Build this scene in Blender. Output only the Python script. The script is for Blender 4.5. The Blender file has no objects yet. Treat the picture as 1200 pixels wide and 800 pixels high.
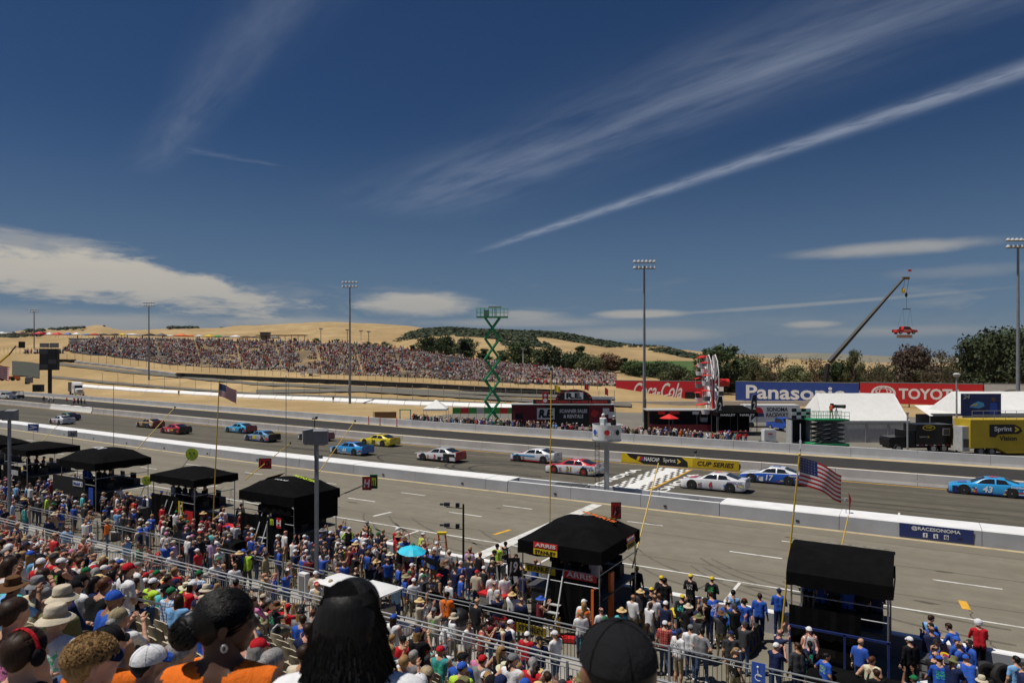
import bpy, math, random
import numpy as np
from mathutils import Vector, Matrix
random.seed(7); np.random.seed(7)
R = math.radians
scene = bpy.context.scene
COL = scene.collection
# ------------------------------------------------------------------ camera
CAMH = 10.0; F = 800.0; HOR = 423.0
YAW = math.atan2(0.5107, 0.8597)
FX, FY = -math.sin(YAW), math.cos(YAW)          # forward on the ground plane
RX, RY = math.cos(YAW), math.sin(YAW)           # right
cam_d = bpy.data.cameras.new('camera'); cam = bpy.data.objects.new('camera', cam_d); COL.objects.link(cam)
cam.location = (0, 0, CAMH); cam.rotation_euler = (math.pi/2, 0, YAW)
cam_d.sensor_width = 36; cam_d.lens = 24.0; cam_d.shift_y = 23/1200
cam_d.clip_start = 0.1; cam_d.clip_end = 40000
cam_d.dof.use_dof = True; cam_d.dof.focus_distance = 45; cam_d.dof.aperture_fstop = 4.0
scene.camera = cam
# ------------------------------------------------------------------ light
SUN_EL = R(67); SUN_DIR = Vector((-0.80, -0.60, 0)).normalized()
to_sun = Vector((SUN_DIR.x*math.cos(SUN_EL), SUN_DIR.y*math.cos(SUN_EL), math.sin(SUN_EL)))
sd = bpy.data.lights.new('sun', 'SUN'); sd.energy = 5.0; sd.angle = R(0.53); sd.color = (1, .95, .87)
so = bpy.data.objects.new('sun', sd); COL.objects.link(so); so.location = (0, 0, 60)
so.rotation_euler = (-to_sun).to_track_quat('-Z', 'Y').to_euler()
vs = scene.view_settings; vs.view_transform = 'Standard'; vs.look = 'None'; vs.exposure = -0.3; vs.gamma = 1; vs.use_curve_mapping = False
scene.cycles.max_bounces = 5; scene.cycles.diffuse_bounces = 2; scene.cycles.glossy_bounces = 2
scene.cycles.transparent_max_bounces = 8; scene.cycles.transmission_bounces = 2; scene.cycles.volume_bounces = 0
scene.cycles.use_denoising = True; scene.cycles.caustics_reflective = False; scene.cycles.caustics_refractive = False
scene.cycles.sample_clamp_indirect = 4
# ------------------------------------------------------------------ pixel helpers (photograph 1200 x 800)
def W(x, y, t):
    a = (x-600)/F; b = (HOR-y)/F
    return Vector((t*(FX+a*RX), t*(FY+a*RY), CAMH+b*t))
def G(x, y, z=0.0): return W(x, y, (CAMH-z)*F/(y-HOR))
def DZ(x, t, z):
    p = W(x, HOR, t); p.z = z; return p
def TY(x, Y):                                    # depth t of the column x at world Y
    return Y/(FY+(x-600)/F*RY)
def pix(p):
    t = p[0]*FX+p[1]*FY
    r = p[0]*RX+p[1]*RY
    return 600+F*r/t, HOR-F*(p[2]-CAMH)/t, t
# ------------------------------------------------------------------ node helpers
class NT:
    def __init__(s, tree): s.t = tree; s.n = tree.nodes; s.l = tree.links
    def new(s, typ, **kw):
        n = s.n.new(typ)
        for k, v in kw.items(): setattr(n, k, v)
        return n
    def put(s, sock, v):
        if hasattr(v, 'links') or isinstance(v, bpy.types.NodeSocket): s.l.new(v, sock)
        else: sock.default_value = v
    def math(s, op, a, b=None, c=None, clamp=False):
        n = s.new('ShaderNodeMath', operation=op, use_clamp=clamp)
        s.put(n.inputs[0], a)
        if b is not None: s.put(n.inputs[1], b)
        if c is not None: s.put(n.inputs[2], c)
        return n.outputs[0]
    def mix(s, f, a, b, typ='MIX'):
        n = s.new('ShaderNodeMix', data_type='RGBA', blend_type=typ, clamp_factor=True)
        s.put(n.inputs[0], f); s.put(n.inputs[6], a); s.put(n.inputs[7], b)
        return n.outputs[2]
    def ramp(s, f, lo, hi):
        n = s.new('ShaderNodeMapRange', interpolation_type='SMOOTHSTEP')
        s.put(n.inputs[0], f); n.inputs[1].default_value = lo; n.inputs[2].default_value = hi
        return n.outputs[0]
    def noise(s, vec, scale, detail=4, rough=.55, dist=0.):
        n = s.new('ShaderNodeTexNoise'); 
        if vec is not None: s.l.new(vec, n.inputs['Vector'])
        n.inputs['Scale'].default_value = scale; n.inputs['Detail'].default_value = detail
        n.inputs['Roughness'].default_value = rough; n.inputs['Distortion'].default_value = dist
        return n.outputs['Fac']
def rgba(c): return (c[0], c[1], c[2], 1.0)
# ------------------------------------------------------------------ world: Nishita sky with high cirrus, contrails and low cloud banks
world = bpy.data.worlds.new('World'); scene.world = world; world.use_nodes = True
w = NT(world.node_tree); w.n.clear()
out = w.new('ShaderNodeOutputWorld'); bg = w.new('ShaderNodeBackground'); bg.inputs[1].default_value = SKY_S = 0.05
sky = w.new('ShaderNodeTexSky'); sky.sky_type = 'NISHITA'; sky.sun_disc = False
sky.sun_elevation = SUN_EL; sky.sun_rotation = math.atan2(SUN_DIR.x, SUN_DIR.y); sky.altitude = 0; sky.air_density = 1.0; sky.dust_density = 0.3; sky.ozone_density = 2.4
tc = w.new('ShaderNodeTexCoord'); sep = w.new('ShaderNodeSeparateXYZ'); w.l.new(tc.outputs['Generated'], sep.inputs[0])
dx, dy, dz = sep.outputs
# polarised look of the deep sky: same hue shift at every azimuth
hsv = w.new('ShaderNodeHueSaturation'); w.l.new(sky.outputs[0], hsv.inputs['Color']); hsv.inputs['Saturation'].default_value = 1.22; hsv.inputs['Value'].default_value = 0.68
skycol = w.mix(1.0, hsv.outputs[0], rgba((.80, .94, 1.20)), 'MULTIPLY')
zc = w.math('MAXIMUM', dz, 0.004)
px_ = w.math('DIVIDE', dx, zc); py_ = w.math('DIVIDE', dy, zc)
hzel = w.math('ARCSINE', dz); skycol = w.mix(w.math('MULTIPLY', w.ramp(hzel, .34, -.02), .62), skycol, rgba((.155/SKY_S, .245/SKY_S, .375/SKY_S)))   # paler air towards the horizon, all round
def plane(x, y):                                 # where a photo pixel meets the cloud plane (unit height)
    v = W(x, y, 1.0); v.z -= CAMH
    return Vector((v.x/v.z, v.y/v.z))
def comb(a, b, c=0.0):
    n = w.new('ShaderNodeCombineXYZ'); w.put(n.inputs[0], a); w.put(n.inputs[1], b); w.put(n.inputs[2], c); return n.outputs[0]
def streak(p0, p1, w0, w1, su, sv, dens, lo, hi, fade=.12, seed=0., wob=.0):
    A, B = plane(*p0), plane(*p1); d = (B-A); L = d.length; d /= L
    u = w.math('DIVIDE', w.math('ADD', w.math('MULTIPLY', w.math('SUBTRACT', px_, A.x), d.x), w.math('MULTIPLY', w.math('SUBTRACT', py_, A.y), d.y)), L)
    v = w.math('ADD', w.math('MULTIPLY', w.math('SUBTRACT', px_, A.x), -d.y), w.math('MULTIPLY', w.math('SUBTRACT', py_, A.y), d.x))
    if wob:
        nz = w.noise(comb(w.math('MULTIPLY', u, 3.0), seed+5), 1.0, 2); v = w.math('ADD', v, w.math('MULTIPLY', w.math('SUBTRACT', nz, .5), wob))
    wid = w.math('MULTIPLY_ADD', w.math('MAXIMUM', u, 0.0), w1-w0, w0)
    g = w.math('DIVIDE', v, wid); g = w.math('EXPONENT', w.math('MULTIPLY', w.math('MULTIPLY', g, g), -1.0))
    n = w.noise(comb(w.math('MULTIPLY', u, su), w.math('MULTIPLY', v, sv), seed), 1.0, 7, .6, .25)
    m = w.math('MULTIPLY', g, w.ramp(n, lo, hi))
    m = w.math('MULTIPLY', m, w.math('MULTIPLY', w.ramp(u, 0.0, fade), w.ramp(u, 1.9, 1.2)))
    return w.math('MULTIPLY', m, dens)
masks = [
    streak((540, 302), (1200, 82), .058, .076, 22, 16, .66, .12, .62, .35, 1., .03),
    streak((430, 262), (1130, -14), .42, .25, 4, 4.5, .46, .20, .84, .34, 2., .12),
    streak((470, 245), (1100, 6), .04, .05, 8, 14, .20, .25, .75, .30, 3., .10),
    streak((160, 212), (340, -10), .085, .10, 3, 7, .27, .20, .80, .30, 4., .06),
    streak((205, 173), (285, 187), .05, .03, 4, 16, .16, .30, .62, .30, 5.),
]
az = w.math('ARCTAN2', dx, dy)
hl = w.math('SQRT', w.math('ADD', w.math('MULTIPLY', dx, dx), w.math('MULTIPLY', dy, dy)))
el = w.math('ARCTAN2', dz, hl)
q = comb(az, el)
def azel(x, y):
    v = W(x, y, 1.0); v.z -= CAMH
    return math.atan2(v.x, v.y), math.atan2(v.z, math.hypot(v.x, v.y))
nq = w.noise(comb(w.math('MULTIPLY', az, 9.0), w.math('MULTIPLY', el, 42.0), 1.3), 1.0, 9, .6, .5)
nq2 = w.noise(comb(w.math('MULTIPLY', az, 26.0), w.math('MULTIPLY', el, 90.0), 4.3), 1.0, 8, .62, .3)
ns = w.math('ADD', w.math('MULTIPLY', w.math('SUBTRACT', nq, .5), .62*2), w.math('MULTIPLY', w.math('SUBTRACT', nq2, .5), .62))
def bank(x, y, rx, ry, dens, soft=.9, amp=1.0, tilt=0.):
    A = azel(x, y); rxa = abs(azel(x+rx, y)[0]-azel(x-rx, y)[0])/2; rya = abs(azel(x, y-ry)[1]-azel(x, y+ry)[1])/2
    e0 = w.math('SUBTRACT', az, A[0])
    u = w.math('DIVIDE', e0, rxa)
    v = w.math('DIVIDE', w.math('SUBTRACT', w.math('SUBTRACT', el, A[1]), w.math('MULTIPLY', e0, tilt)), rya)
    d = w.math('SQRT', w.math('ADD', w.math('MULTIPLY', u, u), w.math('MULTIPLY', v, v)))
    d = w.math('ADD', d, w.math('MULTIPLY', ns, amp))
    return w.math('MULTIPLY', w.ramp(d, 1.15, 1.15-soft), dens)
banks = [bank(125, 328, 320, 27, .88, .6, 1.7, -.10), bank(20, 286, 150, 20, .45, .9, 1.6, -.05), bank(60, 376, 330, 17, .62, 1.0, .8),
         bank(490, 356, 84, 17, .80, .7, 1.0), bank(350, 378, 130, 9, .6, 1., .7), bank(610, 369, 60, 7, .6, .9, .6), bank(600, 378, 130, 6, .45, .9, .6),
         bank(750, 368, 60, 6, .78, .7, .5), bank(745, 392, 120, 10, .6, .9, .6), bank(1045, 291, 150, 10, .5, 1.0, .7), bank(952, 380, 38, 5, .75, .8, .4),
         bank(1060, 388, 170, 9, .42, 1., .6), bank(930, 358, 260, 3, .34, 1., .5, .05), bank(1130, 318, 120, 10, .16, 1., .9), bank(700, 384, 700, 18, .14, 1.1, 1.1)]
# the same broken low cloud all round the horizon
band = w.math('MULTIPLY', w.math('MULTIPLY', w.ramp(el, 0.0, .03), w.ramp(el, .14, .06)), w.math('MULTIPLY', w.ramp(nq, .55, .72), .25))
def scr(a, b): return w.math('SUBTRACT', 1.0, w.math('MULTIPLY', w.math('SUBTRACT', 1.0, a), w.math('SUBTRACT', 1.0, b)))
m1 = masks[0]
for b_ in masks[1:]: m1 = scr(m1, b_)
m2 = band
for b_ in banks: m2 = scr(m2, b_)
K = 1.38/SKY_S
c1 = w.mix(m1, skycol, rgba((.26*K, .30*K, .38*K)))
lowc = w.mix(w.ramp(el, .02, .13), rgba((.30*K, .29*K, .275*K)), rgba((.47*K, .435*K, .375*K)))
c2 = w.mix(m2, c1, lowc)
w.l.new(c2, bg.inputs[0]); w.l.new(bg.outputs[0], out.inputs[0])
# ------------------------------------------------------------------ materials
MC = {}
def S(r, g, b):                                   # sRGB 0-255 -> linear
    f = lambda c: (c/255/12.92) if c/255 <= .04045 else ((c/255+.055)/1.055)**2.4
    return (f(r), f(g), f(b))
def mat(name, col, rough=.6, var=.12, vscale=6., bump=0., bscale=40., metal=0., spec=.5, coat=0., emit=None, alpha=None, dirt=None, trans=0.):
    if name in MC: return MC[name]
    m = bpy.data.materials.new(name); m.use_nodes = True; t = NT(m.node_tree); p = t.n['Principled BSDF']
    p.inputs['Roughness'].default_value = rough; p.inputs['Metallic'].default_value = metal
    p.inputs['Specular IOR Level'].default_value = spec
    if coat: p.inputs['Coat Weight'].default_value = coat; p.inputs['Coat Roughness'].default_value = .06
    tcn = t.new('ShaderNodeTexCoord'); v = tcn.outputs['Object']
    if var or dirt:
        n = t.noise(v, vscale, 5, .6)
        lo = tuple(c*(1-var) for c in col); hi = tuple(min(1, c*(1+var)) for c in col)
        c = t.mix(t.ramp(n, .3, .7), rgba(lo), rgba(hi))
        if dirt:
            n2 = t.noise(v, dirt[1], 6, .65); c = t.mix(t.math('MULTIPLY', t.ramp(n2, .48, .72), dirt[2]), c, rgba(dirt[0]))
        t.l.new(c, p.inputs['Base Color'])
    else: p.inputs['Base Color'].default_value = rgba(col)
    if bump:
        n = t.noise(v, bscale, 5, .6); b = t.new('ShaderNodeBump'); b.inputs['Strength'].default_value = bump; b.inputs['Distance'].default_value = .02
        t.l.new(n, b.inputs['Height']); t.l.new(b.outputs[0], p.inputs['Normal'])
    if alpha is not None: p.inputs['Alpha'].default_value = alpha
    if trans: p.inputs['Transmission Weight'].default_value = trans
    if emit: p.inputs['Emission Color'].default_value = rgba(emit[0]); p.inputs['Emission Strength'].default_value = emit[1]
    MC[name] = m; return m
def ground_mat(name, c1, c2, c3, s1, s2, s3, rough=.9, bump=.3, streaky=None):
    m = bpy.data.materials.new(name); m.use_nodes = True; t = NT(m.node_tree); p = t.n['Principled BSDF']
    p.inputs['Roughness'].default_value = rough; p.inputs['Specular IOR Level'].default_value = .25
    g = t.new('ShaderNodeNewGeometry'); v = g.outputs['Position']
    if streaky:
        mp = t.new('ShaderNodeMapping'); t.l.new(v, mp.inputs[0]); mp.inputs['Scale'].default_value = streaky; vs_ = mp.outputs[0]
    else: vs_ = v
    a = t.ramp(t.noise(vs_, s1, 6, .6), .35, .68); b = t.ramp(t.noise(v, s2, 6, .65), .35, .7); d = t.noise(v, s3, 4, .7)
    c = t.mix(a, rgba(c1), rgba(c2)); c = t.mix(t.math('MULTIPLY', b, .6), c, rgba(c3))
    c = t.mix(t.math('MULTIPLY', t.ramp(d, .3, .75), .35), c, rgba(tuple(x*.72 for x in c1)))
    t.l.new(c, p.inputs['Base Color'])
    bn = t.new('ShaderNodeBump'); bn.inputs['Strength'].default_value = bump; bn.inputs['Distance'].default_value = .05
    t.l.new(d, bn.inputs['Height']); t.l.new(bn.outputs[0], p.inputs['Normal'])
    MC[name] = m; return m
def attr_mat(name, attr, rough=.8, spec=.3):
    m = bpy.data.materials.new(name); m.use_nodes = True; t = NT(m.node_tree); p = t.n['Principled BSDF']
    a = t.new('ShaderNodeAttribute'); a.attribute_name = attr; t.l.new(a.outputs['Color'], p.inputs['Base Color'])
    p.inputs['Roughness'].default_value = rough; p.inputs['Specular IOR Level'].default_value = spec; MC[name] = m; return m
def leaf_mat(name, c1, c2, c3):
    m = bpy.data.materials.new(name); m.use_nodes = True; t = NT(m.node_tree); p = t.n['Principled BSDF']
    g = t.new('ShaderNodeNewGeometry'); oi = t.new('ShaderNodeObjectInfo')
    n = t.noise(g.outputs['Position'], .55, 4, .6)
    c = t.mix(t.ramp(n, .35, .65), rgba(c1), rgba(c2)); c = t.mix(t.math('MULTIPLY', g.outputs['Random Per Island'], .55), c, rgba(c3))
    hs = t.new('ShaderNodeHueSaturation'); t.l.new(c, hs.inputs['Color']); t.l.new(t.math('MULTIPLY_ADD', oi.outputs['Random'], .5, .75), hs.inputs['Value'])
    t.l.new(hs.outputs[0], p.inputs['Base Color']); p.inputs['Roughness'].default_value = .75; p.inputs['Specular IOR Level'].default_value = .25
    MC[name] = m; return m
asphalt_pit = ground_mat('pit_asphalt', (.205, .184, .140), (.25, .226, .175), (.172, .155, .118), .45, .9, 22, .9, .15, (.05, 1.3, 1))
asphalt_track = ground_mat('track_asphalt', (.095, .085, .064), (.160, .143, .109), (.088, .078, .06), .55, .8, 22, .88, .15, (.035, 1.4, 1))
asphalt_drag = ground_mat('strip_asphalt', (.040, .038, .035), (.060, .056, .050), (.030, .029, .027), .12, .8, 20, .85, .15, (.08, 2.5, 1))
asphalt_far = ground_mat('far_asphalt', (.15, .14, .115), (.19, .175, .14), (.12, .11, .09), .10, .4, 8, .9, .2)
dry_grass = ground_mat('dry_grass', (.40, .28, .13), (.52, .38, .19), (.30, .205, .10), .05, .35, 6, .95, .6)
hill_grass = ground_mat('hill_grass', (.40, .275, .125), (.54, .385, .19), (.27, .19, .09), .014, .06, .5, .95, .6)
far_hill = ground_mat('far_hills', (.30, .24, .16), (.20, .19, .13), (.12, .14, .09), .0016, .006, .03, .95, .3)
apron = ground_mat('paddock_asphalt', (.19, .175, .145), (.24, .22, .18), (.15, .14, .12), .08, .5, 9, .9, .2)
concrete = ground_mat('walkway_concrete', (.36, .335, .29), (.42, .40, .35), (.30, .28, .25), .3, 2., 25, .9, .2)
M = {}
def K_(n, *a, **k): M[n] = mat(n, *a, **k); return M[n]
K_('white_paint', (.78, .77, .74), .75, .06, 3, dirt=((.45, .42, .37), 2.5, .5))
K_('road_white', (.66, .65, .61), .85, .12, 2, dirt=((.30, .28, .24), 1.3, .8))
K_('road_yellow', (.72, .38, .03), .85, .15, 2, dirt=((.30, .22, .10), 1.3, .6))
K_('road_tan', (.50, .40, .24), .9, .2, .6, dirt=((.12, .10, .08), .6, .7))
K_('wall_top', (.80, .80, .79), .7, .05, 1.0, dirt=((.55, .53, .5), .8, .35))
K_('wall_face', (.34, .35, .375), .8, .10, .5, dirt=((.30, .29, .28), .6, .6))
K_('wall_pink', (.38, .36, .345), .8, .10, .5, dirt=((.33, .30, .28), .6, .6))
K_('steel', (.45, .46, .47), .42, .08, 8, metal=.85)
K_('galv', (.36, .37, .38), .6, .12, 3, metal=.35)
K_('pole_grey', (.20, .215, .23), .5, .1, 2)
K_('black', (.009, .009, .010), .6, .2, 6)
K_('black_cloth', (.006, .006, .0065), .95, .25, 2.5, bump=.25, bscale=5, spec=.06)
K_('black_gloss', (.008, .008, .009), .4, .1, 4, coat=.1, spec=.3)
K_('rubber', (.018, .018, .018), .8, .2, 12)
K_('rim', (.06, .06, .06), .4, .1, 12, metal=.6)
K_('glass', (.015, .018, .022), .08, 0, spec=.8)
K_('glass_blue', (.03, .05, .07), .06, 0, spec=.9)
K_('white', (.75, .75, .74), .5, .04, 3)
K_('white_cloth', (.80, .79, .76), .8, .04, 1.5, bump=.15, bscale=3)
K_('red', (.55, .018, .022), .5, .08, 3)
K_('red_bright', (.72, .03, .02), .5, .08, 3)
K_('coke_red', (.50, .008, .020), .6, .06, .8)
K_('blue_board', (.018, .055, .27), .6, .08, .8)
K_('blue', (.02, .08, .42), .5, .08, 3)
K_('blue_dark', (.015, .03, .14), .5, .08, 3)
K_('sky_blue', (.03, .35, .72), .35, .05, 3, coat=.5)
K_('teal', (.02, .55, .75), .6, .06, 3)
K_('yellow', (.72, .52, .01), .5, .06, 3)
K_('sprint_yellow', (.52, .36, .010), .5, .06, 1.2)
K_('pole_yellow', (.62, .40, .03), .5, .08, 6)
K_('lime', (.62, .80, .05), .5, .05, 4)
K_('green_lift', (.014, .28, .10), .5, .12, 4)
K_('green', (.03, .28, .05), .6, .1, 3)
K_('orange', (.78, .16, .02), .55, .08, 4)
K_('grey', (.22, .22, .22), .6, .1, 3)
K_('grey_light', (.45, .45, .44), .6, .1, 3)
K_('grey_dark', (.06, .06, .065), .6, .15, 3)
K_('tan_plastic', (.52, .45, .31), .45, .06, 6)
K_('brown', (.16, .085, .035), .7, .2, 4)
K_('tyre_wall', (.013, .013, .013), .9, .4, 1.0)
K_('bark', (.10, .072, .05), .9, .3, 4, bump=.5, bscale=14)
K_('lamp_glass', (.62, .62, .60), .2, .05, 4)
K_('navy', (.012, .018, .06), .7, .1, 4)
K_('maroon', (.16, .012, .02), .7, .1, 4)
# ------------------------------------------------------------------ mesh builder
class MB:
    def __init__(s): s.v = []; s.f = []; s.m = []; s.mats = []
    def mi(s, m):
        if m not in s.mats: s.mats.append(m)
        return s.mats.index(m)
    def add(s, vs, fs, m):
        o = len(s.v); s.v += [tuple(v) for v in vs]; k = s.mi(m)
        for f in fs: s.f.append(tuple(i+o for i in f)); s.m.append(k)
        return s
    def box(s, c, d, m, rz=0., mtx=None):
        hx, hy, hz = d[0]/2, d[1]/2, d[2]/2
        vs = [Vector((x, y, z)) for z in (-hz, hz) for x, y in ((-hx, -hy), (hx, -hy), (hx, hy), (-hx, hy))]
        if mtx is not None: vs = [mtx @ v for v in vs]
        elif rz: r = Matrix.Rotation(rz, 3, 'Z'); vs = [r @ v for v in vs]
        c = Vector(c)
        return s.add([v+c for v in vs], [(0, 3, 2, 1), (4, 5, 6, 7), (0, 1, 5, 4), (1, 2, 6, 5), (2, 3, 7, 6), (3, 0, 4, 7)], m)
    def tube(s, p, q, r, m, n=8, r2=None, cap=True):
        p, q = Vector(p), Vector(q); d = q-p
        if d.length < 1e-6: return s
        d.normalize(); a = d.orthogonal().normalized(); b = d.cross(a); r2 = r if r2 is None else r2
        vs = []
        for c, rr in ((p, r), (q, r2)):
            for i in range(n): t = 2*math.pi*i/n; vs.append(c+(a*math.cos(t)+b*math.sin(t))*rr)
        fs = [(i, (i+1) % n, n+(i+1) % n, n+i) for i in range(n)]
        if cap: fs += [tuple(range(n-1, -1, -1)), tuple(range(n, 2*n))]
        return s.add(vs, fs, m)
    def path(s, pts, r, m, n=6):
        for a, b in zip(pts[:-1], pts[1:]): s.tube(a, b, r, m, n)
        return s
    def prism(s, poly, lo, hi, m, axis='Y', m2=None):    # polygon of (a,b): XZ extruded along Y, or XY along Z, or YZ along X
        f = {'Y': lambda a, b, c: (a, c, b), 'Z': lambda a, b, c: (a, b, c), 'X': lambda a, b, c: (c, a, b)}[axis]
        n = len(poly); vs = [f(a, b, lo) for a, b in poly]+[f(a, b, hi) for a, b in poly]
        s.add(vs, [(i, (i+1) % n, n+(i+1) % n, n+i) for i in range(n)], m)
        s.add(vs, [tuple(range(n-1, -1, -1)), tuple(range(n, 2*n))], m2 or m)
        return s
    def lathe(s, prof, c, m, n=16, sx=1., sy=1.):
        vs = []; c = Vector(c)
        for r, z in prof:
            for i in range(n): t = 2*math.pi*i/n; vs.append(c+Vector((r*math.cos(t)*sx, r*math.sin(t)*sy, z)))
        fs = []
        for j in range(len(prof)-1):
            for i in range(n): fs.append((j*n+i, j*n+(i+1) % n, (j+1)*n+(i+1) % n, (j+1)*n+i))
        return s.add(vs, fs, m)
    def ball(s, c, r, m, n=10, k=6):
        rx, ry, rz = (r, r, r) if not hasattr(r, '__len__') else r
        prof = [(math.sin(math.pi*j/k)+1e-5, -math.cos(math.pi*j/k)) for j in range(k+1)]
        vs = []; c = Vector(c)
        for a, z in prof:
            for i in range(n): t = 2*math.pi*i/n; vs.append(c+Vector((a*math.cos(t)*rx, a*math.sin(t)*ry, z*rz)))
        return s.add(vs, [(j*n+i, j*n+(i+1) % n, (j+1)*n+(i+1) % n, (j+1)*n+i) for j in range(k) for i in range(n)], m)
    def quad(s, a, b, c, d, m): return s.add([a, b, c, d], [(0, 1, 2, 3)], m)
    def disc(s, c, r, nrm, m, n=14, th=.01):
        c = Vector(c); nrm = Vector(nrm).normalized(); return s.tube(c, c+nrm*th, r, m, n)
    def mesh(s, name):
        me = bpy.data.meshes.new(name); me.from_pydata(s.v, [], s.f)
        for m in s.mats: me.materials.append(m)
        me.polygons.foreach_set('material_index', s.m); me.update(); return me
    def build(s, name, parent=None, smooth=False, loc=None, rz=None):
        me = s.mesh(name)
        if smooth: smooth_mesh(me, smooth if smooth is not True else 40)
        o = link(bpy.data.objects.new(name, me), parent)
        if loc is not None: o.location = loc
        if rz is not None: o.rotation_euler.z = rz
        return o
def smooth_mesh(me, ang=40):
    me.polygons.foreach_set('use_smooth', [True]*len(me.polygons)); 
    try: me.set_sharp_from_angle(angle=R(ang))
    except Exception: pass
def link(o, parent=None):
    COL.objects.link(o)
    if parent is not None: o.parent = parent
    return o
def tag(o, label, cat, group=None):
    o['label'] = label; o['category'] = cat
    if group: o['group'] = group
    return o
def kind(o, k): o['kind'] = k; return o
def thing(name, label, cat, loc=(0, 0, 0), rz=0., group=None):
    o = link(bpy.data.objects.new(name, None)); o.location = loc; o.rotation_euler.z = rz; o.empty_display_size = .2
    return tag(o, label, cat, group)
def inst(name, me, parent=None, loc=None, rz=None, sc=None):
    o = link(bpy.data.objects.new(name, me), parent)
    if loc is not None: o.location = loc
    if rz is not None: o.rotation_euler.z = rz
    if sc is not None: o.scale = (sc, sc, sc) if not hasattr(sc, '__len__') else sc
    return o
def copy_tree(o, parent=None):
    c = o.copy(); COL.objects.link(c); c.parent = parent
    for ch in o.children: copy_tree(ch, c)
    return c
def setmat(o, i, m):
    o.material_slots[i].link = 'OBJECT'; o.material_slots[i].material = m
# ------------------------------------------------------------------ lettering
TX = {}
def text_mesh(s, bold=.0, shear=0., ext=.004, sp=1.0):
    k = (s, bold, shear, ext, sp)
    if k in TX: return TX[k]
    cu = bpy.data.curves.new('lettering', 'FONT'); cu.body = s; cu.size = 1.0; cu.offset = bold; cu.shear = shear; cu.extrude = ext
    cu.align_x = 'CENTER'; cu.align_y = 'CENTER'; cu.resolution_u = 3; cu.space_character = sp
    o = bpy.data.objects.new('lettering', cu); COL.objects.link(o)
    dg = bpy.context.evaluated_depsgraph_get(); me = bpy.data.meshes.new_from_object(o.evaluated_get(dg)); me.name = 'lettering'
    bpy.data.objects.remove(o); bpy.data.curves.remove(cu)
    co = np.array([v.co for v in me.vertices]) if len(me.vertices) else np.zeros((1, 3))
    lo, hi = co.min(0), co.max(0); c = (lo+hi)/2
    for v in me.vertices: v.co.x -= c[0]; v.co.y -= c[1]
    TX[k] = (me, hi[0]-lo[0], hi[1]-lo[1]); return TX[k]
def letter(s, m, parent, c, xd, yd, width=None, height=None, bold=.012, shear=0., ext=.0, name='lettering', off=.006, sp=1.0):
    """lettering lying on the plane (xd, yd) centred on c, in the parent's space"""
    me, tw, th = text_mesh(s, bold, shear, .004, sp)
    xd = Vector(xd).normalized(); yd = Vector(yd).normalized(); zd = xd.cross(yd)
    sx = (width/tw) if width else (height/th); sy = (height/th) if height else sx
    o = link(bpy.data.objects.new(name, me), parent)
    if not me.materials: me.materials.append(m)
    setmat(o, 0, m)
    mt = Matrix(((xd.x*sx, yd.x*sy, zd.x, c[0]), (xd.y*sx, yd.y*sy, zd.y, c[1]), (xd.z*sx, yd.z*sy, zd.z, c[2]), (0, 0, 0, 1)))
    mt = Matrix.Translation(zd*off) @ mt
    o.matrix_local = mt; return o
# ------------------------------------------------------------------ setting: ground, tracks, walls, hills
XR = 60.0
def interp(pts, x):
    if x <= pts[0][0]: return pts[0][1]
    for (a, b), (c, d) in zip(pts[:-1], pts[1:]):
        if x <= c: 
            t = (x-a)/(c-a); return b+(d-b)*t
    return pts[-1][1]
def smooth_line(pts):
    xs = np.arange(-420, XR+.1, 4.0); ys = np.array([interp(pts, x) for x in xs])
    for _ in range(6): ys[1:-1] = (ys[:-2]+2*ys[1:-1]+ys[2:])/4
    return list(zip(xs, ys))
def ext_(p): return p
PITW = smooth_line([(-420, 67), (-180, 52.8), (-111, 48.6), (-75, 46.0), (-50, 44.8), (60, 44.6)])     # near face of the pit wall
INW = smooth_line([(-420, 99), (-139, 71.9), (-78, 66.2), (-45, 63.9), (60, 63.4)])                  # wall between track and strip
FARW = smooth_line([(-420, 118), (-245, 101), (-184, 95), (-107, 86), (-62, 80.8), (-20, 79.4), (60, 79.6)])
NEARW = smooth_line([(-420, 45), (-111, 29.8), (-62, 27.2), (-40, 26.5), (60, 26.3)])                # low wall of the pit stalls
def YL(L, x): return interp(L, x)
g = MB(); N = 24
for i in range(N):
    for j in range(N):
        x0, x1 = -16000+28000*i/N, -16000+28000*(i+1)/N; y0, y1 = -3000+20000*j/N, -3000+20000*(j+1)/N
        g.quad((x0, y0, 0), (x1, y0, 0), (x1, y1, 0), (x0, y1, 0), dry_grass)
kind(g.build('ground'), 'structure')
def strip(name, L1, L2, o1, o2, z, m, x0=-420, x1=XR):
    b = MB(); xs = [x for x, _ in L1 if x0 <= x <= x1]
    for a, c in zip(xs[:-1], xs[1:]):
        b.quad((a, YL(L1, a)+o1, z), (c, YL(L1, c)+o1, z), (c, YL(L2, c)+o2, z), (a, YL(L2, a)+o2, z), m)
    return b.build(name)
FLAT = [(-420, 0), (60, 0)]
kind(strip('pit_road', FLAT, PITW, 15.0, .3, .004, asphalt_pit), 'structure')
kind(strip('race_track', PITW, INW, 1.0, .4, .008, asphalt_track), 'structure')
kind(strip('drag_strip', INW, FARW, .3, .6, .008, asphalt_drag), 'structure')
kind(strip('paddock_ground', FARW, FARW, .6, 62, .006, apron, -78, XR), 'structure')
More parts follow.
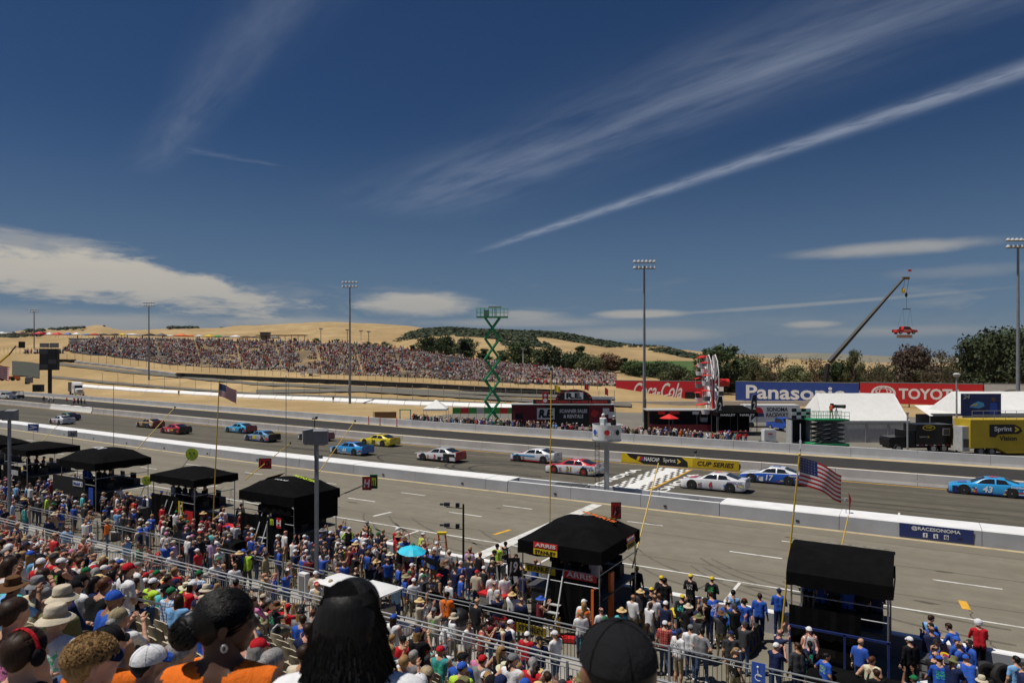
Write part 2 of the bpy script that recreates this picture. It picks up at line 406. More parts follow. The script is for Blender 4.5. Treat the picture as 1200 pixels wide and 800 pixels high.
# painted lines
def pline(name, L, o, wd, z, m, x0, x1):
    return kind(strip(name, L, L, o, o+wd, z, m, x0, x1), 'structure')
pline('lane_line', INW, -.75, .16, .014, M['road_yellow'], -200, XR)
pline('lane_line', INW, 2.1, .3, .014, M['white_paint'], -260, XR)
pline('strip_line', INW, 6.6, .55, .014, M['road_tan'], -260, XR)
pline('strip_line', FARW, -1.5, 1.5, .014, M['road_tan'], -260, XR)
pline('pit_box_line', NEARW, 5.35, .14, .012, M['road_white'], -120, XR)
pline('wall_foot_line', PITW, -.55, .4, .012, M['road_tan'], -200, XR)
def paint(name, pts, m, z=.016):
    b = MB(); b.add([(p[0], p[1], z) for p in pts], [tuple(range(len(pts)))], m); return kind(b.build(name), 'structure')
def dash(x0, x1, y, wd=.15, m=None, z=.012): paint('lane_dash', [(x0, y-wd/2), (x1, y-wd/2), (x1, y+wd/2), (x0, y+wd/2)], m or M['road_white'], z)
for k in range(14):                       # broken lines between the pit lanes
    x = 3.2-9.1*k
    dash(x-2.6, x, 36.6+YL(NEARW, x)-26.3)
for k in range(14):
    x = -4.2-9.1*k
    dash(x-2.3, x, 40.2+YL(PITW, x)-44.6)
for k in range(14):                       # stall dividers
    x = -6.9-9.2*k
    if abs(x+19.3) < 3: continue
    y0 = YL(NEARW, x)+.5
    paint('stall_line', [(x-.07, y0), (x+.07, y0), (x+.07, y0+4.9), (x-.07, y0+4.9)], M['road_white'], .012)
for k in range(9):
    x = -21.-9.2*k; y0 = YL(NEARW, x)+6.8
    paint('stall_mark', [(x-.1, y0), (x+.12, y0), (x+.35, y0+1.5), (x+.1, y0+1.5)], M['road_yellow'] if k % 2 == 0 else M['road_white'], .013)
paint('stall_mark', [(1.55, 33.0), (1.85, 33.0), (1.75, 34.1), (1.45, 34.1)], M['road_yellow'], .013)
paint('start_line', [(-19.75, 26.7), (-18.95, 26.7), (-18.8, 44.0), (-19.6, 44.0)], M['road_white'], .020)
# oil stains and tar seams along the pit road
stain = mat('stain', (.09, .08, .06), .9, .2)
for k in range(26):
    x = random.uniform(-60, 4); y = random.uniform(30, 42); a = random.uniform(.2, .7); b_ = random.uniform(.05, .16); n = 9
    paint('oil_stain', [(x+a*math.cos(2*math.pi*i/n)*random.uniform(.6, 1.2), y+b_*math.sin(2*math.pi*i/n)*random.uniform(.6, 1.2)) for i in range(n)], stain, .009)
for y in (33.6, 38.3, 42.6):
    b = MB(); x = -110.; yy = y
    while x < 20:
        x2 = x+1.1; y2 = y+random.uniform(-.05, .05)+(YL(PITW, x2)-44.6)*.8
        b.quad((x, yy-.02, .0085), (x2, y2-.02, .0085), (x2, y2+.02, .0085), (x, yy+.02, .0085), stain); x, yy = x2, y2
    kind(b.build('tar_seam'), 'structure')
b = MB(); x, y = 1.75, 33.0                # the crack that runs to the wall
while y > 28.2:
    x2, y2 = x+random.uniform(-.14, .17), y-.28; b.quad((x-.025, y, .0085), (x+.025, y, .0085), (x2+.025, y2, .0085), (x2-.025, y2, .0085), stain); x, y = x2, y2
kind(b.build('tar_seam'), 'structure')
TMARK = mat('tyre_mark', (.13, .118, .09), .9, .2, 2)
# start / finish checkers and the lettering painted across the track
SFX = -19.5
chk = MB(); cw = .25; ny = 16
y0 = 47.3
for i in range(12):
    for j in range(ny):
        if 4 <= i <= 7 or (i+j) % 2 == 0:
            xa = SFX-1.5+i*cw; ya = y0+j*.94
            chk.quad((xa, ya, .015), (xa+cw, ya, .015), (xa+cw, ya+.94, .015), (xa, ya+.94, .015), M['white_paint'])
kind(chk.build('finish_line_checkers'), 'structure')
paint('finish_line', [(SFX+1.52, 47.3), (SFX+1.70, 47.3), (SFX+1.70, 62.6), (SFX+1.52, 62.6)], M['road_yellow'], .018)
def ground_text(s, c, xd, yd, w_, h_, m=None):
    o = letter(s, m or M['white_paint'], None, (c[0], c[1], .012), xd, yd, w_, h_, .03, off=0.); o.name = 'track_lettering'; return kind(o, 'structure')
ground_text('SONOMA', (SFX-2.75, 54.9), (0, 1, 0), (-1, 0, 0), 10.6, .85)
ground_text('SONOMA', (SFX+2.55, 54.9), (0, 1, 0), (-1, 0, 0), 10.6, .85)
for k in range(7):                         # grid corner marks
    x = -9.5+8.4*k if k < 2 else 3.2-8.4*k; y = 50.5 if k % 2 else 58.5
    paint('grid_mark', [(x, y), (x+.12, y), (x+.12, y+1.3), (x, y+1.3)], M['road_white'], .013)
    paint('grid_mark', [(x+.12, y), (x+1.3, y), (x+1.3, y+.14), (x+.12, y+.14)], M['road_white'], .013)
skid = mat('skid', (.035, .033, .030), .9, .2)
for cx, cy, r0, a0, a1 in ((-33, 54, 3.5, 1.2, 4.6), (-31.5, 54.5, 5.2, 1.0, 4.4), (-30, 53.8, 4.1, 2.0, 5.2), (-40, 56, 6, 1.5, 4)):
    b = MB(); n = 22
    for i in range(n):
        t0, t1 = a0+(a1-a0)*i/n, a0+(a1-a0)*(i+1)/n
        f = lambda t, r: (cx+r*1.5*math.cos(t), cy+r*.8*math.sin(t), .0125)
        b.quad(f(t0, r0), f(t1, r0), f(t1, r0+.2), f(t0, r0+.2), skid)
    kind(b.build('skid_mark'), 'structure')
for k in range(14):
    y = random.uniform(50, 61); x = random.uniform(-70, -2); L_ = random.uniform(8, 26)
    paint('skid_mark', [(x, y), (x+L_, y+random.uniform(-.3, .3)), (x+L_, y+.16), (x, y+.2)], skid, .0115)
# ------------------------------------------------------------------ concrete barriers, cast in blocks
for k in range(22):                        # tyre marks where cars swing in and out of the stalls
    x = 2-3.4*k+random.uniform(-1, 1); y0 = YL(NEARW, x)+random.uniform(2.2, 3.6); L_ = random.uniform(5, 9); b = MB()
    for dy in (0, 1.6):
        pt = [(x-L_*q_/8, y0+dy+3.2*(q_/8)**2.2) for q_ in range(9)]
        for (xa, ya), (xb, yb) in zip(pt[:-1], pt[1:]): b.quad((xa, ya, .0105), (xb, yb, .0105), (xb, yb+.17, .0105), (xa, ya+.17, .0105), TMARK)
    kind(b.build('tyre_mark'), 'structure')
def barrier(name, label, L, x0, x1, seg, prof, mface, mtop, gaps=()):
    """prof: (offset across, height) polygon; one block per casting"""
    root = thing(name, label, 'barrier', ((x0+x1)/2, YL(L, (x0+x1)/2), 0))
    x = x0
    while x < x1-.1:
        xe = min(x+seg, x1)
        if not any(a <= (x+xe)/2 <= b_ for a, b_ in gaps):
            b = MB(); ya, yb = YL(L, x), YL(L, xe); dz = random.uniform(-.012, .012); dy = random.uniform(-.015, .015)
            n = len(prof); e = .012
            vs = [(x+e, ya+p[0]+dy, max(0, p[1]+(dz if p[1] > .1 else 0))) for p in prof]+[(xe-e, yb+p[0]+dy, max(0, p[1]+(dz if p[1] > .1 else 0))) for p in prof]
            for i in range(n):
                j = (i+1) % n; top = prof[i][1] > .7*max(p[1] for p in prof) and prof[j][1] > .7*max(p[1] for p in prof) and abs(prof[i][1]-prof[j][1]) < .1
                b.add(vs, [(i, n+i, n+j, j)], mtop if top else mface)
            b.add(vs, [tuple(range(n)), tuple(range(2*n-1, n-1, -1))], mface)
            o = b.build('barrier_block', root); o.matrix_parent_inverse = Matrix.Translation(-root.location)
        x = xe
    return root
barrier('pit_wall', 'wide white topped concrete wall between pit road and race track', PITW, -260, -27, 7, [(0, 0), (.06, .80), (.10, .86), (2.0, .86), (2.06, .80), (2.12, 0)], M['wall_face'], M['wall_top'])
barrier('pit_wall', 'wide white topped pit wall carrying the blue social media banner', PITW, -11, 48, 7, [(0, 0), (.06, .80), (.10, .86), (2.0, .86), (2.06, .80), (2.12, 0)], M['wall_face'], M['wall_top'])
# open stretch at the finish line: two thin walls with a sunken deck between
barrier('pit_wall', 'double thin concrete wall with sunken deck under the flag stand', PITW, -26.98, -11.02, 5.32, [(0, 0), (.06, .84), (.32, .84), (.36, 0)], M['wall_face'], M['wall_top'])
barrier('pit_wall', 'low concrete wall on the track side of the sunken deck', [(a, c+1.7) for a, c in PITW], -26.98, -11.02, 5.32, [(0, 0), (.06, .82), (.32, .82), (.36, 0)], M['wall_face'], M['wall_top'])
deck = MB(); deck.box((-19.0, 45.6, .2), (15.9, 1.30, .4), M['grey_light']); tag(deck.build('wall_deck'), 'grey concrete deck sunk between the two pit walls', 'deck')
barrier('track_wall', 'grey concrete wall between race track and dark drag strip', INW, -300, 48, 6, [(0, 0), (.10, .25), (.2, .92), (.42, .92), (.52, .25), (.6, 0)], M['wall_pink'], M['wall_top'])
barrier('far_wall', 'long pale concrete wall on the far side of the drag strip', FARW, -300, 48, 6, [(0, 0), (.10, .25), (.2, 1.0), (.42, 1.0), (.52, .25), (.6, 0)], M['wall_face'], M['wall_top'])
barrier('stall_wall', 'low white wall between pit stalls and crew area', NEARW, -110, 30, 4.6, [(0, 0), (.02, .74), (.05, .78), (.32, .78), (.35, .74), (.37, 0)], M['wall_face'], M['wall_top'])
# drain blocks standing on the pit road foot of the wall
for k in range(14):
    x = 2.-8.3*k; b = MB(); b.box((0, 0, .05), (.2, .05, .09), M['black']); o = b.build('drain_cover', None, loc=(x, YL(PITW, x)-.005, .22)); tag(o, 'small black drain box on the face of pit wall', 'drain', 'drain boxes along the pit wall')
# ------------------------------------------------------------------ hillside behind the paddock
HC = [  # pixel column, barrier (t, y), crowd foot (t, y), crowd top (t, y)
    (-500, 240, 451, 285, 412, 350, 392), (0, 222, 452, 265, 414, 330, 395), (75, 215, 454.5, 258, 412, 318, 396), (150, 205, 459, 245, 420, 305, 397), (200, 198, 462, 235, 428, 300, 398),
    (300, 178, 468, 225, 434, 290, 400), (400, 165, 472, 212, 440, 278, 403), (480, 155, 476, 203, 443, 265, 411), (540, 149, 478, 197, 446, 255, 420), (600, 143, 480, 190, 449, 245, 427),
    (660, 139, 482, 185, 451, 238, 434), (720, 135, 483, 180, 453, 232, 440), (800, 130, 485, 180, 464, 230, 452), (900, 128, 486, 180, 468, 230, 457), (1800, 128, 486, 180, 468, 230, 458)]
def hz_(t, y): return CAMH-(y-HOR)*t/F
def hcol(x):
    xs = [c[0] for c in HC]; x = min(max(x, xs[0]), xs[-1])
    return [float(np.interp(x, xs, [c[k] for c in HC])) for k in range(1, 7)]
def hill_z(x, t):
    tb, yb, tf, yf, tt, yt = hcol(x)
    st = [tb-40, tb-6, tb, tf, tt, tt+25, tt+120, 900]; zb = max(hz_(tb, yb), 0.02)
    zz = [-.6, -.25, zb, hz_(tf, yf), hz_(tt, yt), hz_(tt, yt)+.6, hz_(tt, yt)+1.5, hz_(tt, yt)+3]
    return float(np.interp(t, st, zz))
hb = MB(); cols = [-500+i*12 for i in range(193)]; ts = [90, 110, 125, 135, 142, 150, 158, 166, 174, 180, 186, 192, 198, 204, 210, 216, 222, 228, 235, 242, 250, 258, 266, 275, 285, 295, 305, 318, 335, 360, 420, 520, 700, 900]
vv = [DZ(x, t, hill_z(x, t)+(random.uniform(-.12, .12) if t > 140 and x < 820 else 0)) for x in cols for t in ts]; n = len(ts)
hb.add(vv, [(i*n+j, (i+1)*n+j, (i+1)*n+j+1, i*n+j+1) for i in range(len(cols)-1) for j in range(n-1)], hill_grass)
kind(hb.build('hillside', smooth=60), 'structure')
def TG(x, y):                                     # the point of the hillside seen at a pixel
    tb, yb, tf, yf, tt, yt = hcol(x); best = None
    for t in np.arange(tb-10, tt+1, .5):
        z = hill_z(x, t); yy = HOR+(CAMH-z)*F/t
        if yy <= y: return DZ(x, t, z)
    return DZ(x, tt, hill_z(x, tt))
def hill_strip(name, line, wpx, m, lift=.25):
    b = MB(); up = []; dn = []
    for x, y in line: up.append(TG(x, y)); dn.append(TG(x, y+wpx))
    for i in range(len(line)-1):
        b.quad(dn[i]+Vector((0, 0, lift)), dn[i+1]+Vector((0, 0, lift)), up[i+1]+Vector((0, 0, lift)), up[i]+Vector((0, 0, lift)), m)
    return kind(b.build(name), 'structure')
def pl(pts, n=40):
    xs = np.linspace(pts[0][0], pts[-1][0], n); return [(float(x), float(np.interp(x, [p[0] for p in pts], [p[1] for p in pts]))) for x in xs]
hill_strip('esses_track', pl([(60, 424.5), (100, 429), (150, 435), (210, 440), (300, 449), (420, 453.5), (600, 462), (720, 466)]), 3.2, asphalt_far)
hill_strip('infield_road', pl([(60, 441), (120, 447), (200, 454), (300, 461), (420, 466), (600, 474)]), 2.6, asphalt_far)
hill_strip('access_ramp', pl([(14, 424), (30, 425), (46, 427)], 8), 17, mat('ramp_cover', (.045, .046, .034), .9, .15, .5), .35)
hill_strip('infield_track', pl([(300, 458), (420, 456), (520, 462), (640, 470), (740, 474)]), 4, asphalt_far, .32)
# white barrier along the hill foot, top shaped sloping to catch the sun
wb = thing('white_barrier', 'long white wall at the foot of the dry hillside', 'barrier', TG(300, 468))
line = pl([(95, 454.5), (150, 459), (200, 462), (300, 468), (400, 472), (480, 476), (600, 480), (720, 483)], 34)
pts = [TG(x, y-.3) for x, y in line]
for a, c in zip(pts[:-1], pts[1:]):
    b = MB(); d = (c-a).normalized(); nn = Vector((-d.y, d.x, 0))*.15; a2, c2 = a+d*.06, c-d*.06
    aw = Vector((FX, FY, 0))*1.3; h = Vector((0, 0, .35)); h2 = aw+Vector((0, 0, 1.05)); lo_ = Vector((0, 0, -.4))
    b.add([a2-nn+lo_, c2-nn+lo_, c2+aw+lo_, a2+aw+lo_, a2-nn+h, c2-nn+h, c2+h2, a2+h2], [(0, 1, 5, 4), (1, 2, 6, 5), (2, 3, 7, 6), (3, 0, 4, 7), (4, 5, 6, 7)], M['white_cloth'])
    o = b.build('panel', wb); o.matrix_parent_inverse = Matrix.Translation(-wb.location)
def tyre_wall(label, pts_, h, m):
    root = thing('tyre_wall', label, 'tyre wall', TG(*pts_[0])); P_ = [TG(x, y) for x, y in pl(pts_, 30)]
    for a, c in zip(P_[:-1], P_[1:]):
        b = MB(); d = (c-a).normalized(); nn = Vector((-d.y, d.x, 0))*.5; H = Vector((0, 0, h)); lo_ = Vector((0, 0, -.5)); a2, c2 = a+d*.05, c-d*.05
        b.add([a2-nn+lo_, c2-nn+lo_, c2+nn+lo_, a2+nn+lo_, a2-nn+H, c2-nn+H, c2+nn+H, a2+nn+H], [(0, 1, 5, 4), (1, 2, 6, 5), (2, 3, 7, 6), (3, 0, 4, 7), (4, 5, 6, 7)], m)
        o = b.build('tyre_stack', root); o.matrix_parent_inverse = Matrix.Translation(-root.location)
tyre_wall('long black tyre wall curving across the hillside below the crowd', [(208, 441.5), (300, 446), (420, 451), (520, 456), (600, 460.5), (670, 463)], 1.25, M['tyre_wall'])
tyre_wall('short black tyre wall below the left end of hill crowd', [(70, 424), (88, 424.5)], .9, M['tyre_wall'])
tyre_wall('grey guard rail joining the tyre walls on the hillside', [(89, 425), (130, 430), (207, 440)], .7, M['grey_light'])
def hill_fence(label, pts_, n, h, rail=True):
    root = thing('wire_fence', label, 'fence', TG(*pts_[0])); P_ = [TG(x, y) for x, y in pl(pts_, n)]; off = Matrix.Translation(-root.location)
    for p in P_:
        b = MB(); b.tube(p-Vector((0, 0, .3)), p+Vector((0, 0, h)), .055, M['brown'] if rail else M['galv'], 5)
        if not rail: b.tube(p+Vector((0, 0, h)), p+Vector((.25, -.5, h+.5)), .05, M['galv'], 5)
        o = b.build('post', root); o.matrix_parent_inverse = off
    b = MB()
    for a, c in zip(P_[:-1], P_[1:]):
        for k in (.35, .65, .98): b.tube(a+Vector((0, 0, h*k)), c+Vector((0, 0, h*k)), .016, M['galv'], 3, cap=False)
    o = b.build('wire', root); o.matrix_parent_inverse = off
hill_fence('wire fence on brown posts under the hill crowd', [(60, 421.5), (140, 427), (200, 433), (300, 440), (420, 445), (600, 453), (700, 456)], 70, 2.6)
hill_fence('tall debris fence with bent galvanised posts along the infield', [(120, 451), (200, 457), (300, 464), (420, 470), (600, 478), (720, 481)], 34, 3.6, False)
hill_fence('low wire fence on the open slope beside the ridge', [(0, 413), (30, 413.5), (70, 414)], 16, 2.0)
# ------------------------------------------------------------------ hills
def ridge(name, cols_, t0, t1, t2, zb, m, namp, nscale, nx=240, nr=34):
    from mathutils import noise as mn
    b = MB(); x0, x1 = cols_[0][0], cols_[-1][0]; vs = []
    for i in range(nx):
        x = x0+(x1-x0)*i/(nx-1); y = float(np.interp(x, [c[0] for c in cols_], [c[1] for c in cols_])); zt = CAMH+(HOR-y)*t1/F
        for j in range(nr):
            s = j/(nr-1)
            if s < .8: t = t0+(t1-t0)*s/.8; k = s/.8; k = k*k*(3-2*k)*.55+k*.45
            else: t = t1+(t2-t1)*(s-.8)/.2; k = 1-(s-.8)/.2
            p = DZ(x, t, 0); nz = mn.fractal(Vector((p.x*nscale, p.y*nscale, 3.1)), .8, 2.1, 5)
            ed = min(1, max(0, min(i, nx-1-i)/6))
            p.z = zb+(zt-zb)*k+nz*namp*(t/t1)*min(1, s*4)*(.35 if s > .7 and s < .83 else 1); vs.append(p)
    b.add(vs, [(i*nr+j, (i+1)*nr+j, (i+1)*nr+j+1, i*nr+j+1) for i in range(nx-1) for j in range(nr-1)], m)
    o = kind(b.build(name, smooth=80), 'structure'); o['kind'] = 'structure'; return o
GOLD = [(-900, 400), (-300, 386), (-60, 392), (0, 392), (30, 388), (70, 386), (98, 384), (115, 380.5), (128, 384), (140, 387), (170, 386), (200, 384), (260, 384.5), (300, 383), (340, 380), (385, 378), (430, 379.5), (480, 381), (510, 386), (560, 393), (650, 400), (800, 412), (900, 420), (1000, 424)]
ridge('golden_hills', GOLD, 520, 1500, 2100, 5, hill_grass, 9, .004)
OAKH = [(420, 404), (455, 399), (480, 391), (500, 387), (525, 385.5), (560, 387.5), (600, 389), (650, 391), (680, 395.5), (700, 400), (740, 406), (780, 408.5), (805, 415), (830, 420), (880, 425)]
ridge('oak_hill', OAKH, 480, 1150, 1500, 3, hill_grass, 7, .005)
FARH = [(-250, 416), (500, 418), (700, 411), (800, 413), (880, 415), (950, 413), (1010, 416), (1080, 419), (1200, 420), (1450, 414)]
ridge('distant_hills', FARH, 4500, 7500, 9500, 0, far_hill, 18, .0012)
MEAD = ground_mat('vineyard', (.06, .115, .03), (.085, .14, .04), (.10, .13, .05), .02, .1, .8, .95, .4)
def meadow(name, x0, x1, ya, yb, t0, t1, m):
    b = MB(); vs = []
    for i in range(12):
        for j in range(4): 
            x = x0+(x1-x0)*i/11; t = t0+(t1-t0)*j/3; y = ya+(yb-ya)*j/3; vs.append(W(x, y, t))
    b.add(vs, [(i*4+j, (i+1)*4+j, (i+1)*4+j+1, i*4+j+1) for i in range(11) for j in range(3)], m); return kind(b.build(name, smooth=60), 'structure')
meadow('vineyard', 716, 815, 437, 422.8, 360, 420, MEAD)
meadow('dry_meadow', 860, 1200, 448, 431, 300, 470, hill_grass)
meadow('vineyard', 1040, 1220, 436, 429.5, 430, 600, MEAD)
# ------------------------------------------------------------------ people: implicit bodies meshed with surface nets
def surface_net(sdf, lo, hi, h):
    lo = np.array(lo, float); n = np.ceil((np.array(hi)-lo)/h).astype(int)+1
    ax = [lo[i]+h*np.arange(n[i]) for i in range(3)]
    X, Y, Z = np.meshgrid(*ax, indexing='ij'); Fv = sdf(np.stack([X.ravel(), Y.ravel(), Z.ravel()], 1)).reshape(n)
    ins = Fv < 0; c = n-1
    acc = np.zeros((*c, 3)); cnt = np.zeros(c)
    offs = [(0, 0, 0), (1, 0, 0), (0, 1, 0), (1, 1, 0), (0, 0, 1), (1, 0, 1), (0, 1, 1), (1, 1, 1)]
    sl = lambda o: tuple(slice(o[i], o[i]+c[i]) for i in range(3))
    for a in range(8):
        for b in range(a+1, 8):
            oa, ob = np.array(offs[a]), np.array(offs[b])
            if np.abs(oa-ob).sum() != 1: continue
            fa, fb = Fv[sl(oa)], Fv[sl(ob)]; cr = (fa < 0) != (fb < 0)
            t = np.where(cr, fa/np.where(cr, fa-fb, 1), 0)
            for k in range(3): acc[..., k] += np.where(cr, oa[k]+t*(ob[k]-oa[k]), 0)
            cnt += cr
    act = cnt > 0; idx = -np.ones(c, int); idx[act] = np.arange(act.sum())
    ijk = np.argwhere(act); V = lo+h*(ijk+acc[act]/cnt[act][:, None])
    quads = []
    for k in range(3):
        u, v = (k+1) % 3, (k+2) % 3
        A = [slice(1, c[i]) for i in range(3)]; A[k] = slice(0, c[k])
        B = list(A); B[k] = slice(1, c[k]+1)
        fa, fb = ins[tuple(A)], ins[tuple(B)]
        for flip, e in ((False, fa & ~fb), (True, ~fa & fb)):
            p = np.argwhere(e)
            if not len(p): continue
            p = p+np.array([A[i].start for i in range(3)])
            def at(du, dv):
                r = p.copy(); r[:, u] -= du; r[:, v] -= dv; return idx[r[:, 0], r[:, 1], r[:, 2]]
            q_ = np.stack([at(1, 1), at(0, 1), at(0, 0), at(1, 0)], 1)
            quads.append(q_[:, ::-1] if flip else q_)
    return V, np.concatenate(quads) if quads else np.zeros((0, 4), int)
def d_cap(P_, a, b, ra, rb):
    a, b = np.array(a, float), np.array(b, float); ab = b-a; L = max(ab @ ab, 1e-9)
    t = np.clip((P_-a) @ ab/L, 0, 1); return np.linalg.norm(P_-a-t[:, None]*ab, axis=1)-(ra+(rb-ra)*t)
def d_ell(P_, c, r):
    r = np.array(r, float); q_ = (P_-np.array(c))/r; k = np.linalg.norm(q_, axis=1); return (k-1)*r.min()
def prims_d(P_, pr):
    return [d_cap(P_, *p[1:5]) if p[0] == 'c' else d_ell(P_, p[1], p[2]) for p in pr]
def smin(ds, k):
    d = ds[0]
    for e in ds[1:]:
        h_ = np.clip(.5+.5*(e-d)/k, 0, 1); d = e*(1-h_)+d*h_-k*h_*(1-h_)
    return d
# material slots of a body
SHIRT, SLEEVE, FORE, THIGH, SHIN, SHOE, SKIN, EYE, LIP = range(9)
def rot2(p, c, yaw, pitch):
    v = Vector(p)-Vector(c); v = Matrix.Rotation(pitch, 3, 'X') @ v; v = Matrix.Rotation(yaw, 3, 'Z') @ v; return v+Vector(c)
def net_prims(pr, h, k):
    lo = np.min([np.minimum(np.array(p[1])-p[3], np.array(p[2])-p[4]) if p[0] == 'c' else np.array(p[1])-np.array(p[2]) for p in pr], 0)-2*h
    hi = np.max([np.maximum(np.array(p[1])+p[3], np.array(p[2])+p[4]) if p[0] == 'c' else np.array(p[1])+np.array(p[2]) for p in pr], 0)+2*h
    return surface_net(lambda P_: smin(prims_d(P_, pr), k), lo, hi, h)
class Acc:
    def __init__(s): s.v = []; s.f = []; s.m = []
    def net(s, pr, tags, h, k):
        V, Q = net_prims(pr, h, k); C_ = V[Q].mean(1); D_ = np.stack(prims_d(C_, pr), 1); t = np.array(tags)[D_.argmin(1)]
        o = len(s.v); s.v += [tuple(v) for v in V]; s.f += [tuple(int(i)+o for i in q_) for q_ in Q]; s.m += [int(x) for x in t]
    def mb(s, b, slot):
        o = len(s.v); s.v += b.v; s.f += [tuple(i+o for i in f) for f in b.f]; s.m += [slot]*len(b.f)
def hand(acc, wr, el, up, side, curl=.5):
    """palm, four unequal fingers with a knuckle bend, thumb on the side of the palm"""
    wr, el = Vector(wr), Vector(el); d = (wr-el).normalized(); up = Vector(up); n = (up-d*up.dot(d)).normalized(); s_ = d.cross(n)*side
    b = MB(); m = None
    b.tube(wr-d*.02, wr+d*.045, .027, m, 6, .036); b.tube(wr+d*.045, wr+d*.085, .036, m, 6, .032)
    for i, L_ in enumerate((.062, .072, .068, .052)):
        o = wr+d*.08+s_*(.027-.018*i); k = o+d*L_*.5-n*L_*.12*curl*2; e = k+(d*(1-curl)-n*curl).normalized()*L_*.5
        b.tube(o, k, .0095, m, 5, .0088); b.tube(k, e, .0088, m, 5, .0065)
    o = wr+d*.02+s_*.028; k = o+(d*.6+s_*.8).normalized()*.038; e = k+(d*.9+s_*.2-n*curl*.5).normalized()*.032
    b.tube(o, k, .012, m, 5, .0105); b.tube(k, e, .0105, m, 5, .0075); acc.mb(b, SKIN)
def pose(kind_='sit', lean=0., twist=0., arms=('lap', 'lap'), yaw=0., pitch=0., fat=1., legs=0., h=.026, hh=.0135, fine=True):
    """returns mesh, head centre, yaw, pitch"""
    acc = Acc(); sit = kind_ == 'sit'; zb = .50 if sit else .93
    ly = lean
    pel = (0, 0, zb); ch = (0, ly*.8, zb+.40); nk = (0, ly*1.05+.015, zb+.545); hc = Vector((0, ly*1.25+.045, zb+.675))
    f = fat; pr = []; tg = []
    def c(a, b, ra, rb, t): pr.append(('c', tuple(a), tuple(b), ra, rb)); tg.append(t)
    for s_ in (-1, 1):
        c((s_*.065*f, -.01, zb+.03), (s_*.06*f, ly*.4, zb+.22), .115*f, .108*f, THIGH if 0 else SHIRT)
        c((s_*.06*f, ly*.4, zb+.22), (s_*.085, ly*.85, zb+.43), .108*f, .108, SHIRT)
        c((s_*.05, ly*.95, zb+.49), (s_*.165, ly*.95, zb+.475), .07, .058, SHIRT)
    if f > 1.08: c((0, .07+ly*.3, zb+.14), (0, .06+ly*.4, zb+.26), .14, .12, SHIRT)
    c((0, ly*.95, zb+.50), nk, .062, .052, SKIN); c(nk, hc-Vector((0, .02, .04)), .052, .05, SKIN)
    c((0, 0, zb), (0, 0, zb+.02), .12*f, .12*f, THIGH)
    for s_, A in zip((-1, 1), arms):
        sh = Vector((s_*.19*(.5+.5*f), ly*.95, zb+.465))
        E, Wr, up = {
            'lap': ((s_*.25, ly+.02, zb+.19), (s_*.12, ly*.4+.26, zb+.13), (0, 0, 1)),
            'knee': ((s_*.25, ly*.8+.14, zb+.20), (s_*.15, .42+ly*.2, zb+.10), (0, 0, 1)),
            'down': ((s_*.25, ly*.6-.03, zb+.19), (s_*.27, ly*.4+.07, zb-.06), (s_, 0, 0)),
            'phone': ((s_*.22, ly+.20, zb+.28), (s_*.09, ly+.34, zb+.53), (0, -1, 0)),
            'high': ((s_*.20, ly+.22, zb+.52), (s_*.13, ly+.26, zb+.80), (0, -1, 0)),
            'raise': ((s_*.26, ly+.08, zb+.66), (s_*.24, ly+.12, zb+.93), (0, -1, 0)),
            'shade': ((s_*.33, ly+.14, zb+.48), (s_*.12, ly+.19, zb+.69), (0, 0, 1)),
            'chin': ((s_*.20, ly+.26, zb+.22), (s_*.06, ly+.19, zb+.50), (0, -1, 0)),
            'hip': ((s_*.36, ly-.08, zb+.24), (s_*.19, ly+.06, zb+.10), (s_, 0, 0)),
            'fold': ((s_*.25, ly+.03, zb+.20), (-s_*.05, ly+.19, zb+.24), (0, 0, 1)),
            'front': ((s_*.24, ly+.10, zb+.20), (s_*.13, ly+.33, zb+.22), (0, 0, 1)),
        }[A]
        E, Wr = Vector(E), Vector(Wr); c(sh, sh+(E-sh)*.62, .056, .050, SHIRT if 0 else SLEEVE); c(sh+(E-sh)*.6, E, .044, .041, FORE); c(E, Wr, .041, .029, FORE if True else SKIN)
        hand(acc, Wr, E, up, s_, .65 if A in ('phone', 'chin', 'front') else .3)
    for s_ in (-1, 1):
        hp = Vector((s_*.095, 0, zb-.02))
        if sit: kn = Vector((s_*(.12+.05*legs), .43, zb+.0+.0)); an = Vector((s_*(.12+.03*legs), .40+.05*legs, .085))
        elif kind_ == 'kneel': kn = Vector((s_*.14, .28, .40 if s_ > 0 else .09)); an = Vector((s_*.14, .22 if s_ > 0 else -.25, .085))
        else: kn = Vector((s_*(.10+.03*legs), .03+.10*legs*s_, .49)); an = Vector((s_*(.11+.04*legs), -.02+.18*legs*s_, .085))
        c(hp, kn, .090*(.6+.4*f), .062, THIGH); c(kn, kn+(an-kn)*.45, .056, .054, SHIN); c(kn+(an-kn)*.45, an, .054, .040, SHIN)
        c(an-Vector((0, .03, .035)), an+Vector((0, .16, -.045)), .044, .036, SHOE)
    n0 = len(acc.f); acc.net(pr, tg, h, .035)
    for i_, f_ in enumerate(acc.f):                   # round neckline
        if i_ >= n0 and acc.m[i_] in (SHIRT, SKIN):
            q_ = np.mean([acc.v[j] for j in f_], 0)
            if abs(q_[0]) < .17 and q_[2] > zb+.2: acc.m[i_] = SKIN if (q_[0]**2+(q_[1]-ly*.95-.01)**2 < .0078 and q_[2] > zb+.505) else SHIRT
    # head
    pr = []; tg = []
    T_ = lambda p: tuple(rot2(hc+Vector(p), hc, yaw, pitch))
    def e(p, r, t): pr.append(('c', T_(p), T_((p[0], p[1]+1e-4, p[2])), r, r)); tg.append(t)
    def c2(a, b, ra, rb, t): pr.append(('c', T_(a), T_(b), ra, rb)); tg.append(t)
    c2((0, -.028, .030), (0, .022, .034), .080, .077, SKIN); c2((0, .03, -.03), (0, .045, -.075), .058, .040, SKIN)
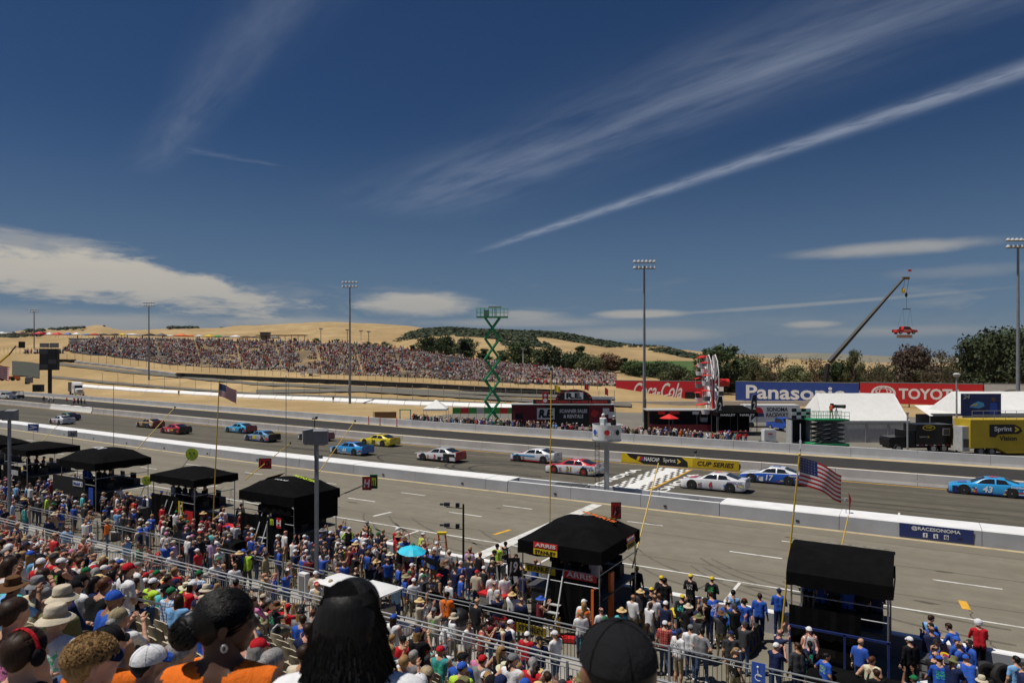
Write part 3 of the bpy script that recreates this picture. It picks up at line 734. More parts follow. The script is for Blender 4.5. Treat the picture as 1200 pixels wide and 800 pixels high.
    c2((-.03, .045, -.045), (.03, .045, -.045), .035, .035, SKIN); c2((0, .072, .052), (0, .072, .05), .030, .030, SKIN)
    c2((0, .088, .022), (0, .108, -.014), .009, .014, SKIN); c2((-.012, .100, -.018), (.012, .100, -.018), .009, .009, SKIN)
    c2((-.022, .082, -.046), (.022, .082, -.046), .010, .010, LIP)
    c2((-.035, .070, -.012), (.035, .070, -.012), .026, .026, SKIN)
    for s_ in (-1, 1): c2((s_*.078, -.012, .015), (s_*.082, -.018, -.02), .014, .009, SKIN)
    c2((0, -.02, -.02), (0, -.03, -.14), .056, .054, SKIN)
    acc.net(pr, tg, hh, .016)
    for s_ in (-1, 1):
        b = MB(); b.ball(T_((s_*.031, .084, .014)), .0125, None, 8, 5); acc.mb(b, EYE)
    me = bpy.data.meshes.new('person'); me.from_pydata(acc.v, [], acc.f)
    for i in range(9): me.materials.append(PLACE)
    me.polygons.foreach_set('material_index', acc.m); me.polygons.foreach_set('use_smooth', [True]*len(acc.f)); me.update()
    return me, hc, yaw, pitch
PLACE = mat('cloth_base', (.3, .3, .3), .85, .1)
# hair and hats, in head space (origin head centre, face +Y)
def net_mesh(name, pr, h, k, cut=None):
    V, Q = net_prims(pr, h, k)
    if cut is not None: 
        C_ = V[Q].mean(1); Q = Q[cut(C_)]
    me = bpy.data.meshes.new(name); me.from_pydata([tuple(v) for v in V], [], [tuple(int(i) for i in q_) for q_ in Q]); me.materials.append(PLACE)
    me.polygons.foreach_set('use_smooth', [True]*len(Q)); me.update(); return me
cp = lambda a, b, ra, rb: ('c', a, b, ra, rb)
HAIR = {
    'short': net_mesh('hair', [cp((0, -.032, .040), (0, .018, .050), .087, .080), cp((0, -.055, .0), (0, -.05, -.02), .062, .052)], .013, .02, lambda C_: (C_[:, 1] < .055) | (C_[:, 2] > .075)),
    'long': net_mesh('hair', [cp((0, -.032, .040), (0, .018, .050), .089, .082), cp((-.035, -.06, .0), (-.05, -.085, -.26), .062, .045), cp((.035, -.06, .0), (.05, -.085, -.26), .062, .045), cp((0, -.07, .0), (0, -.10, -.30), .06, .04)], .014, .025, lambda C_: (C_[:, 1] < .055) | (C_[:, 2] > .075)),
    'bun': net_mesh('hair', [cp((0, -.032, .038), (0, .018, .048), .086, .080), cp((0, -.055, .0), (0, -.05, -.02), .062, .052), cp((0, -.135, .01), (0, -.137, .0), .05, .05)], .013, .02, lambda C_: (C_[:, 1] < .055) | (C_[:, 2] > .075)),
    'tail': net_mesh('hair', [cp((0, -.032, .038), (0, .018, .048), .086, .080), cp((0, -.055, .0), (0, -.05, -.02), .062, .052), cp((0, -.11, .03), (0, -.15, -.05), .028, .030), cp((0, -.15, -.05), (0, -.13, -.22), .030, .014)], .013, .02, lambda C_: (C_[:, 1] < .055) | (C_[:, 2] > .075)),
}
def hat_mesh(name, parts):
    b = MB()
    for fn in parts: fn(b)
    me = b.mesh(name); smooth_mesh(me, 50); return me
HM0 = mat('hat_base', (.3, .3, .3), .8, .1); HM1 = mat('hat_band', (.02, .02, .02), .8, .1)
def dome(b, rx, ry, rz, z0, m, n=18, k=6, top=1.0):
    prof = [(math.cos(math.pi/2*j/k)+1e-4, math.sin(math.pi/2*j/k)) for j in range(k+1)]
    vs = []
    for a, z in prof:
        for i in range(n): t = 2*math.pi*i/n; vs.append((a*math.cos(t)*rx, a*math.sin(t)*ry-.008, z0+z*rz))
    b.add(vs, [(j*n+i, j*n+(i+1) % n, (j+1)*n+(i+1) % n, (j+1)*n+i) for j in range(k) for i in range(n)], m)
def bill(b, m, L_=.075, y0=.085, w_=.085, z=.045):
    n = 9; vs = []
    for z2 in (0, .006):
        for i in range(n):
            t = -1+2*i/(n-1); vs.append((t*w_, y0-.045*t*t, z-.012*t*t+z2))
        for i in range(n):
            t = -1+2*i/(n-1); vs.append((t*w_*.92, y0-.03+L_*math.sqrt(max(0, 1-t*t*.8))+.0, z-.022*t*t-.012+z2))
    fs = [(i, i+1, n+i+1, n+i) for i in range(n-1)]+[(2*n+i, 3*n+i, 3*n+i+1, 2*n+i+1) for i in range(n-1)]+[(n+i, n+i+1, 3*n+i+1, 3*n+i) for i in range(n-1)]
    b.add(vs, fs, m)
def brim(b, m, r0, r1, z0, drop, n=24, wav=.0):
    vs = []
    for j in range(4):
        for i in range(n):
            t = 2*math.pi*i/n; r = r0+(r1-r0)*j/3; z = z0-drop*(j/3)**1.5+wav*math.cos(2*t)*j/3; vs.append((r*math.cos(t)*.92, r*math.sin(t)*1.05-.008, z))
    o = len(vs); vs += [(x, y, z+.006) for x, y, z in vs]
    fs = [(j*n+i, (j+1)*n+i, (j+1)*n+(i+1) % n, j*n+(i+1) % n) for j in range(3) for i in range(n)]
    b.add(vs, fs+[(o+j*n+i, o+j*n+(i+1) % n, o+(j+1)*n+(i+1) % n, o+(j+1)*n+i) for j in range(3) for i in range(n)], m)
HAT = {
    'cap': hat_mesh('cap', [lambda b: dome(b, .092, .108, .092, .035, HM0), lambda b: bill(b, HM1), lambda b: b.ball((0, -.008, .128), .009, HM1, 6, 4), lambda b: [b.path([(.0925*math.cos(t)*math.cos(q_), .1085*math.sin(t)*math.cos(q_)-.008, .036+.092*math.sin(q_)) for q_ in np.linspace(0, 1.5, 7)], .0016, HM0, 4) for t in np.arange(6)*math.pi/3+.52]]),
    'bucket': hat_mesh('bucket_hat', [lambda b: b.lathe([(.001, .145), (.075, .142), (.088, .125), (.097, .04)], (0, -.008, 0), HM0, 20, .94, 1.08), lambda b: b.lathe([(.0985, .065), (.0985, .04)], (0, -.008, 0), HM1, 20, .94, 1.08), lambda b: brim(b, HM0, .095, .165, .04, .045)]),
    'straw': hat_mesh('straw_hat', [lambda b: b.lathe([(.001, .148), (.06, .152), (.084, .138), (.093, .04)], (0, -.008, 0), HM0, 22, .94, 1.08), lambda b: b.lathe([(.094, .078), (.0965, .04)], (0, -.008, 0), HM1, 22, .94, 1.08), lambda b: brim(b, HM0, .09, .205, .042, .02, 28, .022)]),
    'visor': hat_mesh('visor', [lambda b: b.lathe([(.094, .075), (.097, .04)], (0, -.008, 0), HM0, 20, .94, 1.1), lambda b: bill(b, HM0)]),
    'helmet': hat_mesh('helmet', [lambda b: dome(b, .118, .135, .118, .03, HM0), lambda b: b.lathe([(1.0*.118, .03), (.115, -.03), (.10, -.06)], (0, -.02, 0), HM0, 18, 1., 1.12), lambda b: b.box((0, .115, .02), (.17, .03, .05), HM1)]),
    'beanie': hat_mesh('cap', [lambda b: dome(b, .093, .110, .10, .02, HM0), lambda b: b.lathe([(.096, .05), (.097, .015)], (0, -.008, 0), HM0, 18, .95, 1.12)]),
    'headset': hat_mesh('headset', [lambda b: b.path([(.1*math.cos(t), -.01, .02+.112*math.sin(t)) for t in np.linspace(0, math.pi, 12)], .011, HM1, 6), lambda b: b.ball((.096, -.01, .0), (.025, .042, .048), HM0, 10, 6), lambda b: b.ball((-.096, -.01, .0), (.025, .042, .048), HM0, 10, 6)]),
}
HAT['long'] = None
# clothing colours
SKINS = [mat('skin_%s' % n, c_, .55, .08, 14, spec=.35) for n, c_ in (('fair', (.56, .32, .21)), ('tanned', (.44, .23, .14)), ('brown', (.26, .125, .07)), ('dark', (.075, .036, .022)), ('pink', (.60, .30, .22)))]
def hair_mat(n, c_):
    m = bpy.data.materials.new('hair_'+n); m.use_nodes = True; t = NT(m.node_tree); p = t.n['Principled BSDF']; tcn = t.new('ShaderNodeTexCoord'); mp = t.new('ShaderNodeMapping'); t.l.new(tcn.outputs['Object'], mp.inputs[0]); mp.inputs['Scale'].default_value = (150, 90, 14)
    nz = t.noise(mp.outputs[0], 1., 4, .6); t.l.new(t.mix(t.ramp(nz, .3, .7), rgba(tuple(x*.55 for x in c_)), rgba(tuple(x*1.3 for x in c_))), p.inputs['Base Color']); p.inputs['Roughness'].default_value = .5; p.inputs['Specular IOR Level'].default_value = .22
    b = t.new('ShaderNodeBump'); b.inputs['Strength'].default_value = .35; b.inputs['Distance'].default_value = .006; t.l.new(nz, b.inputs['Height']); t.l.new(b.outputs[0], p.inputs['Normal']); return m
HAIRS = {n: hair_mat(n, c_) for n, c_ in (('black', (.008, .007, .007)), ('brown', (.035, .018, .010)), ('blond', (.32, .19, .075)), ('grey', (.28, .27, .26)), ('auburn', (.10, .035, .015)))}
CLOTH = {}
def cloth_mat(name, c_):
    m = bpy.data.materials.new(name); m.use_nodes = True; t = NT(m.node_tree); p = t.n['Principled BSDF']; tcn = t.new('ShaderNodeTexCoord'); v = tcn.outputs['Object']; oi = t.new('ShaderNodeObjectInfo'); rd = oi.outputs['Random']; sp_ = t.new('ShaderNodeSeparateXYZ'); t.l.new(v, sp_.inputs[0])
    va = t.new('ShaderNodeVectorMath', operation='ADD'); t.l.new(v, va.inputs[0]); cb = t.new('ShaderNodeCombineXYZ'); t.l.new(t.math('MULTIPLY', rd, 37.), cb.inputs[0]); t.l.new(cb.outputs[0], va.inputs[1]); vo = va.outputs[0]
    a = t.noise(vo, 5., 4, .6); base = t.mix(t.ramp(a, .3, .7), rgba(tuple(x*.86 for x in c_)), rgba(tuple(min(1, x*1.1) for x in c_)))
    lum = sum(c_)/3; ink = (.03, .03, .05) if lum > .3 else (.62, .60, .56)
    box = lambda lo, hi: t.math('MULTIPLY', t.math('GREATER_THAN', sp_.outputs[2], lo), t.math('LESS_THAN', sp_.outputs[2], hi))
    mk = t.math('MULTIPLY', t.math('MAXIMUM', box(.76, .95), box(1.16, 1.36)), t.math('LESS_THAN', t.math('ABSOLUTE', sp_.outputs[0]), .12))
    pr = t.math('MULTIPLY', t.math('GREATER_THAN', t.noise(vo, 26., 2, .5), .52), t.math('GREATER_THAN', rd, .5)); hue = t.new('ShaderNodeHueSaturation'); hue.inputs['Color'].default_value = (.5, .08, .06, 1); t.l.new(rd, hue.inputs['Hue'])
    inkc = t.mix(t.math('GREATER_THAN', rd, .72), rgba(ink), hue.outputs[0])
    t.l.new(t.mix(t.math('MULTIPLY', t.math('MULTIPLY', mk, pr), .85), base, inkc), p.inputs['Base Color'])
    b = t.new('ShaderNodeBump'); b.inputs['Strength'].default_value = .55; b.inputs['Distance'].default_value = .035; t.l.new(t.noise(vo, 9., 5, .62, .8), b.inputs['Height']); t.l.new(b.outputs[0], p.inputs['Normal']); p.inputs['Roughness'].default_value = .92; p.inputs['Specular IOR Level'].default_value = .12; return m
for n, c_ in dict(white=(.74, .74, .75), black=(.014, .014, .016), grey=(.20, .20, .21), navy=(.016, .024, .075), blue=(.03, .10, .46), red=(.52, .02, .03), maroon=(.16, .015, .025), tan=(.42, .33, .20), beige=(.55, .48, .36), olive=(.16, .16, .07), teal=(.05, .30, .30), turquoise=(.10, .52, .55), pink=(.62, .20, .38), lavender=(.46, .32, .50), lime=(.46, .72, .06), yellow=(.74, .55, .04), orange=(.78, .17, .02), charcoal=(.05, .05, .055), khaki=(.30, .25, .15), denim=(.06, .10, .20), sky=(.20, .42, .72), brown=(.13, .065, .03), cream=(.62, .60, .42), purple=(.16, .05, .26), green=(.02, .16, .06), straw=(.62, .44, .20)).items():
    CLOTH[n] = cloth_mat('cloth_'+n, c_)
def pattern_mat(name, ca, cb, s1, plaid):
    m = bpy.data.materials.new(name); m.use_nodes = True; t = NT(m.node_tree); p = t.n['Principled BSDF']; tcn = t.new('ShaderNodeTexCoord'); sp_ = t.new('ShaderNodeSeparateXYZ'); t.l.new(tcn.outputs['Object'], sp_.inputs[0])
    f = lambda s_: t.math('GREATER_THAN', t.math('FRACT', t.math('MULTIPLY', s_, s1)), .55)
    a = f(sp_.outputs[0]); k = t.math('MULTIPLY', t.math('ADD', a, f(sp_.outputs[2])), .5) if plaid else a
    t.l.new(t.mix(k, rgba(ca), rgba(cb)), p.inputs['Base Color']); p.inputs['Roughness'].default_value = .88; return m
CLOTH['blue plaid'] = pattern_mat('cloth_plaid', (.62, .68, .76), (.06, .20, .48), 16, True)
CLOTH['striped blue'] = pattern_mat('cloth_stripe', (.20, .45, .70), (.45, .65, .80), 22, False)
CLOTH['red plaid'] = pattern_mat('cloth_plaid_red', (.55, .10, .08), (.10, .03, .03), 14, True)
EYEM = mat('eye', (.05, .045, .04), .2, 0); LIPM = mat('lip', (.34, .11, .09), .5, .05)
POSES = {}
def P_(name, **k): POSES[name] = pose(**k)
P_('sit lap', kind_='sit', arms=('lap', 'lap'), lean=.03); P_('sit lap turned', kind_='sit', arms=('knee', 'lap'), lean=.08, yaw=.5)
P_('sit knees', kind_='sit', arms=('knee', 'knee'), lean=.16, pitch=-.1); P_('sit left', kind_='sit', arms=('lap', 'lap'), lean=-.03, yaw=.75, fat=1.12)
P_('sit right', kind_='sit', arms=('lap', 'chin'), lean=.06, yaw=-.6); P_('sit phone', kind_='sit', arms=('phone', 'phone'), lean=.02, yaw=.2)
P_('sit high', kind_='sit', arms=('high', 'phone'), lean=.02, yaw=.3); P_('sit shade', kind_='sit', arms=('lap', 'shade'), lean=.0, yaw=.5)
P_('sit wide', kind_='sit', arms=('lap', 'fold'), lean=.05, fat=1.22, legs=1, yaw=.3); P_('sit raise', kind_='sit', arms=('raise', 'lap'), lean=.0, yaw=.2)
P_('stand down', kind_='stand', arms=('down', 'down'), yaw=.3); P_('stand fold', kind_='stand', arms=('fold', 'fold'), legs=.5, yaw=.2)
P_('stand phone', kind_='stand', arms=('phone', 'phone'), lean=.03, legs=.3); P_('stand high', kind_='stand', arms=('high', 'high'), legs=.5, yaw=.1)
P_('stand hip', kind_='stand', arms=('hip', 'down'), legs=.6, yaw=-.5, fat=1.1); P_('stand front', kind_='stand', arms=('front', 'front'), lean=.07, yaw=-.2, pitch=-.3, legs=.4)
P_('stand raise', kind_='stand', arms=('down', 'raise'), legs=.2, yaw=.4); P_('stand wide', kind_='stand', arms=('down', 'hip'), fat=1.22, legs=.6, yaw=.6)
P_('stoop', kind_='stand', arms=('front', 'front'), lean=.26, pitch=-.35, legs=.7); P_('kneel', kind_='kneel', arms=('front', 'knee'), lean=.12, pitch=-.25)
NSEEN = {}
PEOPLE = []
def person(pose_, loc, rz=0., sc=1.0, shirt='white', sleeve='short', pants='denim', short=False, skin=0, hair=('short', 'brown'), hat=None, extra=None, place='in the grandstand', group='spectators in the grandstand', stripe=None, label=None, name='person'):
    me, hc, yaw, pitch = POSES[pose_] if isinstance(pose_, str) else pose_
    o = inst(name, me, None, loc, rz, sc); sk = SKINS[skin]; C_ = CLOTH
    sl = C_[stripe] if stripe else C_[shirt]
    for i, m in enumerate((C_[shirt], sk if sleeve == 'none' else sl, sl if sleeve == 'long' else sk, C_[pants], sk if short else C_[pants], C_['charcoal'] if skin % 2 else C_['white'], sk, EYEM, LIPM)): setmat(o, i, m)
    rot = (Matrix.Rotation(yaw, 4, 'Z') @ Matrix.Rotation(pitch, 4, 'X')).to_euler()
    def put(nm, me2, mats):
        c = inst(nm, me2, o, hc); c.rotation_euler = rot
        for i, m in enumerate(mats):
            if i < len(c.material_slots): setmat(c, i, m)
        return c
    if hair and hat and hat[0] == 'helmet': pass
    elif hair:
        hr_ = put('hair', HAIR[hair[0]], [HAIRS[hair[1]]])
        if hat and hat[0] in ('cap', 'bucket', 'straw', 'beanie'): hr_.scale = (.95, .93, .86)
    if hat: put({'cap': 'cap', 'bucket': 'hat', 'straw': 'hat', 'visor': 'visor', 'helmet': 'helmet', 'beanie': 'cap', 'headset': 'headset'}[hat[0]], HAT[hat[0]], [C_[hat[1]], C_[hat[2] if len(hat) > 2 else hat[1]]])
    if extra == 'headset': put('headset', HAT['headset'], [C_['red'], C_['black']])
    if label is None:
        hd = {'cap': 'cap', 'bucket': 'bucket hat', 'straw': 'wide brim hat', 'visor': 'visor', 'helmet': 'helmet', 'beanie': 'knit cap', 'headset': 'headset'}[hat[0]] if hat else None
        head = ('%s %s' % (hat[1], hd)) if hat else ('%s %s hair' % (hair[1], {'short': 'short', 'long': 'long', 'bun': 'tied up', 'tail': 'ponytail'}[hair[0]]) if hair else 'shaved head')
        act = {'lap': 'seated', 'knees': 'leaning on knees', 'left': 'looking left', 'right': 'hand to chin', 'phone': 'holding phone', 'high': 'arm held up', 'shade': 'shading eyes', 'wide': 'heavy set', 'raise': 'waving', 'down': 'standing', 'fold': 'arms folded', 'hip': 'hand on hip', 'front': 'looking down', 'turned': 'turned'}.get(pose_.split()[-1] if isinstance(pose_, str) else '', 'bending' if pose_ == 'stoop' else 'kneeling' if pose_ == 'kneel' else 'standing')
        sh_ = {'short': 'shirt', 'none': 'tank top', 'long': 'long sleeves'}[sleeve]
        for f_ in ('{a} in {s} and {h}, {p}', '{a} in {s}, {b} and {h}, {p}', '{a} in {s}, {b} and {h}'):
            label = ('person '+f_).format(a=act, s=shirt+' '+sh_, h=head, p=place, b=pants+(' shorts' if short else ' trousers'))
            if len(label.split()) > 16: label = label.replace(', '+place, '')
            if label not in NSEEN: break
        NSEEN[label] = 1
    tag(o, label, 'person', group); PEOPLE.append(o); return o
def outfit(rng):
    sh = rng.choices(['white', 'black', 'grey', 'navy', 'blue', 'red', 'maroon', 'tan', 'beige', 'olive', 'teal', 'turquoise', 'pink', 'lavender', 'lime', 'orange', 'charcoal', 'denim', 'sky', 'blue plaid', 'red plaid', 'cream', 'green'], [26, 14, 14, 10, 8, 9, 3, 4, 5, 2, 2, 3, 3, 3, 1, 3, 9, 3, 6, 3, 2, 3, 2])[0]
    sl = rng.choices(['short', 'none', 'long'], [70, 16, 14])[0]
    pn = rng.choices(['denim', 'khaki', 'charcoal', 'navy', 'beige', 'grey'], [40, 20, 12, 10, 10, 8])[0]
    sk = rng.choices([0, 1, 2, 3, 4], [38, 32, 10, 4, 16])[0]
    hr = (rng.choices(['short', 'long', 'bun', 'tail'], [70, 11, 6, 13])[0], rng.choices(['black', 'brown', 'blond', 'grey', 'auburn'], [16, 40, 22, 12, 10])[0])
    ht = None; r = rng.random()
    if r < .44: a = rng.choice(['black', 'white', 'red', 'white', 'navy', 'grey', 'khaki', 'blue', 'black', 'beige', 'tan', 'white', 'black', 'charcoal', 'green']); ht = ('cap', a, rng.choice([a, a, 'black', 'white', 'red', 'blue']))
    elif r < .51: ht = ('bucket', rng.choice(['khaki', 'beige', 'olive', 'tan', 'grey', 'blue']), 'khaki')
    elif r < .565: ht = ('straw', rng.choice(['straw', 'straw', 'cream', 'brown']), rng.choice(['black', 'brown', 'maroon']))
    elif r < .60: ht = ('visor', rng.choice(['white', 'pink', 'black']))
    return dict(shirt=sh, sleeve=sl, pants=pn, short=rng.random() < .45, skin=sk, hair=hr, hat=ht)
# ------------------------------------------------------------------ stock cars (nose towards -X)
PAINT = {}
def paintm(c_):
    k = tuple(round(x, 3) for x in c_)
    if k not in PAINT: PAINT[k] = mat('car_paint_%d' % len(PAINT), c_, .32, .04, 2, coat=.7, spec=.5)
    return PAINT[k]
PS, PH, PL, PR_, PB = range(5)      # slots: side, hood/roof, lower side, rear, dark
def loft(stations, tags):
    """stations: list of (x, [(y, z) ... from sill to centre]) mirrored"""
    v = []; f = []; m = []; n = len(stations[0][1])
    for x, pr in stations:
        full = [(y, z) for y, z in pr]+[(-y, z) for y, z in reversed(pr[:-1])]
        v += [(x, y, z) for y, z in full]
    k = 2*n-1
    for i in range(len(stations)-1):
        for j in range(k-1):
            f.append((i*k+j, i*k+j+1, (i+1)*k+j+1, (i+1)*k+j)); jj = j if j < n-1 else k-2-j
            m.append(tags(i, jj))
    return v, f, m, k
def build_car_meshes():
    st = []
    # x, half width, sill z, shoulder z, centre z, hood edge fraction
    for x, w_, zs, zh, zc, hf in ((-2.52, .62, .16, .50, .52, .6), (-2.48, .80, .10, .58, .61, .7), (-2.32, .93, .09, .66, .70, .78), (-2.05, .985, .10, .71, .76, .8), (-1.6, 1.0, .13, .77, .82, .8), (-1.15, 1.0, .14, .82, .875, .82), (-.9, .995, .14, .85, .90, .84), (-.3, .99, .14, .875, .91, .86), (.5, .99, .14, .895, .92, .86), (1.2, 1.0, .14, .92, .95, .86), (1.65, 1.0, .14, .945, .975, .86), (2.1, .985, .16, .955, .985, .86), (2.38, .96, .20, .955, .985, .86), (2.47, .93, .26, .93, .96, .86)):
        pr = [(w_*.97, zs), (w_*.995, zs+.12), (w_, zs+(zh-zs)*.55), (w_*.985, zs+(zh-zs)*.8), (w_*.955, zh-.02), (w_*.90, zh+.005), (w_*hf*.6, zc-.01), (0, zc)]
        st.append((x, pr))
    v, f, m, k = loft(st, lambda i, j: (PL if j == 0 else PS if j < 4 else PH) if i < 12 else (PS if j < 4 else PR_))
    f.append(tuple(range(k-1, -1, -1))); m.append(PS)
    b0 = (len(st)-1)*k; f.append(tuple(range(b0, b0+k))); m.append(PR_)
    # greenhouse
    gs = []
    for x, zb, zt, wb, wt in ((-1.08, .84, .875, .78, .62), (-.62, .86, 1.12, .86, .70), (-.24, .87, 1.275, .90, .68), (.05, .88, 1.31, .91, .67), (.55, .88, 1.315, .91, .665), (.98, .89, 1.275, .90, .66), (1.32, .90, 1.15, .87, .66), (1.85, .93, .985, .80, .64)):
        gs.append((x, [(wb, zb), (wb*.985, zb+.03), (wt+(wb-wt)*.12, zt-.05), (wt-.03, zt-.008), (wt*.5, zt+.012), (0, zt+.018)]))
    v2, f2, m2, k2 = loft(gs, lambda i, j: PH)
    o = len(v); v += v2; f += [tuple(i+o for i in q_) for q_ in f2]; m += m2
    me = bpy.data.meshes.new('car_body'); me.from_pydata(v, [], f)
    for i in range(5): me.materials.append(M['white'])
    me.polygons.foreach_set('material_index', m); me.update(); smooth_mesh(me, 32)
    G_ = {}
    # glass, 6 mm proud of the greenhouse
    def band(i0, i1, js, push):
        bb = MB(); k_ = k2
        for (xa, pa), (xb, pb) in zip(gs[i0:i1], gs[i0+1:i1+1]):
            for j0, j1 in js:
                for s_ in (1, -1):
                    A, B_, C_, D_ = pa[j0], pa[j1], pb[j1], pb[j0]
                    q_ = [Vector((xa, s_*A[0], A[1])), Vector((xa, s_*B_[0], B_[1])), Vector((xb, s_*C_[0], C_[1])), Vector((xb, s_*D_[0], D_[1]))]
                    q_ = [p+Vector(push(s_)) for p in q_]; bb.add(q_, [(0, 1, 2, 3)], M['glass'])
        return bb
    G_['windshield'] = band(0, 2, ((3, 4), (4, 5)), lambda s_: (-.012, 0, .010)).mesh('windshield')
    G_['rear_window'] = band(5, 7, ((3, 4), (4, 5)), lambda s_: (.012, 0, .010)).mesh('rear_window')
    def side(win):
        x0, x1, r0, r1 = win; bb = MB(); vs = []; n = 12     # window from x0 to x1; its top edge rises until r0 and falls after r1
        for q_ in range(n+1):
            x = x0+(x1-x0)*q_/n; i = min(max(j for j in range(len(gs)) if gs[j][0] <= x), len(gs)-2); t = (x-gs[i][0])/(gs[i+1][0]-gs[i][0])
            lo_ = [(gs[i][1][1][c]*(1-t)+gs[i+1][1][1][c]*t) for c in (0, 1)]; hi_ = [(gs[i][1][2][c]*(1-t)+gs[i+1][1][2][c]*t) for c in (0, 1)]
            tp = .97*min(1, max(.05, (x-x0)/(r0-x0)) if r0 > x0 else 1, max(.05, (x1-x)/(x1-r1)) if r1 < x1 else 1)
            for fr in (.03, tp): vs.append((x, -(lo_[0]+(hi_[0]-lo_[0])*fr+.014), lo_[1]+(hi_[1]-lo_[1])*fr))
        bb.add(vs, [(2*i, 2*i+2, 2*i+3, 2*i+1) for i in range(n)], M['glass']); return bb
    fw = (-.80, .34, -.45, .34); rw = (.44, 1.42, .44, 1.0)
    for nm, po in (('side_window', fw), ('quarter_window', rw)):
        G_[nm] = side(po).mesh(nm); b2 = side(po); b2.v = [(x, -y, z) for x, y, z in b2.v]; b2.f = [tuple(reversed(q_)) for q_ in b2.f]; G_[nm+'_far'] = b2.mesh(nm)
    wl = MB(); wl.tube((0, -.13, 0), (0, .13, 0), .345, M['rubber'], 22); wl.tube((0, -.138, 0), (0, .138, 0), .30, M['rubber'], 22)
    G_['tyre'] = wl.mesh('tyre'); smooth_mesh(G_['tyre'], 30)
    rm = MB(); rm.tube((0, -.145, 0), (0, .145, 0), .20, M['rim'], 18); rm.tube((0, -.150, 0), (0, .150, 0), .05, M['grey'], 8)
    for i in range(5): a = 2*math.pi*i/5; rm.tube((.1*math.cos(a), -.151, .1*math.sin(a)), (.1*math.cos(a), .151, .1*math.sin(a)), .028, M['black'], 6)
    G_['rim'] = rm.mesh('rim')
    ar = MB()
    for y in (-1.004,):
        n = 18; vs = [(0, y, .36)]+[(.42*math.cos(math.pi*2*i/n), y, max(.13, .36+.42*math.sin(math.pi*2*i/n))) for i in range(n)]
        ar.add(vs, [(0, 1+i, 1+(i+1) % n) for i in range(n)], M['black'])
    G_['wheel_arch'] = ar.mesh('wheel_arch'); ar.v = [(x, -y, z) for x, y, z in ar.v]; G_['wheel_arch_far'] = ar.mesh('wheel_arch')
    sp_ = MB(); sp_.box((2.45, 0, 1.03), (.03, 1.55, .11), M['white'], mtx=Matrix.Rotation(.5, 3, 'Y')); sp_.box((2.40, -.76, 1.0), (.14, .02, .1), M['white']); sp_.box((2.40, .76, 1.0), (.14, .02, .1), M['white']); G_['spoiler'] = sp_.mesh('spoiler')
    sl = MB(); sl.prism([(-2.62, -.55), (-2.5, -.86), (-2.2, -.98), (-2.1, -.98), (-2.1, .98), (-2.2, .98), (-2.5, .86), (-2.62, .55)], .075, .10, M['black'], 'Z'); G_['splitter'] = sl.mesh('splitter')
    gr = MB(); gr.box((-2.50, 0, .27), (.06, 1.0, .16), M['black']); G_['grille'] = gr.mesh('grille')
    tl = MB(); tl.box((2.45, 0, .82), (.055, .34, .09), M['red']); G_['tail_light'] = tl.mesh('tail_light')
    hl_ = MB(); hl_.box((-2.36, -.70, .56), (.16, .26, .09), M['lamp_glass'], .5); G_['headlight'] = hl_.mesh('headlight')
    h2 = MB(); h2.box((-2.36, .70, .56), (.16, .26, .09), M['lamp_glass'], -.5); G_['headlight_far'] = h2.mesh('headlight')
    return me, G_
CARB, CARG = build_car_meshes()
def decal(parent, m, x0, x1, z0, z1, y=-1.008, skew=0., name='decal'):
    b = MB(); b.add([(x0, y, z0), (x1, y, z0), (x1+skew, y, z1), (x0+skew, y, z1)], [(0, 1, 2, 3)], m); return b.build(name, parent)
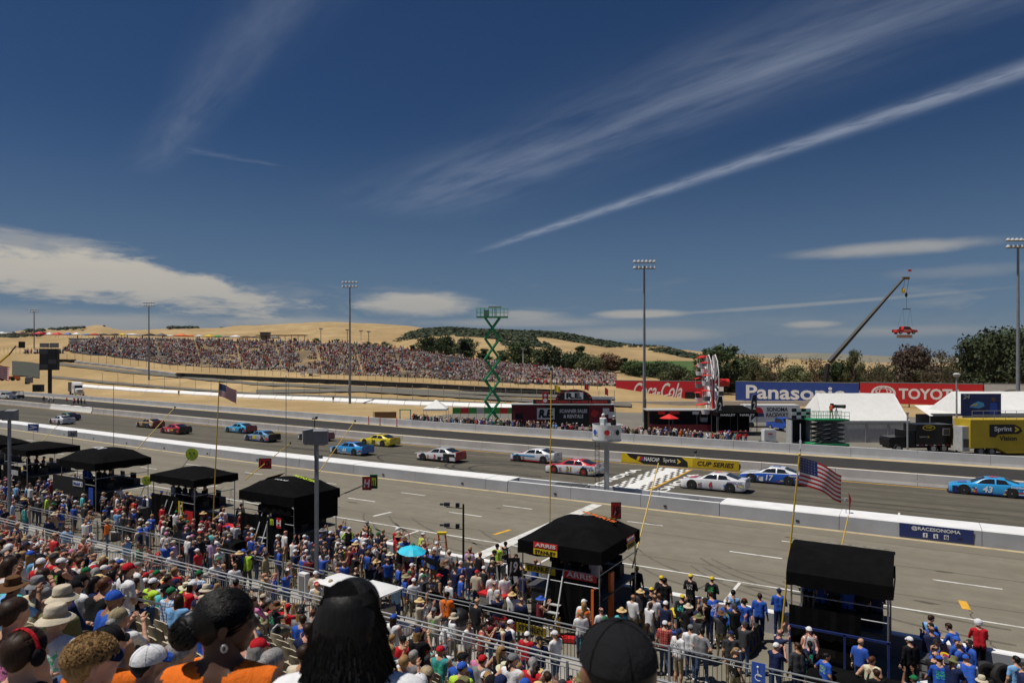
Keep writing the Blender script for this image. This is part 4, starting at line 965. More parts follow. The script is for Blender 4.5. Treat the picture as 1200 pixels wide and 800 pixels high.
def car(px, py, label, side, top, low, rear, num, numc, spon=None, sponc=None, roofc=None, yawd=0., decals=(), spoil=None, rim=None, Y=None):
    p = G(px, py)
    if Y is not None: p = DZ(px, TY(px, Y), 0)
    sl = (YL(INW, p.x-6)-YL(INW, p.x+6))/12*.6
    o = thing('race_car', label, 'race car', (p.x, p.y, .012), -math.atan(sl)+R(yawd), 'stock cars on the race track')
    b = inst('body', CARB, o)
    for i, c_ in enumerate((side, top, low, rear, (.01, .01, .01))): setmat(b, i, paintm(c_))
    for nm in ('windshield', 'rear_window', 'side_window', 'side_window_far', 'quarter_window', 'quarter_window_far', 'wheel_arch', 'splitter', 'grille', 'tail_light', 'headlight', 'headlight_far'):
        if nm == 'wheel_arch':
            for x in (-1.55, 1.35): inst('wheel_arch', CARG[nm], o, (x, 0, 0)); inst('wheel_arch', CARG[nm+'_far'], o, (x, 0, 0))
        else: inst(nm.replace('_far', ''), CARG[nm], o)
    s_ = inst('spoiler', CARG['spoiler'], o); setmat(s_, 0, paintm(spoil or rear))
    for x in (-1.55, 1.35):
        for y in (-.885, .885):
            t = inst('wheel', CARG['tyre'], o, (x, y, .345)); r_ = inst('rim', CARG['rim'], t)
            if rim: setmat(r_, 0, paintm(rim))
    if num:
        letter(num, paintm(numc), o, (-.10, -1.012, .52), (1, 0, 0), (0, 0, 1), None, .46, .03, .15, name='number', off=0.)
        letter(num, paintm(roofc or numc), o, (.30, 0, 1.345), (0, -1, 0), (1, 0, 0), None, .62, .03, name='number', off=0.)
    if spon: letter(spon, paintm(sponc), o, (1.72, -1.012, .80), (1, 0, 0), (0, 0, 1), None, .16, .02, .2, name='sponsor_lettering', off=0.); 
    for d in decals: decal(o, paintm(d[0]), *d[1:])
    rd = random.Random(label)
    for i in range(16):                               # contingency stickers and sponsor marks
        c_ = rd.choice(((.8, .7, .05), (.7, .05, .05), (.85, .85, .85), (.05, .2, .6), (.03, .03, .03)))
        if i < 9: x0, z0 = -1.06+.10*(i % 3), .30+.12*(i//3); decal(o, paintm(c_), x0, x0+.085, z0, z0+.07, -1.009)
        elif i < 13: x0 = .55+rd.random()*.3+.1*(i-9); decal(o, paintm(c_), x0, x0+rd.uniform(.1, .3), .22+.1*(i-9), .28+.1*(i-9), -1.009)
        else: x0 = 1.85+.17*(i-13); decal(o, paintm(c_), x0, x0+.13, .5, .6, -1.006)
    hd_ = MB(); zc = .815; hd_.add([(-1.95, -.45, .80), (-1.95, .45, .80), (-1.35, .55, .872), (-1.35, -.55, .872)], [(3, 2, 1, 0)], paintm(rd.choice(((.7, .05, .05), (.8, .8, .8), (.05, .15, .5), (.03, .03, .03))))); hd_.build('hood_decal', o)
    return o
WH = (.72, .73, .75); BK = (.012, .012, .014); RD = (.55, .015, .02); BL = (.02, .10, .48); LB = (.035, .36, .74); YE = (.78, .62, .01); DB = (.012, .02, .12); OR = (.75, .22, .03)
YA, YB, YC = 52.6, 56.6, 60.2       # the lines the cars run on
car(1158, 579, 'light blue stock car number 43 with red roof number', LB, LB, (.02, .14, .5), (.05, .3, .65), '43', (.85, .85, .85), 'Smithfield', (.85, .85, .85), (.75, .05, .08), 0, ((DB, -2.3, -1.95, .15, .62, -1.0), (RD, -.95, -.75, .2, .5), (RD, 1.75, 2.4, .38, .46), (WH, 1.75, 2.4, .28, .34)))
car(906, 565, 'white over royal blue stock car number 17', BL, WH, (.05, .12, .4), WH, '17', (.85, .85, .85), 'Fastenal', (.85, .85, .85), BL, 0, ((WH, -.9, -.6, .2, .55),))
car(838, 573, 'all white stock car number 6 with small purple lettering', WH, WH, (.6, .6, .62), WH, '6', (.6, .02, .03), 'ADVOCARE', (.10, .03, .25), (.7, .05, .1))
car(673, 554.5, 'white stock car number 21 with red roof and pillars', WH, (.62, .02, .03), (.65, .65, .66), WH, '21', (.42, .26, .03), 'Motorcraft', (.04, .12, .4), WH, 0, ((YE, 2.0, 2.3, .35, .45),), rim=(.4, .02, .02))
car(628, 540.5, 'white stock car with light blue and red side stripes', (.62, .64, .68), WH, (.5, .03, .04), WH, '', BK, 'STP', (.04, .1, .5), None, 0, ((LB, -2.2, .4, .60, .72), (RD, -.7, .9, .16, .22), (BL, -2.1, -1.95, .2, .5)))
car(517, 539.5, 'white and black stock car number 3 with red tail', WH, (.5, .5, .5), BK, RD, '3', (.62, .02, .03), '', BK, WH, 0, ((BK, .3, 1.1, .2, .55), (WH, 1.8, 2.42, .24, .55), (BK, 1.0, 2.4, .6, .9), (RD, -2.1, -1.9, .4, .6)), spoil=RD)
car(445, 521.5, 'bright yellow stock car number 20', YE, YE, (.7, .6, .03), YE, '20', (.05, .05, .05), 'Dollar', (.05, .05, .05), BK, 0, ((WH, .5, .9, .3, .6),))
car(412, 531.5, 'blue stock car number 44 with red hood and white nose', LB, (.05, .28, .68), WH, (.05, .25, .6), '44', (.85, .85, .85), '', WH, RD, 0, ((WH, -2.2, -1.5, .2, .62, -1.0), (RD, 2.0, 2.4, .5, .62), (YE, 2.1, 2.4, .3, .36)))
car(370, 515.5, 'dark navy stock car with white nose behind speaker post', DB, DB, WH, (.2, .03, .06), '88', (.8, .8, .82), '', WH, WH, 0, ((WH, -2.2, -1.6, .25, .6, -1.0), (RD, 1.7, 2.4, .4, .7)))
car(307, 516.5, 'stock car with blue white and yellow doors and dark tail', (.35, .40, .48), (.08, .30, .55), BL, BK, '', BK, '', BK, None, 0, ((YE, -.5, .1, .35, .8), (BL, -1.2, -.6, .3, .7), (WH, .9, 1.8, .45, .8), (BK, 1.0, 1.9, .6, .9), (RD, 2.1, 2.4, .3, .5)), spoil=(.5, .4, .03))
car(282, 506.5, 'pale blue stock car with dark red tail', (.05, .42, .70), (.05, .42, .70), (.03, .25, .45), (.25, .02, .03), '95', (.8, .82, .85), '', BK, WH, 0, ((RD, 2.0, 2.4, .35, .6), (BK, 1.7, 2.1, .5, .85)))
car(206, 507.5, 'red stock car with lime side flash and black tail', RD, RD, (.02, .02, .02), BK, '16', (.85, .85, .85), '', BK, WH, 0, (((.5, .65, .03), .4, 1.5, .50, .66), (BK, 1.6, 2.4, .6, .85)), spoil=BK)
car(176, 500.5, 'tan and black stock car running ahead of the red car', (.48, .30, .12), (.45, .32, .16), BK, (.3, .03, .03), '78', BK, '', BK, BK, 0, ((BK, .2, 1.3, .2, .7), (WH, -2.2, -1.9, .3, .55, -1.0), (WH, 1.5, 2.3, .45, .7), (RD, 1.9, 2.4, .3, .45)))
car(72.5, 496.3, 'white stock car with red side number beside dark car', WH, WH, WH, WH, '14', (.6, .03, .05), '', BK, RD)
car(80, 492.0, 'dark stock car with lime roof stripe beside white car', DB, (.12, .22, .12), DB, DB, '', BK, '', BK, None, 0, (((.6, .7, .05), -.5, .3, .8, .86),))
car(6, 492.5, 'white and blue stock car behind the left speaker post', WH, BL, BL, WH, '4', BL, '', BK, WH)
# ------------------------------------------------------------------ pit stalls: team boxes with canopies
Z3 = Vector((0, 0, 1))
def pit_box(X0, X1, Y0, Y1, label, eave=3.15, top=3.8, deck=1.45, accent='black', roof='hip', curtain=None, logos=(), panels=(), cab='black', stairs=True, antenna=0, rail_text=None, seats=4):
    """team command wagon: tool cabinet on wheels, deck with benches and monitors, posts and a cloth canopy"""
    cx, cy = (X0+X1)/2, (Y0+Y1)/2; wx, wy = (X1-X0)*(.80 if X0 < -20 else .90), (Y1-Y0)*.86
    o = thing('pit_box', label, 'pit box', (cx, cy, 0), 0, 'team pit boxes along the pit road')
    hx, hy = wx/2, wy/2
    # cabinet with drawers facing the crew side
    cbw, cbd = wx*.62, wy*.42; ccx, ccy = -hx+cbw/2+.15, -hy+cbd/2+.55
    c = MB(); c.box((ccx, ccy, .30+(deck-.42)/2), (cbw, cbd, deck-.42), M[cab]); cabo = c.build('cabinet', o)
    for i in range(3):
        for j in range(2):
            d = MB(); d.box((ccx-cbw/2+cbw*(i+.5)/3, ccy-cbd/2-.012, .42+(deck-.62)*(j+.5)/2), (cbw/3-.04, .024, (deck-.62)/2-.04), M['grey_dark'] if (i+j) % 2 else M[cab]); d.build('drawer', cabo)
    for sx in (-1, 1):
        for sy in (-1, 1):
            wv = MB(); wv.tube((ccx+sx*(cbw/2-.25), ccy+sy*(cbd/2-.1)-.06, .20), (ccx+sx*(cbw/2-.25), ccy+sy*(cbd/2-.1)+.06, .20), .2, M['rubber'], 12); wv.build('wheel', o)
    d = MB(); d.box((0, .12, deck), (wx-.1, wy-.5, .07), M['grey_dark']); d.build('deck', o)
    # tool boxes and monitors on the far side
    t = MB(); t.box((-.1, hy-.55, deck+.26), (wx*.8, .45, .45), M[cab]); t.build('console', o)
    for i in range(3):
        m_ = MB(); m_.box((-wx*.3+wx*.3*i, hy-.62, deck+.72), (.52, .05, .36), M['black_gloss'], random.uniform(-.2, .2)); m_.tube((-wx*.3+wx*.3*i, hy-.6, deck+.3), (-wx*.3+wx*.3*i, hy-.6, deck+.7), .03, M['grey_dark'], 6); m_.build('monitor', o)
    for sx, sy in ((-1, -1), (1, -1), (-1, 1), (1, 1)):
        p = MB(); p.tube((sx*(hx-.06), sy*(hy-.06), 0.0), (sx*(hx-.06), sy*(hy-.06), eave+.02), .028, M['steel'], 8); p.build('post', o)
    for z in (deck+.5, deck+.95):
        r_ = MB(); r_.tube((-hx+.06, -hy+.06, z), (hx-.06, -hy+.06, z), .02, M['galv'], 6); r_.build('rail', o)
    r_ = MB(); r_.tube((hx-.06, -hy+.06, deck+.95), (hx-.06, hy-.06, deck+.95), .02, M['steel'], 6); r_.build('rail', o)
    # canopy cloth
    cn = MB(); m_ = M['black_cloth']; ov = .08; x, y = hx+ov, hy+ov
    if roof == 'hip':
        n = 10; vs = []
        for i in range(n+1):
            for j in range(n+1):
                u, v = -1+2*i/n, -1+2*j/n; k = 1-max(abs(u), abs(v)); z = eave+.18+(top-eave-.18)*min(1, k*2.2)+random.uniform(-.015, .015); sag = -.05*math.sin(abs(u*v)*3)
                vs.append((u*x, v*y, z+sag))
    elif roof == 'barrel':
        n = 10; vs = []
        for i in range(n+1):
            for j in range(n+1):
                u, v = -1+2*i/n, -1+2*j/n; z = eave+.12+(top-eave-.12)*math.sin(math.pi*min(1, max(0, (v+1)/2*.85+.0)))**.7; vs.append((u*x, v*y, z+random.uniform(-.012, .012)))
    else:
        n = 8; vs = []
        for i in range(n+1):
            for j in range(n+1):
                u, v = -1+2*i/n, -1+2*j/n; k = 1-max(abs(u), abs(v)); vs.append((u*x, v*y, eave+.12+(top-eave-.12)*min(1, k*1.3)+random.uniform(-.02, .02)))
    cn.add(vs, [(i*(n+1)+j, (i+1)*(n+1)+j, (i+1)*(n+1)+j+1, i*(n+1)+j+1) for i in range(n) for j in range(n)], m_)
    for (ax, ay, bx, by) in ((-x, -y, x, -y), (x, -y, x, y), (x, y, -x, y), (-x, y, -x, -y)):
        seg = 12; vs = []
        for i in range(seg+1):
            k = i/seg; px_, py__ = ax+(bx-ax)*k, ay+(by-ay)*k
            zt = eave+.18 if roof == 'hip' else eave+.12
            vs += [(px_, py__, zt+.01), (px_*1.004, py__*1.004, eave-.30+.03*math.sin(i*1.7))]
        cn.add(vs, [(2*i, 2*i+1, 2*i+3, 2*i+2) for i in range(seg)], m_)
    can = cn.build('canopy', o, smooth=35)
    if curtain:
        for (ax, ay, bx, by, zb, *zt_) in curtain:
            cu = MB(); vs = []
            for i in range(13):
                k = i/12; wv = .03*math.sin(i*2.1); vs += [(ax*hx+(bx-ax)*hx*k, ay*hy+(by-ay)*hy*k+wv, zt_[0] if zt_ else eave), (ax*hx+(bx-ax)*hx*k+wv, ay*hy+(by-ay)*hy*k+wv*.5, zb)]
            cu.add(vs, [(2*i, 2*i+1, 2*i+3, 2*i+2) for i in range(12)], m_); cu.build('curtain', o)
    def rz_(px, py):
        u, v = px/x, py/y; k = 1-max(abs(u), abs(v))
        if roof == 'hip': return eave+.18+(top-eave-.18)*min(1, k*2.2)-.05*math.sin(abs(u*v)*3)
        if roof == 'barrel': return eave+.12+(top-eave-.12)*math.sin(math.pi*min(1, max(0, (v+1)/2*.85)))**.7
        return eave+.12+(top-eave-.12)*min(1, k*1.3)
    for (txt, mt, bgm, c_, xd, yd, wd, ht) in logos:
        if abs(Vector(yd).z) < .5:                     # lies on the roof cloth
            c_ = Vector((c_[0], c_[1], 0)); xd, yd = Vector((xd[0], xd[1], 0)).normalized(), Vector((yd[0], yd[1], 0)).normalized()
            f_ = lambda d, L_: (d*L_*2+Z3*(rz_(*(c_+d*L_).xy)-rz_(*(c_-d*L_).xy))).normalized()
            mid = max(rz_(*c_.xy), (rz_(*(c_+yd*ht*.6).xy)+rz_(*(c_-yd*ht*.6).xy))/2, (rz_(*(c_+xd*wd*.5).xy)+rz_(*(c_-xd*wd*.5).xy))/2)
            xd, yd = f_(xd, wd*.5), f_(yd, ht*.6); yd = (yd-xd*yd.dot(xd)).normalized(); c_ = c_+Z3*(mid+.02)
        if bgm:
            xd_, yd_ = Vector(xd).normalized(), Vector(yd).normalized(); cc = Vector(c_); a = xd_*wd*.58; b2 = yd_*ht*.85; n_ = xd_.cross(yd_)*.012
            bb = MB(); bb.quad(cc-a-b2+n_, cc+a-b2+n_, cc+a+b2+n_, cc-a+b2+n_, M[bgm]); bb.build('logo_panel', can)
        letter(txt, M[mt], can, c_, xd, yd, wd, ht, .02, name='lettering', off=.022)
    for (m_name, x0, x1, y_, z0, z1) in panels:
        bb = MB(); bb.box(((x0+x1)/2, y_, (z0+z1)/2), (x1-x0, .03, z1-z0), M[m_name]); bb.build('side_panel', o)
    if stairs:
        s_ = thing('x', 'x', 'x'); bpy.data.objects.remove(s_)
        st = MB(); xa = -.05*wx
        for dx_ in (-.28, .28):
            st.tube((xa+dx_, -hy-.75, 0), (xa+dx_, -hy+.15, deck+.95), .028, M['white'], 6)
        sto = st.build('stair_rail', o)
        for i in range(5):
            k = (i+.6)/6.2; tr = MB(); tr.box((xa, -hy-.75+.72*k/.6*.72, deck*k*1.05), (.54, .16, .03), M['grey_light']); tr.build('stair_tread', sto)
    if antenna:
        an = MB(); an.tube((-hx+.1, hy-.1, eave), (-hx+.1, hy-.1, antenna), .018, M['grey'], 6); an.build('antenna_mast', o)
    return o
bx1 = pit_box(-13.05, -9.45, 22.0, 26.3, 'black canopy pit box with red and yellow brand panels', 3.1, 3.85, curtain=((-.2, -1.01, .98, -1.01, .3, 1.95),), logos=(
    ('ARRIS', 'white', 'red_bright', (-.5, -1.97, 3.22), (1, 0, 0), (0, 0, 1), .85, .13), ('STANLEY', 'black', 'yellow', (-.5, -1.975, 2.98), (1, 0, 0), (0, 0, 1), .85, .13),
    ('ARRIS', 'white', 'red_bright', (1.74, .8, 3.16), (0, 1, 0), (-.25, 0, 1), .75, .13), ('STANLEY', 'black', 'yellow', (1.76, .8, 2.93), (0, 1, 0), (-.25, 0, 1), .75, .13),
    ('STANLEY', 'yellow', None, (.35, 1.1, 3.62), (1, -.12, 0), (0, .9, -.2), 1.7, .34), ('ARRIS', 'orange', None, (.45, .75, 3.72), (1, -.12, 0), (0, .95, -.1), 1.5, .26)))
for c_, tx, bgm, fg in (((-.92, -1.62, 2.22), 'STANLEY', 'yellow', 'black'), ((.72, -1.62, 2.22), 'ARRIS', 'red_bright', 'white')):
    b = MB(); b.box(c_, (1.3, .03, .30), M[bgm]); p_ = b.build('brand_panel', bx1); letter(tx, M[fg], p_, (c_[0], c_[1]-.017, c_[2]), (1, 0, 0), (0, 0, 1), 1.05, .19, .02)
for i, (x, z0, z1) in enumerate(((1.35, .25, 1.9), (1.5, .35, 2.2))):
    b = MB(); b.box((x, -1.75+1.2*i, (z0+z1)/2), (.10, .34, z1-z0), M['orange']); b.build('tool_rack', bx1)
bx2 = pit_box(-3.75, -.55, 23.5, 26.2, 'black barrel canopy pit box with blue framed cabinet', 3.05, 3.85, roof='barrel', deck=1.5, stairs=False, curtain=((-1, -1.02, .45, -1.02, .9, 2.12),), logos=(('SUBWAY', 'white', None, (.35, .75, 3.84), (1, 0, 0), (0, 1, 0), 2.0, .20),))
for x in (-1.4, .2, 1.4):
    b = MB(); b.box((x, -1.3, .75), (.07, .06, 1.5), M['blue_dark']); b.build('frame_post', bx2)
b = MB(); b.box((0, -1.3, 1.48), (2.9, .06, .07), M['blue_dark']); b.build('frame_rail', bx2)
bx3 = pit_box(-30.6, -25.7, 23.0, 26.4, 'black canopy pit box with red square and green claw logos', 3.15, 3.9, curtain=((1.0, -1, 1.0, 1, 1.9), (-.2, -1.02, .9, -1.02, 2.4), (-.98, -1.03, .7, -1.03, .4, 2.2)), logos=(('H', 'white', 'red', (-1.3, .0, 3.9), (1, -.25, 0), (.25, 1, 0), .8, .62), ('MONSTER', 'lime', None, (.9, .2, 3.92), (1, .25, 0), (-.25, 1, 0), 1.3, .35), ('HAAS', 'white', None, (.2, -.7, 3.92), (1, 0, 0), (0, 1, 0), .9, .16), ('H', 'white', 'red', (1.0, -1.56, 2.0), (1, 0, 0), (0, 0, 1), .3, .3), ('m', 'lime', None, (.5, -1.56, 2.0), (1, 0, 0), (0, 0, 1), .25, .3)), antenna=9.2)
bx4 = pit_box(-39.4, -34.4, 23.6, 26.8, 'plain black canopy pit box with red and yellow tool racks', 3.2, 3.75, roof='flat', cab='black', curtain=((-.98, -1.03, .35, -1.03, .4, 2.25),), panels=(('red', .9, 2.2, -1.58, .2, 1.6), ('yellow', 1.0, 1.12, -1.66, .9, 2.1), ('yellow', 1.3, 1.38, -1.66, .9, 2.1), ('white', 1.12, 1.3, -1.64, .9, 1.9)))
bx5 = pit_box(-50.4, -45.0, 23.8, 28.0, 'black canopy pit box with round white logo and blue panels', 3.2, 4.05, logos=(('KOHL', 'white', None, (-.3, -.2, 3.98), (1, -.2, 0), (.2, 1, 0), 1.5, .6), ('Mobil 1', 'blue', 'white', (.8, -2.18, 2.05), (1, 0, 0), (0, 0, 1), 1.0, .2)), panels=(('black', -2.4, 1.6, -2.14, 1.2, 2.4), ('blue', 2.0, 2.5, -2.12, .3, 1.9)), antenna=8.3)
b = MB(); b.lathe([(.001, 0), (.9, 0), (.9, .012), (.001, .014)], (-.5, .1, 3.92), M['white'], 20, 1.2, .7); b.build('logo_disc', bx5)
bx6 = pit_box(-60.2, -55.8, 24.6, 28.8, 'black canopy pit box with white sign and orange headset crew', 3.3, 3.8, roof='flat', curtain=((-.98, -1.03, .6, -1.03, .5, 2.2),), logos=(), panels=(('grey_light', .2, 1.2, -2.12, 1.6, 1.95),))
bx7 = pit_box(-69.6, -64.4, 25.2, 29.2, 'black canopy pit box with yellow lettering and yellow panels', 3.0, 3.8, roof='flat', logos=(('GENERAL', 'yellow', None, (.9, -2.1, 3.05), (1, 0, 0), (0, 0, 1), 3.2, .36),), panels=(('yellow', 1.2, 2.5, -2.1, .3, 1.9), ('yellow', -2.2, .2, -2.1, .4, 1.2)))
# ------------------------------------------------------------------ things in the pits
def pole(name, label, a, b, r, m, cat='pole', n=8, extras=None, group=None):
    o = thing(name, label, cat, a, 0, group); bb = MB(); bb.tube((0, 0, 0), Vector(b)-Vector(a), r, m, n, r*.8); bb.build('shaft', o, smooth=30)
    if extras: extras(o, Vector(b)-Vector(a))
    return o
def us_flag(parent, at, L_, H_, dirx, droop=.25, seed=0):
    """waving flag: 13 stripes, blue canton and stars, hanging from the pole"""
    n = 22; dirx = Vector(dirx).normalized(); side = Vector((-dirx.y, dirx.x, 0))
    def P(u, v):
        wv = .10*L_*math.sin(u*6.5+seed+v*1.2)*u; return Vector(at)+dirx*(u*L_*.96)+side*wv+Z3*(-v*H_-droop*L_*u**1.4-.03*L_*math.sin(u*9+seed)*u)
    for nm, mats_ in (('field', None),):
        b = MB()
        for j in range(13):
            for i in range(n):
                u0, u1, v0, v1 = i/n, (i+1)/n, j/13, (j+1)/13
                m = M['blue_dark'] if (u0 < .4 and j < 7) else (M['red'] if j % 2 == 0 else M['white_cloth'])
                b.quad(P(u0, v0), P(u0, v1), P(u1, v1), P(u1, v0), m)
        fo = b.build('flag', parent)
    st = MB()
    for r_ in range(5):
        for c in range(6):
            u, v = .035+.062*c, .06+.10*r_
            c0 = P(u, v)+side*.008; st.quad(c0+Z3*.02*H_, c0-dirx*.012*L_, c0-Z3*.02*H_, c0+dirx*.012*L_, M['white']); c1 = P(u, v)-side*.008; st.quad(c1+Z3*.02*H_, c1+dirx*.012*L_, c1-Z3*.02*H_, c1-dirx*.012*L_, M['white'])
    kind(st.build('stars', fo), 'stuff')
def flag_pole(label, px0, y0, px1, y1, t, L_, H_, dirp, droop, base_z, seed=0):
    a = W(px0, y0, t); b = W(px1, y1, t); a = a+(b-a)*0; d = b-a; k = (base_z-a.z)/d.z; a = a+d*k
    def ex(o, d_):
        o2 = MB(); o2.ball(d_, .05, M['yellow'], 8, 5); o2.build('finial', o)
        us_flag(o, d_*.985, L_, H_, (RX*dirp, RY*dirp, 0), droop, seed)
    return pole('flag_pole', label, a, b, .035, M['pole_yellow'], 'flag', 8, ex)
flag_pole('American flag on yellow pole above pit box with blue frame', 926, 640, 937, 532, 24.2, 1.62, .98, 1, .42, 0., .6)
flag_pole('American flag on tall yellow pole above plain black canopy', 250, 605, 257, 446, 38.0, 1.0, .72, 1, .45, 0., 1.9)
flag_pole('American flag at the edge of the picture beside boom lift', -10, 560, -8, 424, 60, 1.5, 1.2, 1, .25, 0., 2.7)
def sign_pole(label, x0, y0, t0, x1, y1, t1, r=.022, m='pole_yellow', sign=None, tip=True):
    a, b = W(x0, y0, t0), W(x1, y1, t1)
    def ex(o, d_):
        if tip: q_ = MB(); q_.ball(d_, .07, M['black'], 8, 5); q_.build('tip', o)
        if sign: sign(o, d_)
    return pole('sign_pole', label, a, b, r, M[m], 'sign pole', 6, ex)
def board(w_, h_, mb, txt, mt, at=1.0, edge='black', shape='box'):
    def f(o, d_):
        c = d_*at; b = MB()
        if shape == 'disc': b.disc((0, 0, 0), w_/2, (-FX, -FY, 0), M[mb], 18, .03)
        else: b.box((0, 0, 0), (w_, .03, h_), M[mb], YAW)
        s_ = b.build('board', o, loc=c)
        if shape != 'disc':
            e = MB(); e.box((0, 0, 0), (w_+.08, .024, h_+.08), M[edge], YAW); e.build('board_edge', s_)
        if txt: letter(txt, M[mt], s_, Vector((-FX, -FY, 0))*.022, (RX, RY, 0), (0, 0, 1), w_*.8, h_*.66, .03, .15, off=.005)
        if shape == 'disc':
            for sx in (-.16, .16):
                e = MB(); e.ball(Vector((RX*sx*w_, RY*sx*w_, .1*w_))+Vector((-FX, -FY, 0))*.035, .035*w_*2, M['black'], 8, 5); e.build('dot', s_)
    return f
sign_pole('yellow round sign board on black pole above plain canopy', 200, 566, 40, 225, 532, 44, .02, 'black', board(.82, .82, 'lime', None, None, 1., shape='disc'), False)
sign_pole('lime round sign board hung on the canopy with white logo', 165, 580, 42, 172, 563, 44, .02, 'black', board(.62, .62, 'lime', None, None, 1., shape='disc'), False)
sign_pole('long yellow pole leaning over the pit wall past antenna', 160, 527, 46, 205, 477, 50, .028)
sign_pole('yellow pole with red number 10 board leaning over pit road', 287, 562, 36, 340, 519, 40, .026, 'pole_yellow', board(.62, .5, 'red', '10', 'black', .42))
sign_pole('yellow pole leaning past the twin speaker post', 374, 553, 35, 416, 493, 39, .026)
sign_pole('black pole holding red and white square board', 398, 580, 35, 430, 566, 35.5, .02, 'black', board(.40, .62, 'red', 'H', 'white', 1.), False)
sign_pole('black pole holding the green claw board', 404, 578, 35.2, 438, 564, 35.8, .02, 'black', board(.32, .66, 'black', 'm', 'lime', 1., 'green'), False)
sign_pole('long yellow pole rising from brand panel pit box to finish line', 741, 665, 27, 772, 541, 30.5, .030)
sign_pole('straight yellow pole behind the brand panel pit box', 644, 640, 28.5, 646, 432, 29.5, .026)
sign_pole('short pole carrying red number 19 board above canopy', 714, 618, 29.5, 722, 598, 30, .02, 'black', board(.36, .66, 'red_bright', '19', 'black', 1.), False)
sign_pole('pole with black and white number 19 board beside crew', 588, 690, 27.5, 602, 664, 27.5, .03, 'grey', board(.42, .66, 'black', '19', 'white', 1.), False)
sign_pole('yellow pole with thin red pennant above barrel canopy', 975, 690, 24, 994, 604, 26.5, .022, 'pole_yellow', None, False)
b = MB(); c0 = W(995, 590, 26.5); b.add([c0, c0+Z3*.45-Vector((RX, RY, 0))*.02, c0+Vector((RX, RY, 0))*.09+Z3*.2, c0-Z3*.5], [(0, 1, 2, 3)], M['red_bright']); b.v = [tuple(Vector(v)-c0) for v in b.v]; tag(b.build('pennant', None, loc=c0), 'thin red pennant hanging over the pit wall', 'pennant')
sign_pole('orange yellow pole leaning left of the dark canopies', 25, 540, 58, 68, 498, 62, .03, 'pole_yellow', None)
sign_pole('blue arrow board on thin pole behind far canopy', 40, 560, 56, 39, 494, 58, .015, 'grey', board(.85, .5, 'blue', '>', 'white', .9, 'white'), False)
sign_pole('white number board above the far black canopy', 85, 520, 58, 85, 508, 58, .02, 'black', board(.72, .45, 'grey_light', '20', 'black', 1.), False)
# twin speaker posts on the walkway fence
def speaker_post(label, px, Y, top):
    t = TY(px, Y); p = DZ(px, t, .3)
    o = thing('speaker_post', label, 'speaker post', p)
    b = MB(); b.box((0, 0, (top-.3)/2), (.13, .13, top-.3), M['pole_grey'], .4); b.build('post', o)
    for dx_, rz, nm in ((-.42, .9, 1), (.22, 2.3, 1)):
        s_ = MB(); s_.prism([(-.24, -.26), (.24, -.33), (.24, .33), (-.24, .26)], -.28, .28, M['grey']); so_ = s_.build('speaker', o, loc=(dx_, .05*dx_, top-.3+.22), rz=rz)
        f_ = MB(); f_.box((.25, 0, 0), (.02, .50, .58), M['grey_dark']); f_.build('grille', so_)
        h_ = MB(); h_.lathe([(.24, 0), (.30, .06), (.30, .3), (.2, .36), (.001, .37)], (0, 0, 0), M['white'], 12); 
    b = MB(); b.box((-.1, 0, top-.3-.08), (.9, .08, .06), M['pole_grey'], .3); b.build('bracket', o)
    return o
speaker_post('grey post with two loudspeakers in front of claw logo pit box', 371, 19.5, 6.75)
speaker_post('grey post with a loudspeaker beside yellow lettered pit box', 11, 19.5, 6.6)
for k, (px, lab) in enumerate(((210, 'thin grey flag pole standing on the walkway fence'),)):
    p = DZ(313, TY(313, 19.6), .3); pole('thin_pole', 'thin grey pole standing by the walkway fence', p, p+Z3*2.9, .025, M['galv'])
# black mast with spot on the pit wall
p = Vector((G(402, 541).x, 46.0, .86)); t_ = pix(p)[2]
mast = pole('timing_mast', 'slim black mast standing on top of the white pit wall', p, p+Z3*3.6, .05, M['black'])
b = MB(); b.box((0, 0, 3.7), (.5, .1, .12), M['black'], .4); b.build('cross_arm', mast); b = MB(); b.box((.2, .05, 3.82), (.22, .12, .16), M['black'], .4); b.build('camera_head', mast)
b = MB(); b.box((.55, 0, .12), (.75, .3, .24), M['black']); b.build('battery_box', mast)
# camera mast at the pit stall
p = DZ(543, TY(543, 25.6), 0); mast = pole('camera_mast', 'black camera mast with two arms above the orange ladder', p, p+Z3*3.5, .055, M['black'])
for z in (2.35, 3.3):
    b = MB(); b.tube((0, 0, z), (-.75, -.30, z+.04), .022, M['black'], 6); a_ = b.build('arm', mast)
    b = MB(); b.box((-.72, -.28, z+.16), (.26, .14, .16), M['grey_dark'], .5); b.tube((-.85, -.36, z+.16), (-1.0, -.44, z+.16), .05, M['black'], 8); b.build('camera', a_)
    b = MB(); b.box((-.25, -.1, z+.14), (.16, .12, .18), M['black'], .3); b.build('camera', a_)
